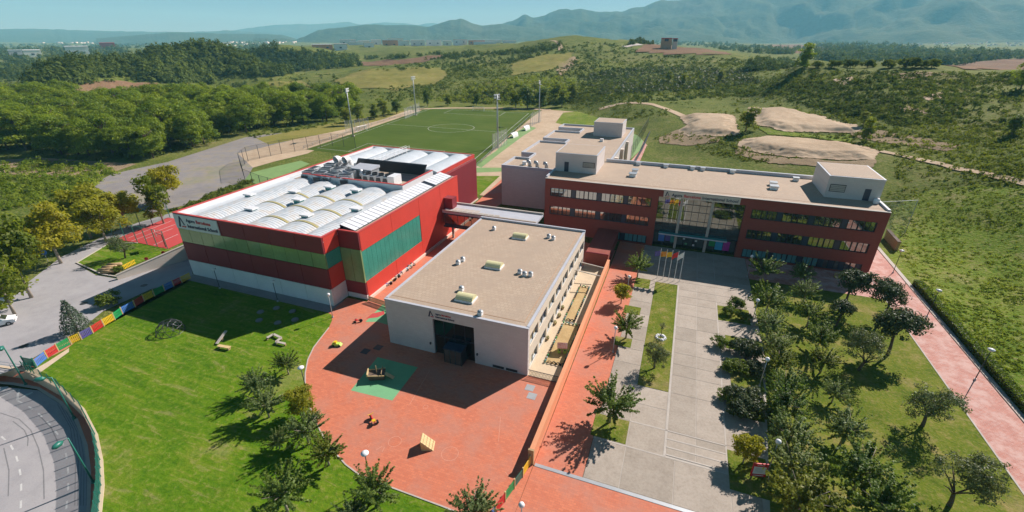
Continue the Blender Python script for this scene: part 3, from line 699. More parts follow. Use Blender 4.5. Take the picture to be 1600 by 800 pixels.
# sunken roundabout
Z = -1.5
sheet('road', GP([(-300,1000),(-300,600),(0,604),(60,610),(95,632),(120,660),(135,700),(139,740),(138,800),(120,900),(60,1000)], Z), M['asphalt_light'], Z)
arc = GP([(-30,596),(20,600),(60,607),(95,629),(120,657),(135,697),(140,737),(139,800),(122,900)], Z)
arc2 = GP([(-30,586),(20,589),(60,596),(104,618),(135,652),(149,694),(154,737),(152,800),(136,900)], Z)
struct('pavement', MB().prism(arc + arc2[::-1], Z, Z+0.12), M['salmon'])
MBk = MB().wall(arc, 0.3, Z, Z+0.14); struct('kerb', MBk, M['concrete_light'], True)
mk = MB()
def dash(px):
    P_ = GP(px, Z)
    d = np.r_[0, np.cumsum([math.dist(P_[i], P_[i+1]) for i in range(len(P_)-1)])]
    s = 0
    while s < d[-1]-1.0:
        q = [(float(np.interp(t, d, [p[0] for p in P_])), float(np.interp(t, d, [p[1] for p in P_]))) for t in (s, s+1.1)]
        mk.wall(q, 0.16, Z+0.004, Z+0.008); s += 2.6
dash([(27,626),(40,632),(59,645),(78,663),(92,681),(101,700),(105,720),(107,745),(106,770),(103,800),(96,840)])
dash([(2,682),(11,690),(17,696),(24,709),(28,722),(32,740),(33,755),(33,775),(32,800)])
mk.wall(GP([(0,621),(18,612),(26,609)], Z), 0.3, Z+0.004, Z+0.008)
mk.wall(GP([(-20,612),(10,607)], Z), 0.9, Z+0.004, Z+0.008)
mk.wall(GP([(29,609),(27,625),(40,617),(51,613)], Z), 0.25, Z+0.004, Z+0.008); mk.wall(GP([(28,624),(50,614)], Z), 0.2, Z+0.009, Z+0.012)
struct('road_marking', mk, M['line_white'])
wallpts = GP([(-40,577),(0,573),(40,579),(55,585),(95,607),(130,641),(150,680),(158,720),(160,760),(156,800),(140,900)])
rw = one('retaining_wall', MB().wall(wallpts, 0.35, Z, 0.10), M['concrete_tan'], 'curved tan retaining wall edging the lawn above the roundabout', 'wall')

# chalk games on the playground, skid marks on the roundabout
mk = MB()
def ringline(px, py, r_, w=0.04):
    x, y, _ = G(px, py); mk.wall([(x+r_*math.cos(t*math.pi/12), y+r_*math.sin(t*math.pi/12)) for t in range(25)], w, 0.0125, 0.016)
for px, py, r_ in ((617,690,0.7),(703,709,0.9),(665,636,0.3)): ringline(px, py, r_)
for pl_ in ([(672,578),(640,632)],[(571,697),(580,691),(575,699)],[(588,703),(596,698),(601,699),(597,706)],[(782,652),(779,690)],[(790,738),(797,748)]): mk.wall(GP(pl_), 0.045, 0.0125, 0.016)
M['chalk'] = plain('worn_chalk', (0.62, 0.31, 0.21), 0.9, 0.2, 2.0)
struct('chalk_marking', mk, M['chalk'])
mk = MB()
for pl_ in ([(0,645),(30,655),(48,672),(60,700),(68,735),(69,780)],[(20,658),(38,672),(44,685),(43,697)],[(62,650),(80,668),(90,690)],[(6,700),(14,735),(13,775)]): mk.wall(GP(pl_, Z), 0.10, Z+0.002, Z+0.005)
for k in range(5): mk.wall(GP([(90+k*5.5, 632+k*3), (110+k*5, 668+k*3), (118+k*4.5, 720), (117+k*4.5, 790)], Z), 0.05, Z+0.002, Z+0.005)
M['tar'] = plain('tar_line', (0.20, 0.20, 0.20), 0.9, 0.2, 2.0)
struct('road_crack', mk, M['tar'])
# ------------------------------------------------------------------ lettering and emblem
def text_mesh(body, size, mat, depth=0.03):
    cu = bpy.data.curves.new('lettering', 'FONT'); cu.body = body; cu.size = size; cu.extrude = depth; cu.offset = size*0.012
    cu.resolution_u = 3
    o = bpy.data.objects.new('lettering', cu); C.objects.link(o); bpy.context.view_layer.update()
    me = bpy.data.meshes.new_from_object(o.evaluated_get(bpy.context.evaluated_depsgraph_get()))
    C.objects.unlink(o); bpy.data.objects.remove(o); bpy.data.curves.remove(cu)
    me.materials.clear(); me.materials.append(mat)
    xs = [v.co.x for v in me.vertices]
    return me, (max(xs) if xs else 0.0)
def letters(parent, words, x, y, z, width):
    """words = [(text, material)] on the wall plane facing -Y, fitted to a width"""
    ms = []; tot = 0.0
    for i, (w, m_) in enumerate(words):
        me, wd = text_mesh(w, 1.0, m_); ms.append((me, tot)); tot += wd + (0.32 if i < len(words)-1 else 0)
    k = width/tot; off = origin_of(parent)
    for me, dx in ms:
        o = link('lettering', me, parent); o.rotation_euler = (math.pi/2, 0, 0); o.scale = (k, k, 1)
        o.location = Vector((x+dx*k, y, z)) - off
    return k
def emblem(parent, x, y, z, h):
    """dark open A with a red stroke at its foot, facing -Y"""
    w = h*0.85; t = h*0.17; mb = MB()
    def slab3(pts, d=0.04): mb.add([(px_, y, pz_) for px_, pz_ in pts]+[(px_, y-d, pz_) for px_, pz_ in pts], [tuple(range(len(pts))), tuple(range(2*len(pts)-1, len(pts)-1, -1))]+[(i, (i+1) % len(pts), (i+1) % len(pts)+len(pts), i+len(pts)) for i in range(len(pts))])
    slab3([(x, z), (x+t*1.3, z), (x+w*0.48, z+h*0.78), (x+w*0.5, z+h), (x+w*0.36, z+h)])
    slab3([(x+w*0.5, z+h*0.985), (x+w*0.49, z+h*0.80), (x+w*0.78, z+h*0.22), (x+w*0.95, z+h*0.2)])
    mb.build('emblem', M['ink'], parent)
    mb = MB(); slab3([(x+w*0.40, z), (x+w*0.55, z+h*0.13), (x+w*0.80, z+h*0.10), (x+w*1.08, z+h*0.16), (x+w*0.98, z), (x+w*0.72, z+h*0.02)])
    mb.build('emblem', M['sign_red'], parent)

# ------------------------------------------------------------------ corrugated vault material
def vaultmat():
    m, nt, b = new_mat('corrugated_roof'); p = wpos(nt)
    wv = nt.nodes.new('ShaderNodeTexWave'); wv.wave_type = 'BANDS'; wv.bands_direction = 'Y'; wv.inputs['Scale'].default_value = 0.55; wv.inputs['Distortion'].default_value = 0.4
    nt.links.new(p, wv.inputs['Vector'])
    c = ramp(nt, noise(nt, p, 0.5, 5, 0.7), [(0.35, (0.44, 0.49, 0.51)), (0.5, (0.57, 0.61, 0.62)), (0.62, (0.54, 0.52, 0.47))])
    nt.links.new(c, b.inputs['Base Color']); b.inputs['Roughness'].default_value = 0.42
    bump(nt, b, wv.outputs['Color'], 0.45, 0.12)
    return m
M['vault'] = vaultmat()

# ------------------------------------------------------------------ sports hall
hall = root('sports_hall', 'big red sports hall with green glazed band and white vaulted roof', 'sports hall', (-66, 79, 0))
HX0, HX1, HY0, HY1 = -82.0, -49.7, 50.0, 108.4
BX, BY0, BY1 = -45.7, 53.6, 88.6      # the part that stands out to the right
core = MB().box(HX0+0.3, HX1-0.3, HY0+0.3, 76, 0, 11.3).box(HX0+0.3, HX1-0.3, 76, HY1-0.3, 0, 11.2).box(HX1-1, BX-0.3, BY0+0.3, BY1-0.3, 0, 11.9)
core.build('wall', M['wall_red_shaded'], hall)
jw = 0.035
def cladding(axis, plane, a0, a1, n, z0, z1, mat, th=0.3, out=-1, name='panel'):
    st = (a1-a0)/n
    for i in range(n):
        lo, hi = a0+i*st+jw, a0+(i+1)*st-jw
        p0, p1 = (plane, plane+th) if out < 0 else (plane-th, plane)
        if axis == 'x': piece(name, mat, hall, lo, hi, p0, p1, z0+jw, z1-jw)
        else: piece(name, mat, hall, p0, p1, lo, hi, z0+jw, z1-jw)
# front: white plinth, shade-toned red, green translucent band, shade-toned red
cladding('x', HY0, HX0, HX1, 6, 0, 3.1, M['white_paint'])
cladding('x', HY0, HX0, HX1, 6, 3.1, 6.75, M['wall_red_shaded'])
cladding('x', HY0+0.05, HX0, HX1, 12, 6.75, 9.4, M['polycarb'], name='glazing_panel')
cladding('x', HY0, HX0, HX1, 6, 9.4, 12.2, M['wall_red_shaded'])
# short return and the front of the projecting part
for z0, z1, mt_ in ((0, 3.1, 'white_paint'), (3.1, 6.75, 'wall_red_side'), (6.75, 9.4, 'polycarb_teal'), (9.4, 12.2, 'wall_red_side')):
    cladding('y', HX1, HY0+0.3, BY0, 1, z0, z1, M[mt_], out=1)
for z0, z1, mt_, n in ((0, 0.9, 'white_paint', 1), (0.9, 3.2, 'wall_red_shaded', 1), (3.2, 9.2, 'polycarb', 2), (9.2, 12.2, 'wall_red_shaded', 1)):
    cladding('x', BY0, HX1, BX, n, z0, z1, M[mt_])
# long sunlit side
YJ = (BY0+0.3, 62.6, 71.9, 80.3, BY1)
for i in range(4):
    y0, y1 = YJ[i], YJ[i+1]
    if i < 2:
        piece('panel', M['wall_red_side'], hall, BX-0.3, BX, y0+jw, y1-jw, 0.45, 3.3); piece('panel', M['wall_red_side'], hall, BX-0.3, BX, y0+jw, y1-jw, 8.9, 12.2)
        n = 7
        for k in range(n):
            st = (y1-y0)/n; piece('glazing_panel', M['polycarb_teal'], hall, BX-0.3, BX-0.06, y0+k*st+0.02, y0+(k+1)*st-0.02, 3.32, 8.88)
    else:
        piece('panel', M['wall_red_side'], hall, BX-0.3, BX, y0+jw, y1-jw, 0.45, 12.2)
piece('plinth', M['cream'], hall, BX-0.25, BX+0.35, BY0+0.3, BY1, 0, 0.45)
# rear part, set back
for y0, y1 in ((BY1, 98.4), (98.4, 103), (103, HY1)):
    piece('panel', M['wall_red_side'], hall, HX1-1.2, HX1-0.9, y0+jw, y1-jw, 0.4, 8.0 if y0 > 98 else 12.2)
    if y0 > 98:
        piece('panel', M['wall_red_side'], hall, HX1-1.2, HX1-0.9, y0+jw, y1-jw, 9.2, 12.2)
        for k in range(3):
            st = (y1-y0)/3; piece('glazing_panel', M['polycarb_teal'], hall, HX1-1.18, HX1-0.95, y0+k*st+0.02, y0+(k+1)*st-0.02, 8.02, 9.18)
piece('plinth', M['cream'], hall, HX1-1.25, HX1-0.2, BY1, HY1, 0, 0.4)
# left and back faces
MB().box(HX0-0.02, HX0+0.28, HY0+0.3, HY1, 0, 12.2).box(HX0+0.28, HX1-1.2, HY1-0.3, HY1, 0, 12.2).build('wall', M['wall_red_shaded'], hall)
# roof: deck, vaults, copings
roof = MB().box(HX0+0.28, HX1, HY0+0.3, 76.2, 11.32, 11.5).box(HX0+0.28, HX1-0.9, 76.2, HY1-0.3, 11.25, 11.45).build('roof', M['roof_white'], hall)
MB().box(HX1+0.02, BX-0.3, BY0+0.3, BY1-0.3, 11.92, 12.12).build('roof', M['roof_tan'], hall)
def vault(x0, x1, y0, y1, zb, rise, n=16, mat=None, name='roof_vault'):
    R_ = ((x1-x0)**2/4 + rise**2)/(2*rise); cx = (x0+x1)/2; a = math.asin((x1-x0)/2/R_); V = []; F_ = []
    for i in range(n+1):
        t = -a + 2*a*i/n; V.append((cx+R_*math.sin(t), y0, zb+rise-R_+R_*math.cos(t))); V.append((cx+R_*math.sin(t), y1, zb+rise-R_+R_*math.cos(t)))
    for i in range(n): F_.append((2*i, 2*i+2, 2*i+3, 2*i+1))
    F_.append(tuple(2*i for i in range(n, -1, -1))); F_.append(tuple(2*i+1 for i in range(n+1)))
    mb = MB().add(V, F_); o = mb.build(name, mat or M['vault'], hall); return o
VX = (-79.1, -73.3, -66.9, -60.6, -54.3, -48.6)
for i in range(5):
    x1 = VX[i+1]-0.06
    if i == 4: x1 = HX1-0.05
    vault(VX[i]+0.06, x1, HY0+0.5, 75.6, 11.51, 0.8 if i < 4 else 0.7)
def rib(x0, x1, y):
    rise = 0.8; R_ = ((x1-x0)**2/4 + rise**2)/(2*rise); cx = (x0+x1)/2; a = math.asin((x1-x0)/2/R_); mb = MB(); n = 12; V = []; F_ = []
    for i in range(n+1):
        t = -a + 2*a*i/n
        for rr in (R_-0.05, R_+0.09):
            for yy in (y-0.25, y+0.25): V.append((cx+rr*math.sin(t), yy, 11.51+rise-R_+rr*math.cos(t)))
    for i in range(n):
        b_ = 4*i; F_ += [(b_+2, b_+6, b_+7, b_+3), (b_, b_+2, b_+6, b_+4)[::-1], (b_+1, b_+3, b_+7, b_+5)]
    mb.add(V, F_).build('rooflight', M['rib_yellow'], hall)
for i in (1, 2, 3):
    for yy in (54.6, 60.4, 66.3): 
        if (i, yy) != (1, 54.6): rib(VX[i]+0.15, VX[i+1]-0.15, yy)
def roof_vent(x, y, z):
    o = MB().box(x-1.0, x+1.0, y-0.7, y+0.7, z+0.35, z+0.62).build('roof_vent', M['metal_white'], hall)
    MB().box(x-0.8, x+0.8, y-0.5, y+0.5, z-0.3, z+0.35).build('vent_shade', M['teal'], o)  # teal box paints the shade under the open vent lid
for x, y in ((-66, 62.8), (-58.5, 56.7), (-52.6, 62.4), (-66, 71.4), (-59.6, 71.5), (-77.1, 61.9), (-70.1, 55.9), (-70.5, 66.5)): roof_vent(x, y, 12.1)
RV = [HX0-0.4+i*6.3 for i in range(6)]; RV[0] = HX0+0.5; RV[5] = HX1-1.3
for i in range(5): vault(RV[i]+0.08, RV[i+1]-0.08, 90.6, HY1-1.4, 11.46, 0.95, mat=M['roof_white'])
tr = MB().box(HX0-0.1, HX1+0.06, HY0-0.06, HY0+0.34, 12.2, 12.34).box(HX0-0.1, HX0+0.32, HY0+0.34, HY1-0.3, 12.2, 12.34).box(HX1-0.32, HX1+0.06, HY0+0.34, BY0-0.1, 12.2, 12.34)
tr.box(HX1+0.06, BX+0.05, BY0-0.06, BY0+0.3, 12.2, 12.34).box(BX-0.34, BX+0.05, BY0+0.3, BY1, 12.2, 12.32).box(HX1-1.24, HX1-0.85, BY1+0.1, HY1+0.05, 12.2, 12.34).box(HX0-0.1, HX1-1.24, HY1-0.3, HY1+0.05, 12.2, 12.34)
tr.build('coping', M['red_trim'], hall)
MB().box(HX0+0.3, HX0+0.55, HY0+0.5, HY1-0.5, 11.5, 12.19).box(HX0+0.55, HX1-1.25, HY1-0.75, HY1-0.32, 11.46, 12.19).build('parapet_lining', M['white_paint'], hall)
# plant deck walls
MB().box(-77.0, -51.6, 75.8, 76.1, 11.5, 13.0).box(-51.9, -51.6, 76.1, 88.2, 11.5, 13.0).build('parapet', M['white_paint'], hall)
MB().box(-77.0, -51.55, 75.75, 76.15, 13.0, 13.12).box(-51.95, -51.55, 76.15, 88.2, 13.0, 13.12).build('coping', M['red_trim'], hall)
MB().box(-80.0, -52.0, 76.2, 88.6, 11.46, 11.56).build('deck', M['roof_tan'], hall)
# right-edge collector panels, coloured white for the sky they reflect
ya = BY0+0.7
for k in range(28):
    y0 = ya + k*1.2
    if k == 21: continue
    o = MB().hexa([(-49.55, y0, 12.86), (-46.75, y0, 12.22), (-46.75, y0+1.03, 12.22), (-49.55, y0+1.03, 12.86), (-49.53, y0, 12.94), (-46.73, y0, 12.30), (-46.73, y0+1.03, 12.30), (-49.53, y0+1.03, 12.94)]).build('collector_panel', M['panel_sky_white'], hall)
MB().hexa([(-49.6,ya,12.78),(-46.7,ya,12.13),(-46.7,ya+33.6,12.13),(-49.6,ya+33.6,12.78),(-49.58,ya,12.83),(-46.68,ya,12.19),(-46.68,ya+33.6,12.19),(-49.58,ya+33.6,12.83)]).box(-49.6, -49.5, ya, ya+33.6, 11.9, 12.76).box(-46.8, -46.66, ya, ya+33.6, 12.1, 12.21).build('panel_backing', M['frame_dark'], hall)  # rack bars plus a dark sheet added so the panel gaps look shaded
# sign on the front
piece('sign_board', M['white_paint'], hall, -81.85, -71.5, HY0-0.14, HY0-0.003, 9.48, 12.12)
emblem(hall, -81.1, HY0-0.145, 9.85, 2.0)
letters(hall, [('Agora', M['ink']), ('Barcelona', M['sign_red'])], -78.9, HY0-0.17, 11.0, 5.8)
letters(hall, [('International School', M['ink'])], -78.9, HY0-0.17, 9.95, 7.1)
# rooftop plant: separate machines standing on the hall roof
def duct_unit(x, y, z, rz, label, s=1.0):
    r = root('ventilation_unit', label, 'ventilation unit', (x, y, z), 'ventilation units on the hall roof', rz)
    MB().box(-1.1*s, 1.1*s, -0.7*s, 0.7*s, 0.15, 1.35*s).build('casing', M['metal_grey'], r)
    MB().hexa([(-0.7*s,-1.7*s,0.3),(0.7*s,-1.7*s,0.3),(0.55*s,-0.7*s,0.3),(-0.55*s,-0.7*s,0.3),(-0.7*s,-1.5*s,1.0*s),(0.7*s,-1.5*s,1.0*s),(0.55*s,-0.7*s,1.2*s),(-0.55*s,-0.7*s,1.2*s)]).build('duct', M['metal_grey'], r)
    MB().box(-0.55*s, 0.55*s, -1.76*s, -1.66*s, 0.4, 0.9*s).build('grille', M['metal_dark'], r)
    MB().box(-0.9*s, 0.9*s, -0.45*s, 0.45*s, 1.35*s, 1.42*s).build('top_grille', M['metal_dark'], r)
    MB().box(-1.0*s, -0.8*s, -0.6*s, 0.6*s, 0, 0.15).box(0.8*s, 1.0*s, -0.6*s, 0.6*s, 0, 0.15).build('base', M['metal_dark'], r)
    return r
spots = [(-76.6, 77.6, 0.1, 1.0), (-73.4, 77.3, 0.3, 1.05), (-70.0, 77.5, -0.2, 1.1), (-66.8, 77.4, 0.5, 1.1), (-78.2, 80.8, 1.7, 0.9), (-74.8, 80.9, 0.2, 1.0), (-71.5, 81.2, 1.4, 1.1), (-68.5, 81.0, -0.4, 1.0), (-76.5, 84.4, 0.2, 1.0), (-72.8, 84.6, 2.0, 1.0)]
for i, (x, y, rz, s) in enumerate(spots):
    duct_unit(x, y, 11.58, rz, ['leftmost grey ducted unit of the front row on the hall roof', 'second grey ducted unit from the left at the plant parapet', 'third grey ducted unit from the left at the plant parapet', 'rightmost grey ducted unit of the front cluster', 'grey ducted unit at the left roof edge, middle row', 'grey ducted unit second in the middle row', 'grey ducted unit third in the middle row', 'grey ducted unit at the right end of the middle row', 'grey ducted unit at the left of the back row', 'grey ducted unit at the right of the back row'][i], s*1.25)
ch = root('chiller', 'long silver chiller with fan drums in front of the black screen', 'chiller', (-60.0, 79.8, 11.58))
MB().box(-63.6, -56.9, 78.6, 81.0, 11.8, 13.3).build('casing', M['metal_grey'], ch)
MB().box(-56.9, -55.3, 78.4, 81.2, 11.7, 13.7).build('end_cabinet', M['metal_white'], ch)
MB().box(-63.4, -57.1, 78.7, 80.9, 11.58, 11.8).build('base', M['metal_dark'], ch)
for k in range(4):
    f = MB().lathe([(0.62, 0), (0.62, 0.5), (0.5, 0.5), (0.48, 0.3)], (-62.6+k*1.65, 79.8, 13.3), 12).build('fan_drum', M['metal_dark'], ch)
    for s in (0,): MB().hexa([(-63.4+k*1.65, 78.55, 11.95), (-61.95+k*1.65, 78.55, 11.95), (-61.95+k*1.65, 78.62, 11.95), (-63.4+k*1.65, 78.62, 11.95), (-63.1+k*1.65, 78.55, 13.1), (-62.25+k*1.65, 78.55, 13.1), (-62.25+k*1.65, 78.62, 13.1), (-63.1+k*1.65, 78.62, 13.1)]).build('grille', M['metal_dark'], ch)
pr = root('plant_room', 'low grey plant cabin with sloping lid beside the chiller', 'plant cabin', (-66.3, 83.5, 11.58))
MB().box(-68.6, -63.6, 82.0, 85.0, 11.58, 13.4).build('casing', M['metal_grey'], pr)
MB().hexa([(-68.8,81.8,13.4),(-63.4,81.8,13.4),(-63.4,85.2,13.4),(-68.8,85.2,13.4),(-68.8,81.8,13.55),(-63.4,81.8,13.55),(-63.4,85.2,13.95),(-68.8,85.2,13.95)]).build('lid', M['coping'], pr)
MB().tube([(-65.8, 81.9, 11.7), (-65.8, 81.3, 12.6), (-65.8, 81.9, 13.3)], 0.45, 10).build('duct', M['metal_white'], pr, True)
for i, (x, y) in enumerate(((-75.9, 87.3), (-73.6, 87.6))):
    d = root('exhaust_elbow', ['left of the two big curved exhaust ducts on the hall roof', 'right of the two big curved exhaust ducts on the hall roof'][i], 'exhaust duct', (x, y, 11.5), 'curved exhaust ducts')
    MB().tube([(x, y, 11.5), (x, y, 13.0), (x-0.1, y-0.3, 13.6), (x-0.2, y-0.9, 13.9), (x-0.3, y-1.5, 13.8)], [0.75, 0.75, 0.8, 0.85, 0.9], 14, False).build('duct', M['metal_white'], d, True)
    MB().lathe([(0.95, 0), (0.95, 0.15)], (x, y, 11.5), 14).build('flange', M['metal_grey'], d)
# black louvred screen
ls = root('louvre_screen', 'black louvred screen across the hall roof in front of the rear vaults', 'screen', (-63, 88.5, 11.5))
mb = MB()
for k in range(14):
    t = k/14; mb.beam((-73.0, 88.4+t*1.7, 11.7+t*1.9), (-54.3, 88.4+t*1.7, 11.7+t*1.9), 0.16, 0.05)
    mb.beam((-73.0, 88.2+t*1.7, 11.6+t*1.9), (-54.3, 88.2+t*1.7, 11.6+t*1.9), 0.05, 0.16)
tag(mb.build('slat', M['frame_dark'], ls), kind='stuff')
mb = MB()
for k in range(14): mb.beam((-73.0+k*1.44, 88.3, 11.5), (-73.0+k*1.44, 90.2, 13.6), 0.1)
mb.hexa([(-73.1,88.46,11.5),(-54.2,88.46,11.5),(-54.2,88.5,11.5),(-73.1,88.5,11.5),(-73.1,90.3,13.55),(-54.2,90.3,13.55),(-54.2,90.34,13.55),(-73.1,90.34,13.55)])
mb.build('frame', M['metal_dark'], ls)
gr = root('floor_grating', 'black steel grating on the plant deck beside the chiller', 'grating', (-57, 84.6, 11.56))
mb = MB()
for k in range(22): mb.beam((-62.5+k*0.45, 83.0, 11.68), (-61.5+k*0.45, 87.2, 11.68), 0.2, 0.06)
tag(mb.build('bar', M['frame_dark'], gr), kind='stuff')
MB().box(-62.7, -52.2, 82.8, 82.95, 11.58, 11.72).box(-62.7, -52.2, 87.2, 87.35, 11.58, 11.72).build('frame', M['metal_dark'], gr)
# railed walkway between the rear vaults
wk = root('roof_walkway', 'railed maintenance walkway running back between the white rear vaults', 'walkway', (-70.0, 99, 11.9))
MB().box(-70.5, -69.5, 90.8, 107.4, 12.2, 12.3).build('deck', M['metal_white'], wk)
for xx in (-70.5, -69.5):
    mb = MB().beam((xx, 90.8, 13.3), (xx, 107.4, 13.3), 0.06).beam((xx, 90.8, 12.8), (xx, 107.4, 12.8), 0.05)
    for k in range(10): mb.beam((xx, 90.8+k*1.84, 11.5), (xx, 90.8+k*1.84, 13.3), 0.06)
    mb.build('railing', M['metal_white'], wk)

M['glass_dark'] = glassmat('dark_glass', (0.10, 0.115, 0.12), 0.02)
# ------------------------------------------------------------------ white classroom block
wb = root('classroom_block', 'white two storey classroom block with pale paved flat roof', 'school building', (-25, 61, 0))
WX0, WX1, WY0, WY1, WZ = -35.4, -14.4, 44.8, 78.2, 7.25
PX0, PX1, PZ = -28.05, -21.9, 5.75       # entrance recess
fr = MB().box(WX0, PX0, WY0, WY0+0.5, 0, WZ).box(PX1, WX1, WY0, WY0+0.5, 0, WZ).box(PX0, PX1, WY0, WY0+0.5, PZ, WZ)
fr.build('front_wall', M['white_block'], wb)
MB().box(WX0, WX0+0.4, WY0+0.5, WY1, 0, WZ).box(WX0+0.4, WX1, WY1-0.4, WY1, 0, WZ).build('wall', M['white_block'], wb)
MB().box(WX0+0.4, WX1-0.55, WY0+2.6, WY1-0.4, 0, WZ-0.15).build('wall', M['navy'], wb)
for xa, xb in ((WX0+0.4, PX0), (PX1, WX1-0.55)): MB().box(xa, xb, WY0+0.5, WY0+2.6, 0, WZ-0.15).build('inner_wall', M['white_block'], wb)
# right side: wall bands with window openings
NB = 8; pit = (WY1-WY0-0.7)/NB
side = MB().box(WX1-0.5, WX1, WY0+0.5, WY1-0.4, 0, 0.55).box(WX1-0.5, WX1, WY0+0.5, WY1-0.4, 2.2, 4.1).box(WX1-0.5, WX1, WY0+0.5, WY1-0.4, 5.8, WZ)
for k in range(NB+1):
    yc = WY0+0.5+k*pit; y0 = yc-0.32 if k else WY0+0.5; y1 = min(yc+0.32, WY1-0.4)
    for z0, z1 in ((0.55, 2.2), (4.1, 5.8)): side.box(WX1-0.5, WX1, y0, y1, z0, z1)
side.build('side_wall', M['cream_block'], wb)
for z0, z1 in ((0.55, 2.2), (4.1, 5.8)):
    for k in range(NB):
        y0 = WY0+0.5+k*pit+0.32; y1 = min(WY0+0.5+(k+1)*pit-0.32, WY1-0.4)
        w = MB().box(WX1-0.35, WX1-0.12, y0, y0+0.06, z0, z1).box(WX1-0.35, WX1-0.12, y1-0.06, y1, z0, z1).box(WX1-0.35, WX1-0.12, y0+0.06, y1-0.06, z0, z0+0.07).box(WX1-0.35, WX1-0.12, y0+0.06, y1-0.06, z1-0.07, z1)
        w.box(WX1-0.33, WX1-0.13, (y0+y1)/2-0.03, (y0+y1)/2+0.03, z0+0.07, z1-0.07)
        wo = w.build('window', M['metal_grey'], wb)
        ym = (y0+y1)/2
        piece('pane', M['blind'] if (k*7+int(z0)) % 3 == 0 else M['glass'], wo, WX1-0.3, WX1-0.24, y0+0.06, ym-0.03, z0+0.07, z1-0.07)
        piece('pane', M['navy'] if (k*5+int(z0)) % 2 else M['glass'], wo, WX1-0.3, WX1-0.24, ym+0.03, y1-0.06, z0+0.07, z1-0.07)
# entrance: glass, frames, door lobby
en = MB().box(PX0, PX1, WY0+0.28, WY0+0.38, 2.9, 3.1).box(PX0, PX1, WY0+0.28, WY0+0.38, PZ-0.12, PZ)
for xx in (PX0, PX0+1.5, PX0+3.05, PX0+4.6, PX1-0.1): en.box(xx, xx+0.1, WY0+0.27, WY0+0.39, 0.02, PZ)
ent = en.build('entrance', M['frame_dark'], wb)
for i, xx in enumerate((PX0+0.1, PX0+1.6, PX0+3.15, PX0+4.7)):
    x1 = (PX0+1.5, PX0+3.05, PX0+4.6, PX1-0.1)[i]
    piece('pane', M['glass_dark'], ent, xx, x1, WY0+0.31, WY0+0.35, 3.1, PZ-0.12); piece('pane', M['glass_dark'], ent, xx, x1, WY0+0.31, WY0+0.35, 0.05, 2.9)
lb = MB().box(-25.9, -25.8, WY0-1.3, WY0+0.25, 0, 2.3).box(-23.4, -23.3, WY0-1.3, WY0+0.25, 0, 2.3).box(-25.8, -23.4, WY0-1.3, WY0-1.2, 2.2, 2.3)
for xx in (-25.0, -24.2): lb.box(xx-0.04, xx+0.04, WY0-1.3, WY0-1.22, 0, 2.2)
lbo = lb.build('door_lobby', M['metal_dark'], wb)
for x0, x1 in ((-25.8, -25.04), (-24.96, -24.24), (-24.16, -23.4)): piece('pane', M['glass'], lbo, x0, x1, WY0-1.27, WY0-1.24, 0.05, 2.2)
piece('lobby_roof', M['navy'], wb, -26.0, -23.2, WY0-1.35, WY0+0.25, 2.31, 2.4)
# roof
MB().box(WX0+0.35, WX1-0.35, WY0+0.35, WY1-0.35, WZ-0.14, WZ+0.10).build('roof', M['roof_tan'], wb)
cp = MB().box(WX0-0.05, WX1+0.05, WY0-0.05, WY0+0.34, WZ, WZ+0.16).box(WX0-0.05, WX1+0.05, WY1-0.34, WY1+0.05, WZ, WZ+0.45).box(WX0-0.05, WX0+0.34, WY0+0.34, WY1-0.34, WZ, WZ+0.2).box(WX1-0.34, WX1+0.05, WY0+0.34, WY1-0.34, WZ, WZ+0.22)
cp.build('coping', M['coping'], wb)
MB().box(WX0+0.36, WX1-0.9, WY0+1.2, WY0+1.26, WZ+0.1, WZ+0.13).box(WX1-0.96, WX1-0.9, WY0+1.26, WY1-0.4, WZ+0.1, WZ+0.13).build('roof_joint', M['brick_tan'], wb)
for x, y in ((-24.8, 71.4), (-24.8, 59.1), (-24.7, 47.7+0.9)):
    s = MB().box(x-1.35, x+1.35, y-0.95, y+0.95, WZ+0.09, WZ+0.36).build('skylight', M['metal_white'], wb)
    V = []; n = 10
    for i in range(n+1):
        t = math.pi*i/n
        for xx in (x-1.25, x+1.25): V.append((xx, y-0.85*math.cos(t), WZ+0.36+0.62*math.sin(t)))
    F_ = [(2*i, 2*i+1, 2*i+3, 2*i+2) for i in range(n)] + [tuple(2*i for i in range(n+1)), tuple(2*i+1 for i in range(n, -1, -1))]
    MB().add(V, F_).build('dome', M['skylight'], s)
for x, y in ((-30.6, 58.0), (-30.4, 59.3), (-30.7, 73.3), (-20.0, 73.2), (-19.0, 72.7), (-20.3, 58.4), (-19.4, 58.0), (-18.5, 58.2), (-21.3, 45.7), (-26.4, 50.6)):
    v = MB().box(x-0.3, x+0.3, y-0.3, y+0.3, WZ+0.09, WZ+0.55).build('roof_vent', M['metal_white'], wb)
    MB().lathe([(0.34, 0), (0.40, 0.12), (0.2, 0.3)], (x, y, WZ+0.55), 10).build('cowl', M['metal_grey'], v)
# sign and small fittings
emblem(wb, -28.6, WY0-0.01, 6.05, 0.95)
letters(wb, [('Agora', M['ink']), ('Barcelona', M['sign_red'])], -27.5, WY0-0.03, 6.55, 2.3)
letters(wb, [('International School', M['ink'])], -27.5, WY0-0.03, 6.1, 2.8)
for x in (-28.6, -21.5): piece('wall_lamp', M['metal_dark'], wb, x-0.1, x+0.1, WY0-0.2, WY0-0.01, 1.5, 1.8)
for x0 in (-19.3, -17.4): piece('wall_vent', M['metal_dark'], wb, x0, x0+1.6, WY0-0.06, WY0-0.005, 0.15, 0.5)

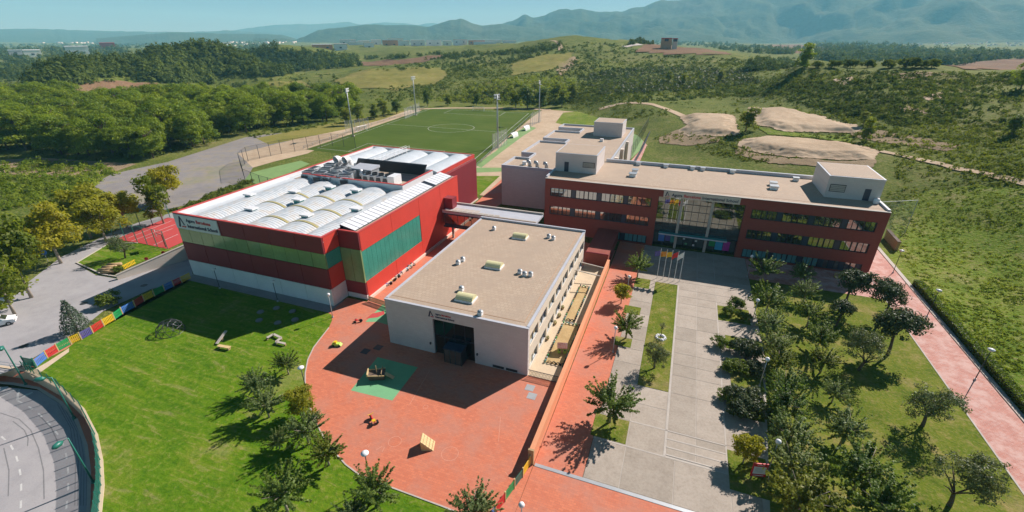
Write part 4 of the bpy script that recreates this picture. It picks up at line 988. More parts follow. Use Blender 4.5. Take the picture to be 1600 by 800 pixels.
# ------------------------------------------------------------------ covered bridge behind the white block
br = root('covered_bridge', 'flat roofed link bridge between the hall, white block and brick building', 'bridge', (-36, 82.7, 0))
MB().box(-45.3, -24.6, 80.1, 85.2, 6.55, 7.0).build('roof', M['coping'], br)
MB().box(-45.3, -24.6, 80.0, 80.35, 7.0, 7.25).box(-45.3, -24.6, 84.9, 85.3, 7.0, 7.35).build('coping', M['concrete_light'], br)
MB().box(-45.0, -35.6, 80.35, 80.5, 3.6, 6.55).box(-45.0, -35.6, 84.8, 84.95, 3.6, 6.55).build('wall', M['navy'], br)
MB().box(-45.3, -35.5, 80.3, 85.0, 3.3, 3.6).build('floor', M['metal_dark'], br)
for k in range(6):
    piece('pane', M['glass'], br, -44.9+k*1.55, -43.45+k*1.55, 80.28, 80.34, 4.2, 6.2)
for xx in (-44.5, -38.5): piece('column', M['concrete_light'], br, xx, xx+0.4, 82.3, 82.7, 0, 3.3)
MB().box(-45.65, -43.6, 81.6, 83.6, 7.0, 9.3).build('stair_head', M['wall_red_shaded'], br)
for k in range(9): piece('roof_paver', M['concrete_light'], br, -43.4+k*1.2, -42.35+k*1.2, 81.0, 82.6 if k < 5 else 81.5, 7.0, 7.06)
low = root('terrace_block', 'low brick red roof terrace block in shade behind the garden terrace', 'terrace block', (-12, 85, 0))
MB().box(-14.3, -9.9, 79.6, 93.0, 0, 2.5).build('wall', M['brick'], low)
MB().box(-14.3, -9.9, 79.6, 79.8, 2.5, 2.75).build('parapet', M['wall_red_shaded'], low)

# ------------------------------------------------------------------ main brick building
mbld = root('main_building', 'long three storey red brown school building with glazed entrance hall', 'school building', (4.7, 103, 0))
X0, X1, Y0, Y1, ZR = -26.7, 36.1, 93.2, 113.0, 12.25
AX0, AX1, AZ1 = -2.75, 13.35, 10.95
fac = MB()
def band(x0, x1, z0, z1): fac.box(x0, x1, Y0, Y0+0.45, z0, z1)
ROWS = ((0.25, 2.05), (4.25, 6.2), (8.45, 10.35))
for xa, xb, sa, sb in ((X0, AX0, -25.55, -4.05), (AX1, X1, 14.5, 34.75)):
    for z0, z1 in ((-0.4, 0.25), (2.05, 4.25), (6.2, 8.45), (10.35, ZR)): band(xa, xb, z0, z1)
    for z0, z1 in ROWS: band(xa, sa, z0, z1); band(sb, xb, z0, z1)
band(-25.55, -14.2, 0.25, 2.05)
band(AX0, AX1, AZ1, ZR)
fac.build('front_wall', M['brick'], mbld)
MB().box(X0, X1, Y0+1.9, Y1, -0.4, ZR-0.2).box(X0, AX0-0.002, Y0+0.45, Y0+1.9, -0.4, ZR-0.2).box(AX1+0.002, X1, Y0+0.45, Y0+1.9, -0.4, ZR-0.2).build('wall', M['brick'], mbld)
def strip(x0, x1, z0, z1, groups, kinds):
    gap = 0.75; gw = (x1-x0-gap*(groups-1))/groups
    for g_ in range(groups):
        a = x0+g_*(gw+gap); bx = a+gw
        if g_ < groups-1: piece('spandrel_panel', M['navy'], mbld, bx+0.002, bx+gap-0.002, Y0+0.25, Y0+0.44, z0+0.002, z1-0.002)
        cw = gw/5; f = MB().box(a, bx, Y0+0.2, Y0+0.4, z0+0.002, z0+0.1).box(a, bx, Y0+0.2, Y0+0.4, z1-0.1, z1-0.002)
        for k in range(6):
            w_ = 0.10 if k in (0, 2, 3, 5) else 0.035
            xx = min(max(a+k*cw, a+w_), bx-w_); f.box(xx-w_, xx+w_, Y0+0.2, Y0+0.4, z0+0.1, z1-0.1)
        wo = f.build('window', M['frame_dark'], mbld)
        for k in range(5):
            kd = kinds[(g_*5+k) % len(kinds)]
            piece('pane', M[kd], wo, a+k*cw+0.04, a+(k+1)*cw-0.04, Y0+0.3, Y0+0.36, z0+0.1, z1-0.1)
strip(-25.55, -4.05, *ROWS[2], 4, ['glass']); strip(-25.55, -4.05, *ROWS[1], 4, ['glass'])
strip(-14.2, -4.05, *ROWS[0], 2, ['blind_teal'])
strip(14.5, 34.75, *ROWS[2], 4, ['glass']); strip(14.5, 34.75, *ROWS[1], 4, ['glass'])
strip(14.5, 34.75, *ROWS[0], 4, ['blind_teal']*13+['navy', 'glass', 'glass', 'navy', 'glass', 'glass', 'navy'])
# glazed entrance hall
NC = 12; cw = (AX1-AX0)/NC; zr = (3.3, 4.5, 6.3, 8.2, 9.7, AZ1)
at = MB()
for k in range(NC+1): at.box(AX0+k*cw-0.035, AX0+k*cw+0.035, Y0+0.62, Y0+0.74, 3.3, AZ1)
for z in zr: at.box(AX0, AX1, Y0+0.6, Y0+0.76, z-0.05, z+0.05)
ato = at.build('curtain_wall', M['frame_dark'], mbld)
for k in range(NC):
    for j in range(len(zr)-1):
        piece('pane', M['glass_atrium'], ato, AX0+k*cw+0.03, AX0+(k+1)*cw-0.03, Y0+0.66, Y0+0.70, zr[j]+0.05, zr[j+1]-0.05)
for xx in (1.75, 7.55): piece('column', M['concrete_light'], mbld, xx-0.25, xx+0.25, Y0+0.35, Y0+0.6, -0.2, AZ1)
piece('canopy', M['teal'], mbld, AX0+1.0, AX1-2.0, Y0-0.6, Y0+0.6, 3.15, 3.3)
piece('canopy_edge', M['coping'], mbld, AX0+1.0, AX1-2.0, Y0-0.68, Y0-0.602, 3.08, 3.34)
en = MB().box(AX0, AX1, Y0+1.2, Y0+1.3, 2.9, 3.3)
for k in range(9): en.box(AX0+k*2.0, AX0+k*2.0+0.12, Y0+1.2, Y0+1.32, -0.2, 2.9)
eno = en.build('entrance', M['frame_dark'], mbld)
for k in range(8): piece('pane', M['glass_atrium'], eno, AX0+k*2.0+0.13, AX0+k*2.0+1.99, Y0+1.23, Y0+1.28, -0.2, 2.9)
for x0, x1, z0, z1, mt_ in ((-1.7, -0.5, 0.9, 2.35, 'blue'), (-1.7, -0.5, 2.36, 2.9, 'white_paint'), (-0.3, 0.7, 1.1, 2.7, 'purple'), (0.75, 1.9, 0.9, 2.8, 'teal'), (8.3, 9.4, 1.2, 2.9, 'green'), (9.5, 10.9, 0.6, 2.9, 'cyan'), (11.0, 12.2, 0.6, 2.6, 'magenta'), (3.2, 3.6, 1.9, 2.2, 'white_paint'), (5.6, 6.0, 1.7, 2.05, 'white_paint'), (3.7, 4.2, 0.8, 1.15, 'court_mint'), (5.2, 5.6, 0.7, 1.05, 'white_paint')):
    piece('poster', M[mt_], mbld, x0, x1, Y0+1.12, Y0+1.195, z0, z1)
piece('sign_board', M['cream'], mbld, -1.9, 12.2, Y0-0.12, Y0-0.003, 11.0, ZR+0.02)
emblem(mbld, -1.6, Y0-0.13, 11.15, 0.98)
letters(mbld, [('Agora', M['ink']), ('Barcelona', M['sign_red']), ('International School', M['ink'])], -0.3, Y0-0.15, 11.32, 12.1)
# roof, copings, vents, penthouses
MB().box(X0+0.3, X1-0.3, Y0+0.4, Y1-0.3, ZR-0.18, ZR+0.06).build('roof', M['roof_tan'], mbld)
cp = MB().box(X0-0.04, X1+0.04, Y0-0.06, Y0+0.55, ZR+0.065, ZR+0.17); cp.build('coping', M['concrete_light'], mbld)
MB().box(-16.8, X1+0.04, Y1-0.5, Y1+0.04, ZR, ZR+0.75).box(X1-0.34, X1+0.04, Y0+0.55, Y1-0.5, ZR, ZR+0.45).box(X0-0.04, X0+0.3, Y0+0.55, Y1-0.5, ZR, ZR+0.5).build('parapet', M['coping'], mbld)
MB().box(X0+0.4, X1-0.5, Y0+2.0, Y0+2.08, ZR+0.06, ZR+0.09).build('roof_joint', M['brick_tan'], mbld)
for x, y, s in ((-9.0, 104.9, 0.6), (-9.1, 101.4, 0.7), (-9.0, 111.9, 0.5), (-2.7, 111.9, 0.5), (3.2, 111.9, 0.45), (5.4, 111.9, 0.45), (11.7, 111.9, 0.5), (19.0, 104.6, 0.6), (18.8, 101.8, 0.7), (24, 110, 0.5)):
    v = MB().box(x-s, x+s, y-s, y+s, ZR+0.05, ZR+0.7).build('roof_vent', M['metal_white'], mbld)
    MB().box(x-s-0.12, x+s+0.12, y-s-0.12, y+s+0.12, ZR+0.7, ZR+0.82).build('cap', M['metal_grey'], v)
def penthouse(parent, x0, x1, y0, y1, z0, z1, door, win):
    o = MB().box(x0, x1, y0, y1, z0, z1).build('penthouse', M['white_block'], parent)
    MB().box(x0-0.06, x1+0.06, y0-0.06, y1+0.06, z1, z1+0.12).build('coping', M['coping'], o)
    MB().box(x0+0.25, x1-0.25, y0+0.25, y1-0.25, z1+0.1, z1+0.16).build('roof', M['roof_tan'], o)
    if door:
        piece('door', M['navy'], o, door[0], door[1], y0-0.06, y0-0.005, z0+0.1, z0+2.3)
    if win:
        piece('window_frame', M['frame_dark'], o, win[0]-0.1, win[1]+0.1, y0-0.05, y0-0.003, win[2]-0.1, win[3]+0.1)
        for k in range(4):
            h = (win[3]-win[2])/4; piece('louvre', M['concrete_light'], o, win[0], win[1], y0-0.12, y0-0.052, win[2]+k*h+0.03, win[2]+(k+1)*h-0.03)
    return o
penthouse(mbld, -26.4, -17.0, 100.1, 110.2, ZR+0.02, 16.4, (-24.3, -23.3), (-20.0, -17.5, 13.75, 14.75))
penthouse(mbld, 27.1, 36.0, 99.5, 110.5, ZR+0.02, 16.4, (33.3, 34.3), (27.7, 30.1, 13.6, 14.85))
# rooftop dish and small tank by the right hand penthouse
tk = root('roof_tank', 'small white tank beside the right hand penthouse door', 'tank', (35.2, 98.3, ZR+0.06))
MB().lathe([(0.45, 0), (0.5, 0.1), (0.5, 0.8), (0.35, 1.0)], (35.2, 98.3, ZR+0.06), 14).build('body', M['metal_white'], tk, True)
MB().lathe([(0.2, 0), (0.2, 0.08)], (35.2, 98.3, ZR+1.06), 10).build('lid', M['metal_grey'], tk)

# rear wing with its notched edge
rw2 = root('rear_wing', 'pale rear wing with stepped flat roof behind the brick building', 'school building', (-29, 140, 0))
RZ = 10.1
poly = [(-42.4,106.9),(-16.8,113.2),(-16.8,172.2),(-42.9,172.2),(-42.9,164.6),(-33.9,164.6),(-33.9,158.2),(-42.6,158.2),(-42.6,144.2),(-34.2,144.2),(-34.2,139.6),(-42.4,139.6),(-42.4,122.3),(-38.5,122.3),(-38.5,116.8),(-42.4,116.8)]
poly[1] = (-26.75, 106.9); poly.insert(2, (-26.75, 113.2)); poly.insert(3, (-16.8, 113.2))
MB().prism(poly, 0, RZ-0.1).build('wall', M['white_block'], rw2)
def inset(P, d):
    n = len(P); out = []; a = sum(P[i][0]*P[(i+1) % n][1]-P[(i+1) % n][0]*P[i][1] for i in range(n)); s = 1 if a > 0 else -1
    for i in range(n):
        p, q, r = Vector(P[i-1]), Vector(P[i]), Vector(P[(i+1) % n]); e1 = (q-p).normalized(); e2 = (r-q).normalized()
        n1 = Vector((-e1.y, e1.x))*s; n2 = Vector((-e2.y, e2.x))*s; out.append(tuple(q+(n1+n2)*d))
    return out
pin = inset(poly, 0.45)
MB().prism(pin, RZ-0.25, RZ+0.02).build('roof', M['roof_tan'], rw2)
par = MB()
for i in range(len(poly)):
    a, b_ = poly[i], poly[(i+1) % len(poly)]; c_, d_ = pin[(i+1) % len(poly)], pin[i]
    par.prism([a, b_, c_, d_], RZ-0.1, RZ+0.55)
par.build('parapet', M['coping'], rw2)
penthouse(rw2, -28.3, -18.9, 155.2, 164.5, RZ+0.02, 14.6, None, None)
# sunlit right-hand end bays
for k, y0 in enumerate((116.0, 127.0, 138.5, 150.0)):
    piece('pier', M['cream'], rw2, -16.79, -15.9, y0, y0+1.3, 0, RZ-0.12)
    for z0 in (1.0, 5.6):
        piece('window_frame', M['frame_dark'], rw2, -16.78, -16.7, y0+2.2, y0+9.0, z0, z0+2.2)
for x, y in ((-37.5, 111.0), (-30.0, 128.0), (-24.0, 147.0)):
    piece('roof_vent', M['metal_white'], rw2, x-0.5, x+0.5, y-0.5, y+0.5, RZ+0.02, RZ+0.9)
for i, (x, y) in enumerate(((-33.5, 109.0), (-31.0, 108.8), (-35.6, 109.4))):
    d = root('exhaust_elbow', ['middle curved roof duct on the shaded corner of the rear wing', 'curved roof duct nearest the penthouse on the rear wing', 'leftmost curved roof duct on the rear wing'][i], 'exhaust duct', (x, y, RZ), 'curved exhaust ducts')
    MB().tube([(x, y, RZ), (x, y, RZ+0.9), (x-0.2, y-0.1, RZ+1.4), (x-0.8, y-0.2, RZ+1.5)], 0.45, 12).build('duct', M['metal_grey'], d, True)
    MB().lathe([(0.6, 0), (0.6, 0.12)], (x, y, RZ+0.02), 12).build('flange', M['metal_dark'], d)
# ------------------------------------------------------------------ leaves
def leaf_mesh(name, P, size, mat, up=0.35, seed=1, aspect=0.62, N=None, tone=None):
    """quads at points P (n,3); size scalar or array; orientation random, leaning to N if given"""
    r = np.random.RandomState(seed); n = len(P); P = np.asarray(P, float)
    d = r.normal(size=(n, 3)); 
    if N is not None: d = d*0.7 + np.asarray(N)*1.0
    d[:, 2] += up; d /= np.linalg.norm(d, axis=1, keepdims=True)+1e-9
    a = np.cross(d, r.normal(size=(n, 3))); a /= np.linalg.norm(a, axis=1, keepdims=True)+1e-9
    b_ = np.cross(d, a); s = (np.ones(n)*size*r.uniform(0.7, 1.3, n))[:, None]*0.5
    V = np.stack([P-a*s, P-b_*s*aspect+a*s*0.1, P+a*s, P+b_*s*aspect+a*s*0.1], 1).reshape(-1, 3)
    F_ = np.arange(4*n).reshape(n, 4)
    me = fast_mesh(name, V, F_, mat)
    at = me.attributes.new('leaf', 'FLOAT', 'POINT')
    t = r.rand(n) if tone is None else np.clip(tone + r.normal(size=n)*0.2, 0, 1)
    at.data.foreach_set('value', np.repeat(t, 4).astype(np.float32))
    return me
def sph(r, n):
    d = r.normal(size=(n, 3)); return d/np.linalg.norm(d, axis=1, keepdims=True)

def shoots_crown(seed, nsh=75, nl=46, R=3.0, z0=2.0, lo=-0.15, squash=0.95, spread=0.22):
    """crown made of long leafy shoots radiating from the head of the trunk (spiky outline)"""
    r = np.random.RandomState(seed); P = []; Nn = []
    for i in range(nsh):
        z = r.uniform(lo, 1.0); a = r.uniform(0, 2*math.pi); h = math.sqrt(max(0, 1-min(1, z*z)))
        d = np.array([h*math.cos(a), h*math.sin(a), z*squash]); L = R*r.uniform(0.66, 1.18)
        t = r.uniform(0.22, 1.0, nl)**0.8
        bend = np.array([0, 0, 0.35])*r.uniform(0.2, 1.0)
        p = np.array([0, 0, z0]) + d[None]*(t*L)[:, None] + bend[None]*(t**2)[:, None]*(1-z)
        p = p + r.normal(size=(nl, 3))*(spread*(1.15-0.8*t))[:, None]
        P.append(p); Nn.append(np.repeat(d[None], nl, 0))
    return np.concatenate(P), np.concatenate(Nn)
def blob_crown(seed, lobes, nb, nl, br, squash=0.8):
    """crown of leaf clumps sitting on a few lobes: lobes = [(x,y,z,r)]"""
    r = np.random.RandomState(seed); P = []; Nn = []
    w = np.array([l[3]**2 for l in lobes]); w = w/w.sum()
    for i in range(nb):
        l = lobes[r.choice(len(lobes), p=w)]; d = sph(r, 1)[0]; d[2] = d[2] if d[2] > -0.55 else -d[2]
        c = np.array(l[:3]) + d*np.array([1, 1, squash])*l[3]*r.uniform(0.72, 1.05)
        q = sph(r, nl)*(r.uniform(0.15, 1.0, nl)**0.5)[:, None]*br*r.uniform(0.7, 1.35)
        q[:, 2] *= 0.75
        P.append(c[None]+q); Nn.append(d[None]*0.6+q/br)
    return np.concatenate(P), np.concatenate(Nn)
def trunk_mesh(name, h, r0, limbs, mat, lean=(0, 0), seed=0):
    r = random.Random(seed); mb = MB(); top = (lean[0], lean[1], h)
    mb.tube([(0, 0, -0.25), (lean[0]*0.2, lean[1]*0.2, h*0.35), (lean[0]*0.7, lean[1]*0.7, h*0.75), top], [r0*1.25, r0, r0*0.85, r0*0.7], 7)
    for i in range(limbs[0]):
        a = 2*math.pi*(i+r.random()*0.6)/limbs[0]; L = limbs[1]*r.uniform(0.7, 1.1); e = limbs[2]*r.uniform(0.7, 1.2)
        p0 = Vector(top)*r.uniform(0.8, 1.0); p2 = Vector((top[0]+math.cos(a)*L, top[1]+math.sin(a)*L, h+e)); pm = p0.lerp(p2, 0.5)+Vector((0, 0, e*0.12))
        mb.tube([p0, pm, p2], [r0*0.55, r0*0.35, r0*0.12], 5)
    return mb.mesh(name, mat, smooth=True)

KIND = {}
def kind(key, variants): KIND[key] = variants
vs = []
for s in range(4):
    P, N_ = shoots_crown(40+s, 70, 70, 2.9, 2.0, 0.0, 1.15, 0.125); vs.append((trunk_mesh('trunk', 2.4, 0.13, (7, 1.6, 1.3), M['bark_pale'], (0.1*s-0.15, 0.1), s), leaf_mesh('crown', P, 0.25, M['leaf_mulberry'], 0.5, s, 0.6, N_)))
kind('mulberry', vs)
vs = []
for s in range(3):
    r = random.Random(s); lb = [(0, 0, 3.9, 1.9)] + [(r.uniform(-1.2, 1.2), r.uniform(-1.2, 1.2), r.uniform(3.2, 4.9), r.uniform(1.0, 1.5)) for _ in range(6)]
    P, N_ = blob_crown(60+s, lb, 120, 40, 0.55); vs.append((trunk_mesh('trunk', 2.9, 0.15, (6, 1.3, 1.6), M['bark'], (0.25, -0.1), s), leaf_mesh('crown', P, 0.27, M['leaf_oak'], 0.3, s, 0.55, N_)))
kind('oak', vs)
vs = []
for s in range(3):
    r = random.Random(20+s); lb = [(r.uniform(-1.5, 1.5), r.uniform(-1.4, 1.4), r.uniform(2.4, 4.5), r.uniform(0.95, 1.4)) for _ in range(9)]
    P, N_ = blob_crown(80+s, lb, 130, 38, 0.5); vs.append((trunk_mesh('trunk', 1.7, 0.17, (6, 1.5, 1.2), M['bark'], (0.3, 0.2), s), leaf_mesh('crown', P, 0.24, M['leaf_olive'], 0.3, s, 0.4, N_)))
kind('olive', vs)
vs = []
for s in range(5):
    r = random.Random(100+s); H = 12.0; lb = [(r.uniform(-1.2, 1.2), r.uniform(-1.2, 1.2), H*0.86, 1.9)] + [(r.uniform(-2.8, 2.8), r.uniform(-2.8, 2.8), r.uniform(2.6, 10.2), r.uniform(1.5, 2.5)) for _ in range(13)]
    P, N_ = blob_crown(120+s, lb, 230, 32, 0.95, 0.7); vs.append((trunk_mesh('trunk', 8.6, 0.22, (9, 2.2, 1.6), M['bark'], (r.uniform(-0.8, 0.8), r.uniform(-0.6, 0.6)), s), leaf_mesh('crown', P, 0.5, M['leaf_pine'], 0.5, s, 0.45, N_)))
kind('pine', vs)
vs = []
for s in range(3):
    r = random.Random(140+s); lb = [(0, 0, 5.4, 2.9)] + [(r.uniform(-2.1, 2.1), r.uniform(-2.1, 2.1), r.uniform(3.4, 7.6), r.uniform(1.4, 2.2)) for _ in range(9)]
    P, N_ = blob_crown(150+s, lb, 190, 34, 0.8, 1.0)
    vs.append((trunk_mesh('trunk', 3.6, 0.2, (9, 2.4, 3.0), M['bark_pale'], (0, 0), s), leaf_mesh('crown', P, 0.42, M['leaf_plane'], 0.45, s, 0.65, N_)))
kind('plane', vs)
vs = []
for s in range(3):
    r = random.Random(160+s); lb = [(r.uniform(-0.9, 0.9), r.uniform(-0.9, 0.9), 2.4+1.05*i, 1.7-0.10*abs(i-3)) for i in range(7)]
    P, N_ = blob_crown(170+s, lb, 110, 30, 0.75, 1.0); vs.append((trunk_mesh('trunk', 4.5, 0.16, (8, 1.3, 2.6), M['bark_pale'], (0.1, 0), s), leaf_mesh('crown', P, 0.46, M['leaf_fresh'], 0.4, s, 0.6, N_)))
kind('poplar', vs)
r = np.random.RandomState(5); P = []
for i in range(15):
    z = 0.35+i*0.27; R_ = 1.75*(1-z/4.6)+0.08; n = int(34+190*R_/1.75)
    a = r.uniform(0, 2*math.pi, n); rr = R_*r.uniform(0.25, 1.0, n)**0.6; P.append(np.stack([rr*np.cos(a), rr*np.sin(a), z+0.25-0.28*rr/R_+r.normal(size=n)*0.06], 1))
P = np.concatenate(P); N_ = P*np.array([1, 1, 0.2]); kind('spruce', [(trunk_mesh('trunk', 3.8, 0.09, (0, 0, 0), M['bark']), leaf_mesh('crown', P, 0.26, M['leaf_spruce'], 0.2, 3, 0.4, N_))])
vs = []
for s in range(4):
    r = random.Random(200+s); lb = [(r.uniform(-0.5, 0.5), r.uniform(-0.5, 0.5), r.uniform(0.4, 0.75), r.uniform(0.4, 0.65)) for _ in range(5)]
    P, N_ = blob_crown(210+s, lb, 60, 30, 0.24); P[:, 2] = np.abs(P[:, 2])
    vs.append((trunk_mesh('stem', 0.5, 0.05, (4, 0.3, 0.3), M['bark']), leaf_mesh('foliage', P, 0.17, M['leaf_bush'], 0.5, s, 0.55, N_)))
kind('bush', vs)
P, N_ = blob_crown(230, [(0, 0, 1.9, 0.35), (0.1, 0, 1.5, 0.3)], 14, 16, 0.2); kind('sapling', [(trunk_mesh('trunk', 1.6, 0.04, (3, 0.2, 0.3), M['bark']), leaf_mesh('crown', P, 0.16, M['leaf_olive'], 0.4, 1, 0.45, N_))])

_tn = [0]
def plant(key, name, x, y, z, s, label, group, cat='tree', var=None, hs=1.0, rz=None, mat=None, wd=1.0):
    vs = KIND[key]; _tn[0] += 1; i = (_tn[0]*7 + (_tn[0]//3)) % len(vs) if var is None else var % len(vs)
    o = link(name, None, None, (x, y, z)); tag(o, label, cat, group)
    o.rotation_euler = (0, 0, rnd.uniform(0, 6.28) if rz is None else rz); o.scale = (s*wd, s*wd, s*hs); o.empty_display_size = 0.3
    tm, cm = vs[i]; nm = ('stem', 'foliage') if key == 'bush' else ('trunk', 'crown')
    t = link(nm[0], tm, o); c_ = link(nm[1], cm, o)
    if mat:
        c_.material_slots[0].link = 'OBJECT'; c_.material_slots[0].material = mat
    return o
def at_crown(px, py, hc): return G(px, py, hc)[:2]

# ---- trees on the left lawn
LG = 'young broadleaf trees on the left lawn'
for (px, py, rm, key, label) in [
    (445,562,2.2,'mulberry','small round tree nearest the white zigzag bench on the left lawn'),
    (396,592,2.3,'mulberry','leftmost round tree of the lawn, half hidden behind its neighbour'),
    (412,623,2.6,'mulberry','round tree with a pale trunk in front of the leftmost lawn tree'),
    (470,630,2.1,'plane','small yellowing tree at the bend of the playground edge'),
    (474,663,2.7,'mulberry','dense grey green tree leaning over the playground edge'),
    (507,697,2.5,'mulberry','slim tree with visible pale trunk beside the playground edge'),
    (432,684,1.5,'mulberry','small dark tree in the shadow of the lawn trees'),
    (437,760,3.1,'mulberry','large spiky tree at the bottom of the left lawn'),
    (581,757,2.9,'mulberry','large spiky tree before the lamp post at the playground edge'),
    (548,800,2.2,'mulberry','tree cut by the bottom edge left of the lamp post tree'),
    (738,788,2.9,'mulberry','spiky tree at the bottom edge in front of the red playground')]:
    s = rm/3.2 if key == 'mulberry' else rm/4.6; hc = (3.5 if key == 'mulberry' else 4.6)*s
    x, y = at_crown(px, py, hc); plant(key, 'lawn_tree', x, y, 0, s, label, LG, mat=None if key == 'plane' else M[('leaf_mulberry_pale', 'leaf_mulberry', 'leaf_mulberry_pale', 'leaf_mulberry_warm')[int(px) % 4]])
# ---- trees along the orange wall and in the plaza strip
WG = 'trees along the orange wall and the plaza strip'
for (px, py, rm, key, label) in [
    (999,410,2.9,'mulberry','dark tree standing before the brick building beside the flagpoles'),
    (972,459,1.9,'plane','small yellow green tree by the orange wall lamp post'),
    (981,503,2.7,'mulberry','round green tree in the square grass bed by the orange wall'),
    (957,622,3.4,'mulberry','large starburst tree in the front grass bed of the plaza'),
    (1026,554,1.9,'olive','round grey green olive tree on the plaza grass strip'),
    (1167,703,1.9,'plane','small yellow green tree beside the red notice board')]:
    s = {'mulberry': 3.0, 'plane': 4.6, 'olive': 2.6}[key]; s = rm/s; hc = {'mulberry': 3.2, 'plane': 4.6, 'olive': 3.1}[key]*s
    x, y = at_crown(px, py, hc); plant(key, 'plaza_tree', x, y, 0.04, s, label, WG)
x, y, _ = G(1032, 528); plant('sapling', 'sapling', x, y, 0.05, 1.15, 'thin young olive sapling in a ring of white stones', WG)
st = root('stone_ring', 'ring of white stones round the sapling on the grass strip', 'stones', (x, y, 0.05))
for k in range(11):
    a = k*0.571; sx = rnd.uniform(0.2, 0.32)
    MB().lathe([(sx, 0), (sx*0.95, 0.1), (sx*0.5, 0.22)], (x+0.62*math.cos(a), y+0.62*math.sin(a), 0.05), 6).build('stone', M['white_paint'], st)
# ---- grove on the right
RG = 'trees of the grove right of the plaza'
GM = ['leaf_mulberry', 'leaf_mulberry_pale', 'leaf_mulberry', 'leaf_mulberry_warm', 'leaf_mulberry_pale']
col1 = [(1197,411,3.0),(1204,461,3.1),(1206,499,2.7),(1213,531,2.6),(1221,556,2.4),(1232,592,2.6),(1236,625,2.7),(1240,669,2.7),(1247,714,3.0),(1262,768,3.4)]
col2 = [(1256,420,2.8),(1262,449,2.6),(1270,482,2.9),(1285,519,2.8),(1291,556,2.5),(1308,607,2.0),(1327,661,2.9),(1354,722,3.7),(1382,776,3.6),(1290,790,2.8)]
ordn = ['first', 'second', 'third', 'fourth', 'fifth', 'sixth', 'seventh', 'eighth', 'ninth', 'tenth']
for i, (px, py, rm) in enumerate(col1):
    s = rm/3.0*1.06; x, y = at_crown(px, py, 3.5*s); plant('mulberry', 'grove_tree', x, y, 0, s, ordn[i]+' tree from the brick building in the grove row beside the plaza', RG, mat=M[GM[(i*2) % 5]])
for i, (px, py, rm) in enumerate(col2):
    s = rm/3.0*0.95; x, y = at_crown(px, py, 3.5*s); plant('mulberry', 'grove_tree', x, y, 0, s, ordn[i]+' tree from the brick building in the inner row of the grove', RG, mat=M[GM[(i*3+1) % 5]])
for (px, py, rm, key, label) in [
    (1333,441,3.2,'oak','dark dense oak against the right end of the brick building'),
    (1316,482,2.1,'oak','small dark oak between the grove and the path'),
    (1392,464,3.0,'oak','dark leaning oak nearest the pink footpath and the building'),
    (1408,507,3.3,'oak','large dark leaning oak overhanging the pink footpath'),
    (1354,548,2.7,'olive','blue green olive tree in the middle of the right lawn'),
    (1459,632,2.7,'olive','wide olive tree with a bent trunk beside the footpath'),
    (1508,750,2.9,'olive','wide olive tree at the bottom right by the footpath')]:
    b_ = {'oak': 2.6, 'olive': 2.6}[key]; s = rm/b_; hc = {'oak': 4.0, 'olive': 3.1}[key]*s
    x, y = at_crown(px, py, hc); plant(key, 'lawn_tree', x, y, 0, s, label, 'evergreen trees on the right lawn')
# ---- plaza shrubs and clipped bushes
for (px, py, rm, key, label) in [
    (1151,474,1.5,'bush','bright green bush at the top of the plaza side beds'),(1142,488,1.2,'bush','lower bush in front of the bright green bush'),(1165,496,1.0,'bush','thin bush between plaza and grove, third from the building'),
    (1130,536,1.3,'bush','round clipped bush standing alone on the plaza edge'),(1160,542,1.7,'bush','dark bush right of the round clipped bush'),(1170,548,1.5,'bush','dark bush in the shade of the grove trees'),
    (1138,570,1.3,'bush','left half of the long clipped plaza bush'),(1153,574,1.3,'bush','right half of the long clipped plaza bush'),(1176,578,1.4,'bush','shaded bush at the end of the long clipped bush'),
    (1134,620,1.0,'bush','small grey bush at the corner of the lowest shrub bed'),(1152,616,1.5,'bush','dense bush in the lowest shrub bed, upper left'),(1170,622,1.7,'bush','dense bush in the lowest shrub bed, upper right'),(1158,638,1.6,'bush','dense bush in the lowest shrub bed, lower left'),(1180,642,1.8,'bush','dense bush in the lowest shrub bed beside the grove'),
    (174,466,1.8,'bush','round bush on the verge of the left road'),(185,421,0.9,'bush','small bush among the logs on the left verge')]:
    x, y = at_crown(px, py, 0.6*rm); plant(key, 'bush', x, y, 0.03, rm/0.95, label, 'bushes on the campus', 'bush', mat=M['leaf_oak'] if 'dark' in label or 'dense' in label or 'shade' in label else None)  # darker leaves for dark and dense bushes, and as painted shade on shaded ones
# ---- trees on the left side
x, y, _ = G(122, 518); plant('spruce', 'spruce_tree', x, y, 0, 1.25, 'blue green conical spruce beside the left road', 'trees by the left road')
for (px, py, rm, key, label) in [
    (72,362,5.2,'plane','leftmost big yellow green tree beside the left road'),(122,325,5.4,'plane','tall yellow green tree second from the left by the road'),(150,338,4.6,'plane','yellow green tree in the middle of the road row'),(186,322,4.2,'plane','right end tree of the yellow green road row'),
    (254,283,4.6,'plane','lone yellow green tree beside the gravel lot'),(243,312,2.6,'poplar','green shrub like tree at the foot of the lone yellow tree'),(18,405,3.2,'poplar','thin half bare tree at the left edge'),(-5,440,2.6,'poplar','low tree at the left edge above the parked car'),
    (188,384,2.3,'olive','small olive tree on the triangular verge')]:
    b_ = {'plane': 4.6, 'poplar': 2.2, 'olive': 2.6}[key]; s = rm/b_*(1.12 if key == 'plane' else 1.0); hc = {'plane': 5.3, 'poplar': 5.0, 'olive': 3.1}[key]*s
    x, y = at_crown(px, py, hc); plant(key, 'roadside_tree', x, y, 0, s, label, 'trees by the left road')
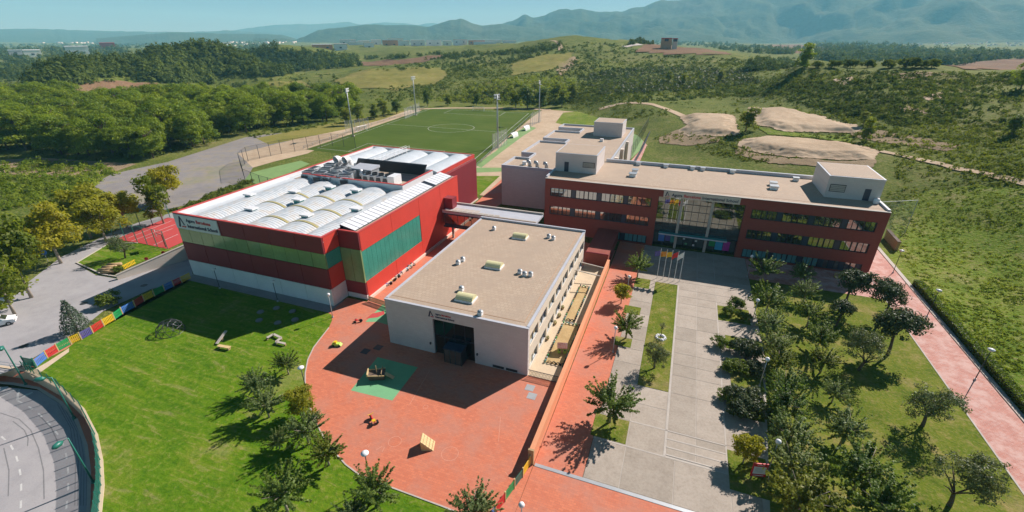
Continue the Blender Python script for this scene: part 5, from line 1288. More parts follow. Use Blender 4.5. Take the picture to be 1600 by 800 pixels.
# ---- pine wood on the left: single trees
def in_poly(poly, n, seed):
    r = np.random.RandomState(seed); P = np.array(poly, float); lo, hi = P.min(0), P.max(0); out = []
    while len(out) < n:
        q = lo+(hi-lo)*r.rand(2000, 2); m_ = poly_sd([tuple(v) for v in P], q[:, 0], q[:, 1]) < 0; out += [tuple(v) for v in q[m_]]
    return out[:n]
def spaced(poly, dmin, n, seed):
    out = []
    for q in in_poly(poly, n*14, seed):
        if all((q[0]-o[0])**2+(q[1]-o[1])**2 > dmin*dmin for o in out): out.append(q)
        if len(out) >= n: break
    return out
wood = GP([(-80,238),(40,240),(150,252),(215,250),(262,247),(325,226),(395,206),(470,196),(530,186),(560,168),(470,160),(330,160),(150,165),(-80,172)])
sites = spaced(wood, 4.3, 290, 3); sites.sort(key=lambda q: math.hypot(*q))
front = []
for q in sites:
    a_ = math.atan2(q[0]*_rt[0]+q[1]*_rt[1], q[0]*_fh[0]+q[1]*_fh[1])
    if all(abs(a_-b2) > 0.018 for b2, _q in front): front.append((a_, q))
front.sort(); frank = {q: i for i, (a_, q) in enumerate(front)}
def ordinal(i):
    t = ['first', 'second', 'third', 'fourth', 'fifth', 'sixth', 'seventh', 'eighth', 'ninth', 'tenth', 'eleventh', 'twelfth', 'thirteenth', 'fourteenth', 'fifteenth', 'sixteenth', 'seventeenth', 'eighteenth', 'nineteenth']
    if i < 19: return t[i]
    tens = {2: 'twenty', 3: 'thirty', 4: 'forty', 5: 'fifty'}[(i+1)//10]; u = (i+1) % 10
    return tens.rstrip('y')+'ieth' if u == 0 else tens+' '+t[u-1]
for q in sites:
    if q in frank: lab = 'front edge pine of the wood behind the gravel lot, '+ordinal(frank[q])+' from the left'
    else: lab = 'pine deep in the dense wood, behind the front edge trees'
    plant('pine', 'pine_tree', q[0], q[1], float(hgt(q[0], q[1]))-0.1, rnd.uniform(0.95, 1.4), lab, 'pines of the wood left of the football field', wd=1.25)
# poplars and field trees behind the football field
FG = 'light green trees beyond the football field'
for (px, py, h, key, label) in [
    (668,166,11,'poplar','tall slim tree just beyond the far left corner of the field'),(700,165,7,'poplar','low light green tree beyond the field centre'),(745,165,7,'poplar','low bush like tree beyond the field, left of the goal'),
    (806,168,10,'poplar','light green tree beyond the far goal line, right side'),(824,169,13,'poplar','broad tall tree behind the far right corner of the field'),(845,168,12,'poplar','second tall tree behind the far right corner'),(878,167,10,'poplar','yellow green tree at the bend of the dirt track'),(868,158,11,'poplar','tree behind the yellow green one at the track bend'),(895,152,9,'poplar','small yellow tree up the slope from the track bend'),
    (600,182,9,'poplar','light green tree left of the field near the rear mast'),(585,186,8,'poplar','rounded light tree left of the field'),(620,178,8,'poplar','rounded tree by the rear left mast'),(560,190,9,'poplar','light tree at the end of the pine wood'),(543,196,8,'poplar','bright tree in front of the last pines'),
    (1165,205,9,'poplar','bright yellow green tree on the dirt terraces'),(1352,222,8,'poplar','slender yellow tree at the end of the dirt terrace'),(1348,196,5,'poplar','small bright bush tree on the upper terrace edge'),(1256,106,14,'crest','tall lone pine on the crest of the right hill'),(1594,140,12,'pine','spreading dark pine at the right edge of the picture'),
    (1068,132,7,'poplar','light tree in the scrub above the dirt terraces'),(1125,128,8,'poplar','light tree on the slope below the vineyard'),(1045,128,7,'poplar','small light tree in the middle of the scrub slope'),(1580,212,6,'poplar','thin tree on the right hillside')]:
    x, y, z = T(px, py); b_ = 9.8 if key != 'pine' else 13.0
    isc = key == 'crest'; key = 'poplar' if isc else key
    plant(key, 'field_tree' if key == 'poplar' else 'pine_tree', x, y, z-0.1, h/b_, label, FG, wd=1.0 if 'slim' in label or 'slender' in label or key == 'pine' else 1.6, mat=None if ('yellow' in label or 'light' in label or 'bright' in label or key == 'pine') else M['leaf_bush']) if not isc else plant('poplar', 'pine_tree', x, y, z-1.6, h/9.8, label, FG, wd=1.25, mat=M['leaf_pine'])
for i, px in enumerate((1278, 1303, 1328, 1355, 1392, 1415, 1438, 1455)):
    x, y, z = T(px, 106); plant('bush', 'low_tree', x, y, z-0.3, (3.2, 3.6, 4.2, 4.2, 4.0, 5.0, 3.4, 4.0)[i], ['first', 'second', 'third', 'fourth', 'fifth', 'sixth', 'seventh', 'eighth'][i]+' low wind bent tree right of the lone crest pine', 'low trees along the right crest', mat=M['leaf_scrub'])
# ---- scrub and woods nobody could count
def clumps(name, pts, size, nl, leaf, mat, seed, label, cat, hz=0.75, up=0.4):
    r = np.random.RandomState(seed); n = len(pts); P0 = np.asarray(pts, float); sz = np.asarray(size, float)
    q = sph(r, n*nl).reshape(n, nl, 3)*(r.uniform(0.3, 1.0, (n, nl, 1))**0.5); q[:, :, 2] = np.abs(q[:, :, 2])*hz*(r.uniform(0.6, 1.5, (n, 1)))
    P = P0[:, None, :] + q*sz[:, None, None]
    ton = np.repeat(r.rand(n), nl)
    me = leaf_mesh(name, P.reshape(-1, 3), np.repeat(sz*leaf, nl), mat, up, seed, 0.8, q.reshape(-1, 3), ton)
    o = link(name, me); return tag(o, label, cat, kind='stuff')
EXC = [[(1062,182),(1146,180),(1158,210),(1120,214),(1058,205)],[(1170,168),(1290,184),(1345,198),(1340,208),(1225,206),(1180,196)],[(1160,218),(1200,213),(1320,224),(1372,236),(1365,250),(1230,246),(1152,228)],[(988,70),(1080,75),(1172,90),(1100,90),(1000,84)],[(560,97),(690,86),(700,88),(600,103)],[(800,100),(850,86),(895,83),(890,98),(850,112),(800,118)],[(520,128),(560,112),(690,107),(700,118),(680,132),(560,138)],[(95,135),(200,128),(250,130),(170,146),(110,145)],[(1465,107),(1560,93),(1640,90),(1640,112)]]
def scatter(poly, n, seed, clear=2.0, dmin=0.0):
    q = np.array(in_poly(poly, n, seed)); keep = np.ones(len(q), bool)
    for e_ in EXC: keep &= poly_sd(e_, q[:, 0], q[:, 1]) > 0
    P = Tv(q[keep, 0], q[keep, 1]); D = np.hypot(P[:, 0], P[:, 1])
    return P[(poly_sd(CAMPUS, P[:, 0], P[:, 1]) > clear) & (D < 6000) & (D > dmin)]
P = np.concatenate([scatter([(880,175),(900,130),(1200,110),(1600,114),(1600,290),(1400,300),(1395,235),(1180,255),(1030,225),(1010,190)], 13000, 31), scatter([(640,165),(640,120),(760,95),(900,90),(1180,100),(1180,150),(880,160)], 10000, 32), scatter([(420,150),(440,110),(640,100),(760,100),(640,165),(540,165)], 900, 33)])
P = P[vnoise(P[:, 0]/16, P[:, 1]/16, 4)*0.6+vnoise(P[:, 0]/60, P[:, 1]/60, 6)*0.5+nrs.rand(len(P))*0.4 > 0.62]
D = np.hypot(P[:, 0], P[:, 1]); sz = (nrs.rand(len(P))**2*1.0+0.22)*(0.55+D/420)
clumps('scrub', P, sz, 18, 0.5, M['leaf_scrub'], 41, 'dark scrub bushes scattered over the hillsides', 'scrub')
P = scatter([(640,168),(700,150),(760,128),(850,118),(900,125),(890,160),(800,170)], 420, 34); D = np.hypot(P[:, 0], P[:, 1])
clumps('scrub', P, nrs.uniform(1.0, 2.6, len(P)), 40, 0.34, M['leaf_fresh'], 42, 'light green thicket on the slope beyond the football field', 'scrub', 1.1)
P = scatter([(900,120),(960,108),(1060,104),(1170,112),(1190,130),(1100,140),(1000,146),(940,150)], 700, 35)
clumps('scrub', P, nrs.uniform(1.2, 2.8, len(P)), 40, 0.34, M['leaf_oak'], 43, 'dark thicket on the slope below the vineyard', 'scrub', 0.9)
P = np.concatenate([scatter([(600,165),(620,100),(760,88),(850,66),(980,68),(1180,96),(1240,110),(1200,150),(900,165)], 5200, 38), scatter([(1180,150),(1250,112),(1600,116),(1600,190),(1400,195),(1300,176)], 1500, 39)])
P = P[vnoise(P[:, 0]/22, P[:, 1]/22, 24)*0.6+vnoise(P[:, 0]/70, P[:, 1]/70, 26)*0.5+nrs.rand(len(P))*0.3 > 0.66]; D = np.hypot(P[:, 0], P[:, 1])
clumps('scrub', P, (nrs.rand(len(P))**1.5*1.6+0.6)*(0.6+D/650), 22, 0.46, M['leaf_far'], 48, 'dense dark scrub covering the central slopes behind the field', 'scrub', 0.85)
P = scatter([(1385,300),(1600,285),(1600,700),(1540,640),(1450,500),(1405,420),(1392,360)], 4600, 36, -1.2)
D = np.hypot(P[:, 0], P[:, 1]); keep = vnoise(P[:, 0]/5, P[:, 1]/5, 14)*0.4+vnoise(P[:, 0]/14, P[:, 1]/14, 16)*0.4+nrs.rand(len(P))*0.3 > 0.5; P = P[keep]
P = P[P[:, 0] > 44.4]
clumps('wild_grass', P, nrs.uniform(0.18, 0.5, len(P)), 16, 0.55, M['leaf_weed'], 44, 'wild grass and low weeds right of the hedge', 'grass', 0.7, 0.8)
P = scatter([(0,255),(60,252),(140,258),(190,270),(140,292),(60,320),(0,330)], 520, 37, -999); P = P[(P[:, 0] > -260)]
clumps('scrub', P, nrs.rand(len(P))**2*2.0+0.4, 40, 0.33, M['leaf_weed'], 45, 'mixed green scrub between the road trees and the pine wood', 'scrub', 0.8)
P = np.concatenate([np.array([(*q, 0.0) for q in in_poly(GP(pl), n, 50+i)]) for i, (pl, n) in enumerate((([(262,330),(300,318),(375,285),(395,282),(380,292),(300,326)], 110), ([(380,205),(470,196),(560,185),(560,190),(470,204),(395,216)], 120)))])
clumps('scrub', P, nrs.uniform(0.5, 1.3, len(P)), 36, 0.38, M['leaf_scrub'], 46, 'low bushes along the gravel lot and field margins', 'scrub', 0.8)
U = np.array([(*q, 0.0) for q in in_poly(wood, 800, 66)]); U[:, 2] = hgt(U[:, 0], U[:, 1])
clumps('undergrowth', U, nrs.uniform(0.8, 2.6, len(U)), 34, 0.38, M['leaf_scrub'], 47, 'dark undergrowth filling the floor of the pine wood', 'undergrowth', 1.0)
# far woods
far = [([(215,128),(235,84),(300,74),(350,76),(330,100),(330,132)], 330, 1.25), ([(45,138),(60,106),(110,102),(140,108),(140,132)], 120, 1.2), ([(330,118),(360,80),(480,82),(560,90),(565,104),(480,112),(430,120)], 620, 1.1),
       ([(0,128),(0,88),(200,88),(420,74),(440,84),(230,98),(210,120)], 620, 0.9), ([(0,162),(0,120),(210,122),(420,120),(560,118),(560,150),(330,152),(150,158)], 420, 0.45),
       ([(1250,98),(1260,66),(1330,62),(1380,70),(1480,80),(1600,84),(1600,96),(1460,104)], 900, 1.3), ([(980,70),(1000,62),(1100,66),(1200,74),(1250,74),(1250,86),(1180,84),(1080,72)], 420, 0.9), ([(560,92),(640,86),(800,80),(880,70),(860,80),(720,92),(620,96)], 300, 0.7), ([(1150,112),(1180,92),(1250,92),(1250,104),(1200,112)], 160, 0.7), ([(700,100),(800,82),(890,78),(880,90),(800,100),(720,112)], 150, 0.5), ([(0,90),(0,70),(400,66),(440,72),(400,78)], 560, 1.0)]
allP = []; allS = []
for i, (pl, n, k) in enumerate(far):
    P = scatter(pl, n, 70+i, 6.0, 620 if i == 5 else 330); allP.append(P); D = np.hypot(P[:, 0], P[:, 1]); allS.append(nrs.uniform(2.4, 4.6, len(P))*k*(0.85+np.clip(D, 0, 3000)/1600))
P = np.concatenate(allP); sz = np.concatenate(allS); P[:, 2] += sz*0.1
clumps('far_wood', P, sz, 46, 0.42, M['leaf_far'], 90, 'far woods covering the plain and the hill crests', 'wood', 1.25)
# clipped hedge right of the footpath
r = np.random.RandomState(8); yy = np.arange(12, 92, 0.055); n = len(yy)*16
hy = r.uniform(12, 92, n); side_ = r.rand(n); hx = 43.05+np.where(side_ < 0.5, r.uniform(-0.55, 0.55, n), np.where(side_ < 0.75, -0.55, 0.55)+r.normal(size=n)*0.05); hz = np.where(side_ < 0.5, 1.05+r.normal(size=n)*0.06, r.uniform(0.05, 1.05, n))+(vnoise(hy/2.5, hy*0, 3)-0.5)*0.25
hedge = root('hedge', 'long clipped green hedge along the right of the pink footpath', 'hedge', (43.05, 52, 0))
hm = leaf_mesh('foliage', np.stack([hx-43.05, hy-52, hz], 1), 0.24, M['leaf_bush'], 0.5, 4, 0.6); link('foliage', hm, hedge)
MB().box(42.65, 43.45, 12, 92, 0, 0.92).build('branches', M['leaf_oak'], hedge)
# ------------------------------------------------------------------ walls and fences
def netmat(name, col, alpha):
    m, nt, b = new_mat(name); nt.nodes.remove(b)
    d = nt.nodes.new('ShaderNodeBsdfDiffuse'); d.inputs['Color'].default_value = (*col, 1); t = nt.nodes.new('ShaderNodeBsdfTransparent')
    ms = nt.nodes.new('ShaderNodeMixShader'); ms.inputs[0].default_value = alpha
    nt.links.new(t.outputs[0], ms.inputs[1]); nt.links.new(d.outputs[0], ms.inputs[2]); nt.links.new(ms.outputs[0], nt.nodes['Material Output'].inputs['Surface'])
    return m
M['net'] = netmat('ball_net', (0.55, 0.56, 0.55), 0.22)
M['net_dark'] = netmat('dark_mesh', (0.05, 0.06, 0.06), 0.18)
M['net_green'] = netmat('green_mesh', (0.03, 0.17, 0.13), 0.5)
ow = root('boundary_wall', 'long orange rendered wall between playground and plaza', 'wall', (-9.75, 56, 0))
MB().box(-9.95, -9.55, 32.2, 79.5, 0, 1.7).build('wall', M['orange_wall'], ow)
MB().box(-10.0, -9.5, 32.15, 79.5, 1.7, 1.78).build('coping', M['orange_wall'], ow)
MB().box(-10.05, -9.45, 31.9, 32.15, 0, 2.0).build('end_post', M['wood'], ow)
# sloped cream wall by the left road
a = G(184, 437); b_ = G(298, 404)
cw_ = root('ramp_wall', 'sloping cream wall between the left road and the verge', 'wall', ((a[0]+b_[0])/2, (a[1]+b_[1])/2, 0))
d = (Vector(b_)-Vector(a)).normalized(); n_ = Vector((-d.y, d.x, 0))*0.2
MB().hexa([Vector(a)-n_, Vector(b_)-n_, Vector(b_)+n_, Vector(a)+n_, Vector(a)-n_+Vector((0,0,0.9)), Vector(b_)-n_+Vector((0,0,3.1)), Vector(b_)+n_+Vector((0,0,3.1)), Vector(a)+n_+Vector((0,0,0.9))]).build('wall', M['cream'], cw_)
MB().beam(Vector(a)+Vector((0,0,0.95)), Vector(b_)+Vector((0,0,3.15)), 0.5, 0.1).build('coping', M['concrete_light'], cw_)

def slat_panel(name, parent, p, q, h, mat, gap=0.24, z=0.0):
    p = Vector((p[0], p[1], z)); q = Vector((q[0], q[1], z)); L = (q-p).length; mb = MB(); u = (q-p)/L
    mb.beam(p+Vector((0, 0, 0.25)), q+Vector((0, 0, 0.25)), 0.05, 0.09).beam(p+Vector((0, 0, h-0.15)), q+Vector((0, 0, h-0.15)), 0.05, 0.09)
    k = 0.06
    while k < L: mb.beam(p+u*k+Vector((0, 0, 0.08)), p+u*k+Vector((0, 0, h)), 0.13, 0.03, up=u.cross(Vector((0, 0, 1)))); k += gap
    return mb.build(name, mat, parent)
line = GP([(58,574),(75,560),(92,549),(112,538),(128,531),(146,521),(163,510),(180,500),(192,491),(212,480),(226,471),(242,463),(258,455),(272,448),(285,442),(299,435)])
cols = ['blue','red','green','yellow','purple','red','yellow','green','blue','red','yellow','green','blue','red','yellow']
cf = root('picket_fence', 'long picket fence of many coloured panels between left road and lawn', 'fence', (line[7][0], line[7][1], 0))
for i, c_ in enumerate(cols):
    p, q = Vector(line[i]), Vector(line[i+1]); u = (q-p).normalized()*0.12
    pn = slat_panel('fence_panel', cf, p+u, q-u, 1.25, M[c_], 0.21); pn['label'] = c_+' picket panel'
    piece('post', M['wood_pale'], cf, line[i][0]-0.06, line[i][0]+0.06, line[i][1]-0.06, line[i][1]+0.06, 0, 1.35)
pl = GP([(44,583),(74,566),(108,544),(108,550),(76,573),(52,590)]); sheet('wall_top', pl, M['concrete_tan'], 0.03)
gt = root('gate', 'dark green slatted gate at the left end of the coloured fence', 'gate', (*GP([(50,574)])[0], 0))
slat_panel('leaf', gt, GP([(41,571)])[0], GP([(57,574)])[0], 1.4, M['metal_green'], 0.16)
for q in GP([(40.5,571),(57.5,574.5)]): piece('post', M['metal_green'], gt, q[0]-0.07, q[0]+0.07, q[1]-0.07, q[1]+0.07, 0, 1.6)
ln2 = [(-9.75, 31.8), (-10.0, 30.2), (-10.35, 28.7), (-10.7, 27.1), (-11.05, 25.5), (-11.4, 24.0)]
cf2 = root('picket_fence', 'short picket fence of coloured panels at the front end of the orange wall', 'fence', (-10.4, 28, 0))
for i, c_ in enumerate(['yellow', 'metal_green', 'green', 'red', 'blue']):
    pn = slat_panel('fence_panel', cf2, ln2[i], ln2[i+1], 1.25, M[c_], 0.16); pn['label'] = c_.replace('metal_', 'dark ')+' picket panel'
for q in ln2: piece('post', M['wood_pale'], cf2, q[0]-0.06, q[0]+0.06, q[1]-0.06, q[1]+0.06, 0, 1.35)
tg = root('mesh_gate', 'low black mesh gate between the white block and the orange wall', 'gate', (-12.2, 44.85, 0))
mb = MB()
for k in range(22): mb.beam((-14.2+k*0.19, 44.85, 0.1), (-14.0+k*0.19, 44.85, 1.0), 0.03)
for k in range(22): mb.beam((-14.0+k*0.19, 44.86, 0.1), (-14.2+k*0.19, 44.86, 1.0), 0.03)
mb.build('leaf', M['frame_dark'], tg, fix=False)
MB().beam((-14.3, 44.85, 1.02), (-10.1, 44.85, 1.02), 0.06).beam((-14.3, 44.85, 0.08), (-10.1, 44.85, 0.08), 0.06).build('frame', M['frame_dark'], tg)
hg = root('timber_gate', 'low timber gate across the alley between sports hall and white block', 'gate', (-40.5, 53.5, 0))
slat_panel('leaf', hg, (-45.3, 53.3), (-40.6, 52.6), 1.1, M['wood'], 0.2); slat_panel('leaf', hg, (-40.4, 52.6), (-35.6, 51.9), 1.1, M['wood'], 0.2)
# roundabout fence on the retaining wall
rf = root('mesh_fence', 'curved green mesh fence on the wall above the roundabout', 'fence', (wallpts[5][0], wallpts[5][1], 0.1))
fp = []
for i in range(2, len(wallpts)-1):
    for k in range(3): fp.append(Vector(wallpts[i]).lerp(Vector(wallpts[i+1]), k/3))
for i in range(len(fp)-1):
    p, q = fp[i], fp[i+1]; MB().add([(p.x-0.12, p.y, 0.12), (q.x-0.12, q.y, 0.12), (q.x-0.12, q.y, 1.5), (p.x-0.12, p.y, 1.5)], [(0, 1, 2, 3)]).build('mesh_panel', M['net_green'], rf, fix=False)
    piece('post', M['metal_green'], rf, p.x-0.16, p.x-0.08, p.y-0.04, p.y+0.04, 0.1, 1.55)
# guard rail wall at the end of the upper road
gw = root('guard_rail', 'steel guard rail on the tan wall above the roundabout entry', 'railing', (*GP([(15,574)])[0], 0.1))
q = GP([(-40,577),(0,573),(40,579)]); mb = MB()
for i in range(2):
    p0, p1 = Vector((*q[i], 0)), Vector((*q[i+1], 0))
    for z in (0.5, 0.95): mb.beam(p0+Vector((0, 0, z)), p1+Vector((0, 0, z)), 0.06)
mb.build('rail', M['metal_grey'], gw)
for i in range(5): 
    p = Vector(q[0]).lerp(Vector(q[2]), i/4); piece('post', M['metal_grey'], gw, p.x-0.04, p.x+0.04, p.y-0.04, p.y+0.04, 0.1, 1.0)
# grey back wall and right court wall
one('back_wall', MB().wall(GP([(946,173),(962,175),(985,182),(1004,190),(1019,197)]), 0.4, 0, 1.3), M['coping'], 'grey curved retaining wall behind the rear wing', 'wall')
one('court_wall', MB().wall(GP([(1020,198),(1012,215),(1003,235),(992,254)]), 0.35, 0, 0.9), M['metal_dark'], 'low dark wall along the pink path behind the brick building', 'wall')

# court fences: posts and mesh
def post_fence(name, label, pts, h, step, mat, net, group=None, base=0.0):
    P_ = [Vector(p) for p in pts]; o = root(name, label, 'fence', (P_[0].x, P_[0].y, base), group)
    me = MB().beam((0, 0, 0), (0, 0, h), 0.11).mesh('post', mat)
    for i in range(len(P_)-1):
        L = (P_[i+1]-P_[i]).length; n = max(1, int(L/step))
        for k in range(n+(1 if i == len(P_)-2 else 0)):
            p = P_[i].lerp(P_[i+1], k/n); link('post', me, o, (p.x-P_[0].x, p.y-P_[0].y, 0))
        a_, c_ = P_[i], P_[i+1]
        MB().add([(a_.x, a_.y, base+0.05), (c_.x, c_.y, base+0.05), (c_.x, c_.y, base+h*0.97), (a_.x, a_.y, base+h*0.97)], [(0, 1, 2, 3)]).build('mesh_panel', net, o, fix=False)
        MB().beam((a_.x, a_.y, base+h), (c_.x, c_.y, base+h), 0.07).build('top_rail', mat, o)
    return o
post_fence('court_fence', 'tall dark post and mesh fence round the green court behind the hall', GP([(383,281),(377,262),(388,252)]) + GP([(440,240),(520,228),(556,232)]), 5.0, 4.5, M['metal_dark'], M['net_dark'])
post_fence('court_fence', 'front dark mesh fence of the green court along the hall', GP([(383,281),(408,292)])+[(-84.5, 90), (-85.5, 118)], 3.5, 4.0, M['metal_dark'], M['net_dark'])
post_fence('court_fence', 'tall green mesh fence on the road side of the red court', GP([(180,374),(215,379),(262,389)]), 4.0, 2.6, M['metal_green'], M['net_dark'])
post_fence('court_fence', 'green mesh fence at the far end of the red court', GP([(180,373),(221,357),(266,340)]), 4.0, 4.2, M['metal_green'], M['net_dark'])
post_fence('court_fence', 'mesh fence with slim posts along the court behind the brick building', GP([(985,250),(998,225),(1012,200)]), 5.0, 6.0, M['metal_dark'], M['net_dark'])
post_fence('field_fence', 'low rail fence along the right touchline of the field', [(-64.6, 140), (-70.5, 178), (-78.5, 232), (-83.5, 263)], 1.1, 6.0, M['metal_grey'], M['net_dark'])
post_fence('field_fence', 'low rail fence along the left touchline of the field', [(-141, 142), (-147, 190), (-153.5, 262)], 1.1, 6.0, M['metal_grey'], M['net_dark'])
xr = T(1413, 366); xt = T(1392, 300)
post_fence('ball_fence', 'tall net screen beside the right end of the brick building', [(37.5, 112), (xr[0], xr[1])], 8.0, 12.0, M['metal_grey'], M['net'], base=min(xr[2], 0.5))
# ramp with dark lattice parapet right of the brick building
rp = root('side_ramp', 'dark timber sided ramp beside the right end of the brick building', 'ramp', (43, 106, 0))
p, q = T(1383, 372), T(1400, 392)
MB().wall([p[:2], q[:2]], 0.5, -0.2, 1.9).build('wall', M['wood'], rp)
MB().beam((p[0], p[1], 1.95), (q[0], q[1], 1.95), 0.7, 0.12).build('coping', M['bark'], rp)

# ------------------------------------------------------------------ football field fittings
mastm = MB().tube([(0, 0, 0), (0, 0, 10), (0, 0, 19.6)], [0.34, 0.26, 0.18], 8).mesh('pole', M['metal_grey'], smooth=True)
def mast(px, py, h, label, rz):
    x, y, _ = G(px, py); o = root('floodlight_mast', label, 'floodlight', (x, y, 0), 'floodlight masts round the football field', rz); o.scale = (1, 1, h/20.0)
    link('pole', mastm, o)
    fr = MB().beam((-1.5, 0, 19.5), (1.5, 0, 19.5), 0.14).beam((-1.5, 0, 18.6), (1.5, 0, 18.6), 0.14).beam((-1.5, 0, 18.6), (-1.5, 0, 19.5), 0.1).beam((1.5, 0, 18.6), (1.5, 0, 19.5), 0.1).box(-0.9, 0.9, 0.15, 0.9, 17.9, 18.0)
    fr.build('head_frame', M['metal_grey'], o)
    for k in range(3):
        for z in (18.6, 19.5): MB().hexa([(-1.5+k*1.1, -0.1, z-0.35), (-0.7+k*1.1, -0.1, z-0.35), (-0.7+k*1.1, -0.45, z-0.2), (-1.5+k*1.1, -0.45, z-0.2), (-1.5+k*1.1, -0.05, z+0.3), (-0.7+k*1.1, -0.05, z+0.3), (-0.7+k*1.1, -0.55, z+0.25), (-1.5+k*1.1, -0.55, z+0.25)]).build('lamp', M['metal_white'], o)
    ld = MB().beam((0.45, 0.1, 2.5), (0.32, 0.1, 18), 0.05).beam((0.8, 0.1, 2.5), (0.62, 0.1, 18), 0.05)
    for k in range(26): ld.beam((0.38, 0.1, 2.8+k*0.58), (0.76, 0.1, 2.8+k*0.58), 0.04)
    ld.build('ladder', M['metal_grey'], o)
    MB().box(-0.6, 0.6, -0.6, 0.6, 0, 0.3).build('base', M['concrete_light'], o)
mast(552, 213, 20.5, 'front left floodlight mast of the football field', 1.9); mast(650, 180, 20.8, 'rear left floodlight mast of the football field', 1.4); mast(778, 231, 20.6, 'front right floodlight mast of the football field', -1.9); mast(842, 191, 20.6, 'rear right floodlight mast of the football field', -1.3)
def net_panel(a_, c_, h, label):
    o = root('ball_net', label, 'net', (*a_, 0), 'ball nets beside the floodlight masts')
    MB().add([(a_[0], a_[1], 0.1), (c_[0], c_[1], 0.1), (c_[0], c_[1], h), (a_[0], a_[1], h)], [(0, 1, 2, 3)]).build('netting', M['net'], o, fix=False)
    n = 5
    for k in range(n+1):
        p = Vector(a_).lerp(Vector(c_), k/n); piece('post', M['metal_grey'], o, p.x-0.06, p.x+0.06, p.y-0.06, p.y+0.06, 0, h+0.1)
net_panel(*GP([(541,208),(577,202)]), 5.5, 'pale ball net beside the front left mast'); net_panel(*GP([(633,186),(656,176)]), 5.5, 'pale ball net beside the rear left mast')
net_panel(*GP([(770,236),(792,226)]), 6.5, 'pale ball net beside the front right mast'); net_panel(*GP([(829,198),(845,190)]), 6.0, 'pale ball net beside the rear right mast')
def goal(c_, u, label, w=6.0, h=2.4):
    c_ = Vector((*c_, 0)); u = Vector((*u, 0)).normalized(); n = Vector((-u.y, u.x, 0)); o = root('football_goal', label, 'goal', c_, 'football goals')
    a_, b2 = c_-u*w/2, c_+u*w/2; z = Vector((0, 0, h))
    MB().tube([a_, a_+z, b2+z, b2], 0.1, 6).build('frame', M['metal_white'], o)
    MB().tube([a_+z, a_+n*1.6], 0.05, 5).tube([b2+z, b2+n*1.6], 0.05, 5).tube([a_+n*1.6, b2+n*1.6], 0.05, 5).build('stay', M['metal_white'], o)
    MB().add([a_+z, b2+z, b2+n*1.6, a_+n*1.6], [(0, 1, 2, 3)]).build('net', M['net'], o, fix=False)
goal(fpt(0.5, 0.965), (1, 0.03), 'white goal at the far end of the football field', 7.3); goal(GP([(566,205)])[0], (0.15, 1), 'small white goal by the front left mast')
goal(fpt(0.5, 0.035), (-1, -0.03), 'white goal at the near end of the field behind the hall', 7.3)
for px, py, label in ((802, 214, 'nearer curved white dugout beside the football field'), (821, 203, 'farther curved white dugout beside the football field')):
    x, y, _ = G(px, py); o = root('dugout', label, 'dugout', (x, y, 0), 'team dugouts', -0.11)
    V = []; n = 8
    for i in range(n+1):
        t = math.pi*0.55*i/n
        for yy in (-2.6, 2.6): V.append((1.3*math.cos(t), yy, 2.0*math.sin(t)))
    MB().add(V, [(2*i, 2*i+1, 2*i+3, 2*i+2) for i in range(n)]).build('shell', M['metal_white'], o, True, fix=False)
    MB().box(0.2, 0.65, -2.4, 2.4, 0.35, 0.45).build('bench', M['metal_grey'], o)
    for yy in (-2.6, 0, 2.6): MB().tube([(1.3*math.cos(t), yy, 2.0*math.sin(t)) for t in (0, 0.4, 0.8, 1.2, 1.7)], 0.05, 5).build('hoop', M['metal_grey'], o)

# ------------------------------------------------------------------ lamp posts
def globe_lamp(x, y, h, label, head='globe', z0=0.0):
    o = root('lamp_post', label, 'lamp post', (x, y, z0), 'lamp posts on the campus', 0.0)
    MB().tube([(0, 0, 0), (0, 0, h*0.3), (0, 0, h)], [0.07, 0.055, 0.045], 8).build('post', M['metal_grey'] if head == 'globe' else M['metal_dark'], o, True)
    MB().lathe([(0.16, 0), (0.16, 0.05), (0.09, 0.3)], (0, 0, 0), 10).build('base', M['metal_grey'], o)
    if head == 'globe': MB().lathe([(0.08, 0), (0.22, 0.1), (0.28, 0.28), (0.22, 0.45), (0.06, 0.54)], (0, 0, h), 12).build('globe', M['metal_white'], o, True)
    else: MB().lathe([(0.07, 0), (0.36, 0.2), (0.38, 0.3), (0.1, 0.42)], (0, 0, h), 14).build('lantern', M['metal_white'], o, True)
for tx, ty, h, hd, label in ((513,461,3.9,'globe','lamp post at the curve of the lawn near the sports hall'),(470,575,4.2,'disc','lamp post on the lawn edge opposite the green safety floor'),(570,709,4.2,'disc','lamp post behind the spiky tree at the playground front'),(983,433,3.6,'globe','upper lamp post beside the orange wall'),(962,513,3.8,'globe','lower lamp post beside the orange wall'),
    (1175,401,4.0,'globe','lamp post of the plaza edge nearest the brick building'),(1184,470,4.0,'globe','second lamp post along the plaza edge'),(1199,562,4.0,'globe','third lamp post along the plaza edge'),(1216,691,4.0,'globe','lowest lamp post along the plaza edge'),
    (1549,547,4.6,'disc','lamp post on the footpath nearest the viewer'),(1467,454,4.6,'disc','middle lamp post on the pink footpath'),(1409,392,4.4,'disc','lamp post on the footpath near the building corner'),(426,440,3.6,'disc','right lamp post in front of the white hall plinth'),(334,421,3.6,'disc','left lamp post in front of the white hall plinth'),(815,790,3.6,'globe','lamp post at the end of the short coloured fence')):
    x, y, _ = G(tx, ty, h+0.2); globe_lamp(x, y, h, label, hd)
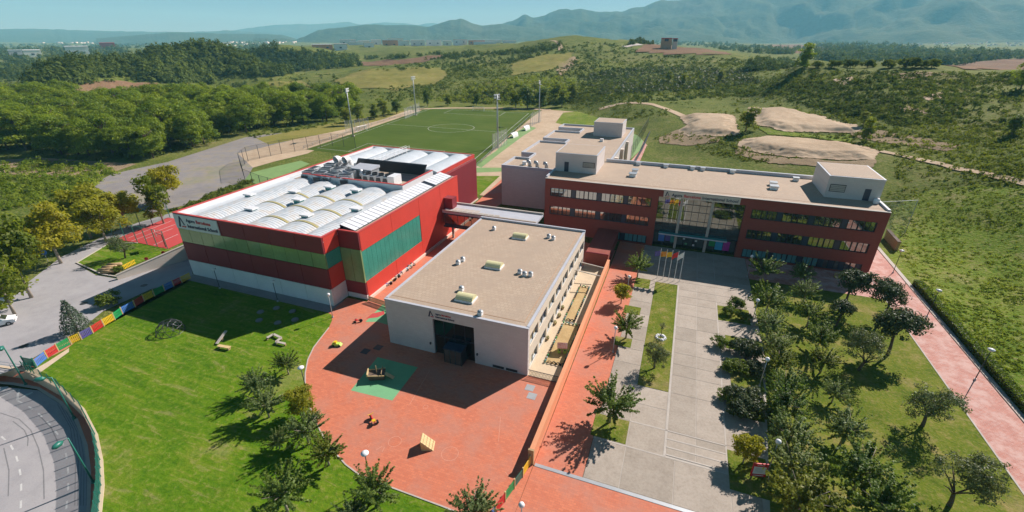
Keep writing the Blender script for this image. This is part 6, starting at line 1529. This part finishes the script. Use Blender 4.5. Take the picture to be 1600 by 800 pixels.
def street_lamp(bx, by, tx, ty, label, z0):
    b0 = Vector(G(bx, by, z0)); o = root('street_lamp', label, 'street lamp', b0, 'green street lamps round the roundabout'); h = 6.4
    tip = Vector(G(tx, ty, z0+h)); dr = (tip-b0); dr.z = 0; dr = dr.normalized() if dr.length > 0.2 else Vector((-1, 0, 0))
    top = b0+Vector((0, 0, h))
    MB().tube([b0, b0+Vector((0, 0, h*0.5)), top, top+dr*0.6+Vector((0, 0, 0.15))], [0.10, 0.085, 0.06, 0.05], 8).build('post', M['metal_green'], o, True)
    e0 = top+dr*0.5+Vector((0, 0, 0.12)); e1 = top+dr*1.5+Vector((0, 0, 0.2))
    MB().tube([e0, e0.lerp(e1, 0.3), e0.lerp(e1, 0.75), e1], [0.1, 0.28, 0.26, 0.08], 10).build('lantern', M['metal_green'], o, True)
    MB().lathe([(0.2, 0), (0.2, 0.1), (0.12, 0.5)], b0, 10).build('base', M['metal_green'], o)
street_lamp(147, 755, 96, 693, 'green street lamp leaning over the roundabout, lower one', Z); street_lamp(117, 655, 72, 592, 'green street lamp over the roundabout, upper one', Z); street_lamp(41, 602, 2, 548, 'green street lamp at the left edge by the guard rail', Z)

# ------------------------------------------------------------------ flags
for i, (x, cols_) in enumerate(((-0.6, ['purple']), (0.45, ['yellow', 'red']*4+['yellow']), (1.4, ['yellow']), (2.4, ['sign_red']), (3.3, ['metal_white']))):
    o = root('flagpole', ['flagpole with the purple flag, leftmost', 'flagpole with the red and yellow striped flag', 'flagpole with the plain yellow flag', 'flagpole with the red flag', 'flagpole with the white flag, rightmost'][i], 'flagpole', (x, 78.5, 0.03), 'flagpoles before the brick building')
    MB().tube([(x, 78.5, 0.03), (x, 78.5, 5.9)], [0.05, 0.035], 8).build('pole', M['metal_white'], o)
    MB().lathe([(0.05, 0), (0.07, 0.06), (0.02, 0.12)], (x, 78.5, 5.9), 8).build('finial', M['metal_white'], o)
    nb = len(cols_)
    for k, c_ in enumerate(cols_):
        V = []; F_ = []; nx = 8
        for j in range(nx+1):
            t = j/nx
            for e_ in (k/nb, (k+1)/nb):
                V.append((x-0.05-t*0.95, 78.5+0.16*math.sin(t*7+i)*t, 5.75-e_*1.0-t*0.55-0.12*math.sin(t*5+i)))
        for j in range(nx): F_.append((2*j, 2*j+1, 2*j+3, 2*j+2))
        MB().add(V, F_).build('flag', M[c_], o, True, fix=False)

# ------------------------------------------------------------------ playground things
x, y, _ = G(592, 590)
sh = root('play_ship', 'small wooden play boat with ramp on the green safety floor', 'play boat', (x, y, 0.02), None, 0.5); sh.scale = (0.85, 0.85, 0.85)
MB().hexa([(-1.3,-0.55,0),(0.9,-0.7,0),(0.9,0.7,0),(-1.3,0.55,0),(-1.5,-0.75,0.95),(1.0,-0.95,0.8),(1.0,0.95,0.8),(-1.5,0.75,0.95)]).build('hull', M['bark'], sh)  # dark bark colour stands in for the block's shadow on the hull
for yy in (-0.85, 0.85): MB().beam((-1.45, yy*0.9, 1.05), (1.0, yy*1.1, 0.95), 0.1).build('gunwale', M['wood_pale'], sh)
MB().box(-1.6, -1.45, -0.75, 0.75, 0.9, 1.35).build('bow_board', M['wood_pale'], sh)
MB().beam((1.0, 0, 0.75), (2.3, -0.5, 0.05), 0.6, 0.06).build('ramp', M['wood_pale'], sh)
MB().tube([(-0.2, 0, 0.6), (-0.2, 0, 2.3)], 0.06, 8).build('mast', M['wood'], sh)
MB().tube([(0.6, -0.9, 1.4), (0.6, -0.9, 0.8)], 0.05, 6).tube([(0.6, 0.9, 1.4), (0.6, 0.9, 0.8)], 0.05, 6).beam((0.6, -0.95, 1.42), (0.6, 0.95, 1.42), 0.07).build('rail', M['wood'], sh)
x, y, _ = G(660, 697)
wd = root('wooden_wedge', 'wooden climbing wedge casting a triangular shadow on the red playground', 'climbing wedge', (x, y, 0.012), None, 0.35)
for k in range(5): MB().hexa([(0.0,-0.65+k*0.26,0),(1.3,-0.65+k*0.26,0),(1.3,-0.41+k*0.26,0),(0.0,-0.41+k*0.26,0),(-0.05,-0.65+k*0.26,1.25),(0.02,-0.65+k*0.26,1.3),(0.02,-0.41+k*0.26,1.3),(-0.05,-0.41+k*0.26,1.25)]).build('plank', M['wood_pale'], wd)
for k in range(4): MB().beam((1.15-k*0.3, -0.64, 0.2+k*0.29), (1.15-k*0.3, 0.64, 0.2+k*0.29), 0.05, 0.05).build('rung', M['wood'], wd)
def trike(px, py, c1, c2, rz, label, s=1.0):
    x, y, _ = G(px, py); o = root('tricycle', label, 'tricycle', (x, y, 0.014), 'ride on toys', rz); o.scale = (s, s, s)
    MB().tube([(-0.45, 0, 0.3), (0.1, 0, 0.32), (0.42, 0, 0.55)], 0.07, 6).build('frame', M[c1], o)
    MB().box(-0.45, -0.1, -0.16, 0.16, 0.34, 0.42).build('seat', M[c2], o)
    MB().tube([(0.42, -0.3, 0.72), (0.4, 0, 0.66), (0.42, 0.3, 0.72)], 0.035, 6).build('handlebar', M[c2], o)
    for xx, yy, r_ in ((0.45, 0, 0.28), (-0.45, 0.3, 0.2), (-0.45, -0.3, 0.2)):
        MB().tube([(xx, yy-0.06, r_), (xx, yy+0.06, r_)], r_, 12).build('wheel', M['black'], o)
trike(560, 503, 'red', 'sign_red', 0.4, 'small red tricycle near the painted leaf', 0.95); trike(583, 659, 'red', 'yellow', 2.6, 'red and yellow tricycle on the open red paving', 1.15)
x, y, _ = G(527, 540); o = root('toy_car', 'lime green ride on toy at the shadow edge', 'toy car', (x, y, 0.014), 'ride on toys', 0.3)
MB().hexa([(-0.7,-0.32,0.12),(0.7,-0.32,0.12),(0.7,0.32,0.12),(-0.7,0.32,0.12),(-0.6,-0.28,0.5),(0.45,-0.28,0.42),(0.45,0.28,0.42),(-0.6,0.28,0.5)]).build('body', M['lime'], o)
MB().box(-0.35, 0.0, -0.22, 0.22, 0.5, 0.72).build('seat', M['yellow'], o)
for xx in (-0.45, 0.45):
    for yy in (-0.33, 0.33): MB().tube([(xx, yy-0.05, 0.16), (xx, yy+0.05, 0.16)], 0.16, 10).build('wheel', M['black'], o)
for i, (px, py, c1, c2) in enumerate(((607,446,'blue','purple'),(613,441,'orange','yellow'),(620,435,'green','black'),(625,431,'purple','blue'),(637,421,'teal','cyan'),(642,417,'green','teal'),(646,413,'sign_red','red'))):
    trike(px, py, c1, c2, 0.9+i*0.2, ['first', 'second', 'third', 'fourth', 'fifth', 'sixth', 'seventh'][i]+' ride on toy in the row along the hall plinth', 1.05)
# lawn play things
x, y, _ = G(267, 518); dm = root('climbing_dome', 'thin metal climbing dome at the shadow edge on the left lawn', 'climbing frame', (x, y, 0.01), None, 0.0)
R_ = 1.9; rings = [(R_*math.cos(e_), R_*math.sin(e_)) for e_ in (0.0, 0.5, 0.95, 1.3)]
for j, (rr, zz) in enumerate(rings):
    mb = MB(); mb.tube([(rr*math.cos(k*math.pi/5), rr*math.sin(k*math.pi/5), zz+0.02) for k in range(11)], 0.035, 5); mb.build('ring', M['metal_dark'], dm)
for k in range(10):
    mb = MB(); mb.tube([(rings[j][0]*math.cos((k+j*0.5)*math.pi/5), rings[j][0]*math.sin((k+j*0.5)*math.pi/5), rings[j][1]) for j in range(4)], 0.035, 5); mb.tube([(rings[j][0]*math.cos((k-j*0.5)*math.pi/5), rings[j][0]*math.sin((k-j*0.5)*math.pi/5), rings[j][1]) for j in range(4)], 0.035, 5); mb.build('strut', M['metal_dark'], dm)
zz_ = GP([(418,531),(428,525),(440,531),(432,537),(446,540)])
zb = root('balance_beam', 'pale zigzag balance beam on the left lawn', 'balance beam', (*zz_[2], 0))
for i in range(4): MB().beam((*zz_[i], 0.35), (*zz_[i+1], 0.35), 0.35, 0.12).build('beam', M['concrete_light'], zb)
for q in zz_: MB().box(q[0]-0.1, q[0]+0.1, q[1]-0.1, q[1]+0.1, 0, 0.3).build('leg', M['wood'], zb)
p, q = G(339, 539), G(356, 525); sb = root('seesaw', 'pale plank seesaw tilted at the shadow edge on the lawn', 'seesaw', (p[0], p[1], 0))
MB().beam((p[0], p[1], 0.2), (q[0], q[1], 0.95), 0.4, 0.1).build('plank', M['concrete_light'], sb); MB().box((p[0]+q[0])/2-0.15, (p[0]+q[0])/2+0.15, (p[1]+q[1])/2-0.15, (p[1]+q[1])/2+0.15, 0, 0.5).build('pivot', M['wood'], sb)
x, y, _ = G(351, 545); bn = root('bench', 'low timber bench beside the seesaw on the lawn', 'bench', (x, y, 0), None, 0.1)
MB().box(-1.0, 1.0, -0.25, 0.25, 0.35, 0.45).build('seat', M['wood_pale'], bn)
for xx in (-0.8, 0.8): MB().box(xx-0.1, xx+0.1, -0.2, 0.2, 0, 0.35).build('leg', M['wood'], bn)
for i, (px, py) in enumerate(((407,488),(432,482),(457,487),(461,500),(434,505),(405,501))):
    x, y, _ = G(px, py); tag(MB().lathe([(0.5, 0), (0.55, 0.12), (0.42, 0.24), (0.2, 0.24)], (x, y, 0.0), 12).build('stepping_stone', M['stone_dull'], None), 'pale stepping stone in the hall shadow, '+['back left', 'back middle', 'back right', 'front right', 'front middle', 'front left'][i]+' of the ring', 'stepping stone', 'ring of stepping stones on the lawn')
# garden beds edged with tyres, playhouse, pots
tym = MB().tube([(0.26*math.cos(k*math.pi/5), 0, 0.1+0.26*math.sin(k*math.pi/5)) for k in range(11)], 0.085, 6, False).mesh('tyre', M['black'], smooth=True)
for bx0, bx1, by0, by1, label in ((-13.0, -10.5, 48.3, 58.2, 'front sandy garden bed edged with painted tyres'), (-13.1, -11.5, 59.2, 70.5, 'rear sandy garden bed edged with painted tyres')):
    o = root('garden_bed', label, 'garden bed', ((bx0+bx1)/2, (by0+by1)/2, 0.018), 'tyre edged garden beds')
    MB().box(bx0, bx1, by0, by1, 0.0, 0.10).build('sand', M['sand'], o)
    ed = []
    n = int((by1-by0)/0.6)
    for k in range(n+1): ed += [(bx0, by0+k*(by1-by0)/n, 1.57), (bx1, by0+k*(by1-by0)/n, 1.57)]
    for k in range(1, int((bx1-bx0)/0.6)+1): ed += [(bx0+k*0.6, by0, 0), (bx0+k*0.6, by1, 0)]
    tc = ['teal', 'black', 'metal_grey', 'black', 'green', 'black', 'wood']
    for k, (tx, ty, rz) in enumerate(ed):
        t = link('tyre', tym, o, Vector((tx, ty, 0.02))-Vector(o.location)); t.rotation_euler = (0, 0, rz)
        t.material_slots[0].link = 'OBJECT'; t.material_slots[0].material = M[tc[k % 7]]
x, y, _ = G(878, 550)
ph = root('playhouse', 'small green playhouse with pink roof on the sandy garden bed', 'playhouse', (x, y, 0.12), None, 0.25)
MB().box(-0.6, 0.6, -0.5, 0.5, 0, 1.0).build('wall', M['lime'], ph)
for sgn in (-1, 1): MB().hexa([(-0.7, 0, 1.42), (0.7, 0, 1.42), (0.7, sgn*0.68, 0.92), (-0.7, sgn*0.68, 0.92), (-0.7, 0, 1.5), (0.7, 0, 1.5), (0.7, sgn*0.7, 1.0), (-0.7, sgn*0.7, 1.0)]).build('roof', M['pink_path'], ph)
MB().box(-0.18, 0.18, -0.53, -0.5, 0.0, 0.7).build('door', M['wood'], ph)
for sx in (-0.45, 0.28): MB().box(sx, sx+0.2, -0.53, -0.5, 0.45, 0.7).build('window', M['navy'], ph)
for i, (px, py) in enumerate(((855,531),(867,507),(874,495),(879,483))):
    x, y, _ = G(px, py); o = root('plant_pot', ['first', 'second', 'third', 'fourth'][i]+' planted pot along the white block side wall', 'plant pot', (x, y, 0.02), 'pots on the terrace')
    MB().lathe([(0.2, 0), (0.28, 0.35), (0.22, 0.36)], (x, y, 0.02), 10).build('pot', M['wood'], o)
    P = sph(np.random.RandomState(i), 60)*0.3; P[:, 2] = np.abs(P[:, 2])+0.35; link('leaves', leaf_mesh('leaves', P, 0.14, M['leaf_bush'], 0.5, i), o)
for i, yy in enumerate((70.8, 74.2)): one('pergola_beam', MB().beam((-14.35, yy, 3.0), (-9.8, yy+0.3, 2.4), 0.18, 0.12), M['concrete_light'], ['nearer pale beam spanning the terrace from block to wall', 'farther pale beam spanning the terrace from block to wall'][i], 'beam', 'beams over the terrace')
# notice board in the plaza
x, y, _ = G(1182, 748); nb_ = root('notice_board', 'red framed white notice board standing at the plaza edge', 'notice board', (x, y, 0.04), None, 0.25)
MB().box(-0.72, 0.72, -0.06, 0.06, 0.35, 2.1).build('frame', M['sign_red'], nb_)
piece('panel', M['white_paint'], nb_, -0.6, 0.6, -0.085, -0.061, 0.75, 1.72)
for k in range(4): piece('printed_line', M['metal_grey'], nb_, -0.45, 0.4-0.1*(k % 2), -0.09, -0.0855, 1.5-k*0.17, 1.54-k*0.17)
for k, w_ in ((0, 0.5), (1, 0.34)): piece('printed_line', M['white_paint'], nb_, -w_, w_, -0.07, -0.061, 0.48 if k == 0 else 1.88, 0.56 if k == 0 else 1.95)
for xx in (-0.55, 0.55): MB().box(xx-0.05, xx+0.05, -0.05, 0.05, 0, 0.36).build('leg', M['metal_dark'], nb_)

# ------------------------------------------------------------------ left side: car, hoops, logs, signs
x, y, _ = G(-2, 509)
car = root('parked_car', 'white car cut by the left edge of the picture', 'car', (x, y, 0.004), None, math.radians(58))
prof = [(-2.1, 0.35), (-2.05, 0.85), (-1.5, 0.98), (-0.95, 1.42), (0.55, 1.45), (1.25, 1.0), (2.0, 0.85), (2.12, 0.55), (2.1, 0.32)]
V = []; n = len(prof)
for sx in (-0.86, 0.86):
    for px_, pz_ in prof: V.append((px_, sx*(0.82 if pz_ > 1.2 else 1.0), pz_))
F_ = [tuple(range(n)), tuple(range(2*n-1, n-1, -1))]+[(i, (i+1) % n, (i+1) % n+n, i+n) for i in range(n)]
MB().add(V, F_).build('body', M['metal_white'], car)
MB().hexa([(-1.42,-0.72,1.02),(-0.98,-0.66,1.4),(-0.98,0.66,1.4),(-1.42,0.72,1.02),(-1.47,-0.72,1.05),(-1.03,-0.66,1.43),(-1.03,0.66,1.43),(-1.47,0.72,1.05)]).build('rear_window', M['glass'], car)
MB().hexa([(1.18,-0.74,1.05),(0.6,-0.66,1.42),(0.6,0.66,1.42),(1.18,0.74,1.05),(1.23,-0.74,1.07),(0.65,-0.66,1.45),(0.65,0.66,1.45),(1.23,0.74,1.07)]).build('windscreen', M['glass'], car)
for sy in (-1, 1): MB().hexa([(-1.1,sy*0.83,1.02),(0.9,sy*0.83,1.02),(0.5,sy*0.74,1.36),(-0.85,sy*0.74,1.36),(-1.1,sy*0.86,1.03),(0.9,sy*0.86,1.03),(0.5,sy*0.77,1.37),(-0.85,sy*0.77,1.37)]).build('side_window', M['glass'], car)
for xx in (-1.3, 1.3):
    for sy in (-0.8, 0.8):
        w_ = MB().tube([(xx, sy-0.1, 0.32), (xx, sy+0.1, 0.32)], 0.32, 14).build('wheel', M['black'], car); MB().tube([(xx, sy-0.11, 0.32), (xx, sy+0.11, 0.32)], 0.18, 10).build('rim', M['metal_grey'], w_)
for sy in (-0.6, 0.6): MB().box(2.06, 2.13, sy-0.18, sy+0.18, 0.6, 0.75).build('headlight', M['glass'], car); MB().box(-2.12, -2.04, sy-0.18, sy+0.18, 0.65, 0.8).build('taillight', M['sign_red'], car)
for px, py, rz, label in ((239, 352, 2.6, 'basketball hoop with white backboard at the far end of the red court'), (259, 386, -0.5, 'basketball hoop beside the front fence of the red court')):
    x, y, _ = G(px, py); o = root('basketball_hoop', label, 'basketball hoop', (x, y, 0.01), 'basketball hoops', rz)
    MB().tube([(0, 0, 0), (0, 0, 2.8), (0, -0.8, 3.3)], 0.08, 8).build('post', M['metal_dark'], o)
    MB().box(-0.9, 0.9, -0.88, -0.82, 2.9, 4.0).build('backboard', M['metal_white'], o)
    MB().tube([(0.23*math.cos(k*math.pi/5), -1.15+0.23*math.sin(k*math.pi/5), 3.05) for k in range(11)], 0.02, 4).build('rim', M['orange'], o)
mk = MB()
for p_, q_ in (((200,372),(268,345)), ((205,377),(275,350)), ((225,374),(270,357)), ((240,383),(278,366))): mk.wall(GP([p_, q_]), 0.12, 0.014, 0.018)
struct('court_marking', mk, M['line_white'])
for i, (px, py) in enumerate(((166,424),(172,420),(178,424),(180,416),(170,427))):
    x, y, _ = G(px, py); o = MB().tube([(x-1.0, y-0.6, 0.35), (x+1.0, y+0.6, 0.35)], 0.36, 9).build('log', M['wood'], None, True)
    tag(o, 'cut log on the verge by the road, '+['leftmost', 'second from left', 'third from left', 'farthest back', 'nearest the road'][i], 'log', 'logs on the verge')
yf = root('barrier', 'small yellow railing behind the logs on the verge', 'railing', (*GP([(203,420)])[0], 0)); p, q = GP([(194,422)])[0], GP([(213,412)])[0]
slat_panel('leaf', yf, p, q, 1.0, M['yellow'], 0.3)
yb = root('barrier', 'tan timber barrier on the verge left of the road', 'railing', (*GP([(33,450)])[0], 0)); p, q = GP([(25,456)])[0], GP([(40,445)])[0]
MB().beam((*p, 0.9), (*q, 0.9), 0.12).beam((*p, 0.5), (*q, 0.5), 0.12).build('rail', M['wood_pale'], yb)
for t in (0, 0.5, 1): 
    c_ = Vector(p).lerp(Vector(q), t); MB().box(c_.x-0.08, c_.x+0.08, c_.y-0.08, c_.y+0.08, 0, 1.0).build('post', M['wood_pale'], yb)
for px, py, label in ((235, 421, 'road sign post in front of the sloping cream wall'), (261, 411, 'short post in front of the high end of the cream wall')):
    x, y, _ = G(px, py); o = root('sign_post', label, 'road sign', (x, y, 0), None, 0.8)
    MB().tube([(0, 0, 0), (0, 0, 2.3)], 0.04, 6).build('post', M['metal_grey'], o); MB().tube([(0, -0.03, 2.3), (0, -0.06, 2.3)], 0.32, 12).build('plate', M['sign_red'], o)
x, y, _ = G(75, 408); o = root('sign_post', 'round blue road sign under the yellow green trees', 'road sign', (x, y, 0), None, 0.8)
MB().tube([(0, 0, 0), (0, 0, 1.9)], 0.04, 6).build('post', M['metal_grey'], o); MB().tube([(0, -0.03, 1.9), (0, -0.07, 1.9)], 0.5, 14).build('plate', M['blue'], o)
for i, (px, py) in enumerate(((37, 541), (131, 474), (225, 446))):
    x, y, _ = G(px, py); tag(MB().lathe([(0.55, 0), (0.55, 0.012), (0.3, 0.014)], (x, y, 0.002), 16).build('manhole_cover', M['metal_dark'], None), 'round manhole cover in the left road, '+['nearest the guard rail', 'beside the spruce', 'in the hall shadow'][i], 'manhole cover', 'manhole covers in the road')
x, y, _ = G(12, 475); o = root('roadside_cabinet', 'small white cabinet at the left road edge above the car', 'cabinet', (x, y, 0), None, 0.4)
MB().box(-0.5, 0.5, -0.35, 0.35, 0, 1.2).build('body', M['metal_white'], o); MB().box(-0.55, 0.55, -0.4, 0.4, 1.2, 1.28).build('lid', M['metal_grey'], o)

# ------------------------------------------------------------------ far buildings
def far_box(px0, px1, ytop, ybase, D, depth, wallm, roofm, label, group, name='warehouse'):
    d0, h0 = _hd(px0, ybase); d1, h1 = _hd(px1, ybase); zc = CAM_H + D*d0[2]/h0; dt, ht = _hd(px0, ytop); zt = CAM_H + D*dt[2]/ht
    a_ = Vector((d0[0]/h0*D, d0[1]/h0*D, 0)); b2 = Vector((d1[0]/h1*D, d1[1]/h1*D, 0)); u = (b2-a_); n = Vector((a_.x, a_.y, 0)).normalized()*depth
    o = root(name, label, 'building', (a_.x, a_.y, zc), group)
    pts = [a_, b2, b2+n, a_+n]; zg = min(float(hgt(p.x, p.y)) for p in pts)-1.5
    MB().prism([(p.x, p.y) for p in pts], min(zg, zc), max(zt, zc+3)).build('wall', wallm, o)
    c_ = sum((p for p in pts), Vector())/4; ex = [(c_+(p-c_)*1.02) for p in pts]
    MB().prism([(p.x, p.y) for p in ex], max(zt, zc+3), max(zt, zc+3)+1.0).build('roof', roofm, o)
    k = max(1, min(5, int(u.length/18)))
    for i in range(k):
        p = a_+u*((i+0.5)/k); w_ = u.normalized()*2.5; f = -n.normalized()*0.3
        MB().hexa([p-w_+f+Vector((0,0,zc)), p+w_+f+Vector((0,0,zc)), p+w_+Vector((0,0,zc)), p-w_+Vector((0,0,zc)), p-w_+f+Vector((0,0,zc+3)), p+w_+f+Vector((0,0,zc+3)), p+w_+Vector((0,0,zc+3)), p-w_+Vector((0,0,zc+3))]).build('door', M['navy'], o)
    return o
FGp = 'warehouses of the far industrial estate'
specs = [(488,520,72,76),(522,543,71,76),(545,568,68,73),(569,585,69,75),(531,556,64,68),(560,578,66,70),(580,596,64,69),(598,622,65,71),(624,640,66,72),(606,630,62,65),(642,664,65,70),(666,690,65,69),(692,706,66,70),(708,730,64,67),(732,758,65,68),(760,784,65,69),(786,806,66,71),(740,775,68,72)]
M['far_white'] = plain('warehouse_white', (0.82, 0.82, 0.80), 0.7, 0.05, 0.05); M['far_cream'] = plain('warehouse_cream', (0.80, 0.76, 0.68), 0.7, 0.05, 0.05)
wm = [M['far_cream'], M['far_white'], M['white_paint'], M['far_white'], M['orange_wall']]
rm_ = [M['far_white'], M['concrete_light'], M['far_white'], M['coping']]
cn = ['cream', 'white', 'off white', 'bright white', 'orange']
for i, (a0, a1, yt, yb_) in enumerate(sorted(specs)):
    ci = (i*3) % 4 if i % 7 else 4
    far_box(a0, a1, yt-2.0, yb_-0.5, 1250+(76-yb_)*60, 45, wm[ci], rm_[(i*5) % 4], cn[ci]+' walled warehouse of the far industrial estate, '+ordinal(i)+' from the left', FGp)
far_box(104, 141, 73, 83, 1700, 60, M['far_white'], M['far_white'], 'large white warehouse far out on the left plain', 'warehouses on the left plain')
far_box(38, 66, 79, 86, 1500, 50, M['far_white'], M['far_white'], 'long white warehouse near the left edge of the far plain', 'warehouses on the left plain'); far_box(14, 36, 79, 84, 1600, 40, M['coping'], M['roof_white'], 'grey warehouse at the left end of the far plain', 'warehouses on the left plain')
far_box(158, 182, 67, 77, 2300, 60, M['court_red'], M['wall_red_side'], 'red industrial building far out on the left plain', 'warehouses on the left plain')
far_box(1033, 1050, 60.5, 64.5, 690, 10, M['brick_tan'], M['court_red'], 'tan farmhouse with red roof on the vineyard skyline', None, 'farmhouse')
far_box(1051, 1059, 62.5, 65, 690, 7, M['cream'], M['court_red'], 'small pale annex right of the skyline farmhouse', None, 'farmhouse')
# specks of far towns: nobody could count them
r = np.random.RandomState(77); mbv = []; mbf = []
def town(px0, px1, y0, y1, n):
    for x, y, z in Tv(r.uniform(px0, px1, n), r.uniform(y0, y1, n)):
        k = max(0.5, math.hypot(x, y)/4000); w, l, t = r.uniform(4, 11)*k, r.uniform(4, 11)*k, r.uniform(3, 7)*k; b0 = len(mbv)
        for zz in (z-10, z+t):
            for sx, sy in ((-1, -1), (1, -1), (1, 1), (-1, 1)): mbv.append((x+sx*w, y+sy*l, zz))
        mbf.extend([(b0, b0+1, b0+5, b0+4), (b0+1, b0+2, b0+6, b0+5), (b0+2, b0+3, b0+7, b0+6), (b0+3, b0, b0+4, b0+7), (b0+4, b0+5, b0+6, b0+7)])
town(60, 190, 63, 68, 90); town(240, 400, 64, 72, 70); town(395, 470, 63, 68, 40); town(1380, 1600, 63, 72, 90); town(1205, 1240, 63, 66, 14)
ft = link('far_town', fast_mesh('far_town', np.array(mbv), np.array(mbf), M['cream'])); tag(ft, 'white specks of distant towns on the plain and mountain foot', 'town', kind='stuff')
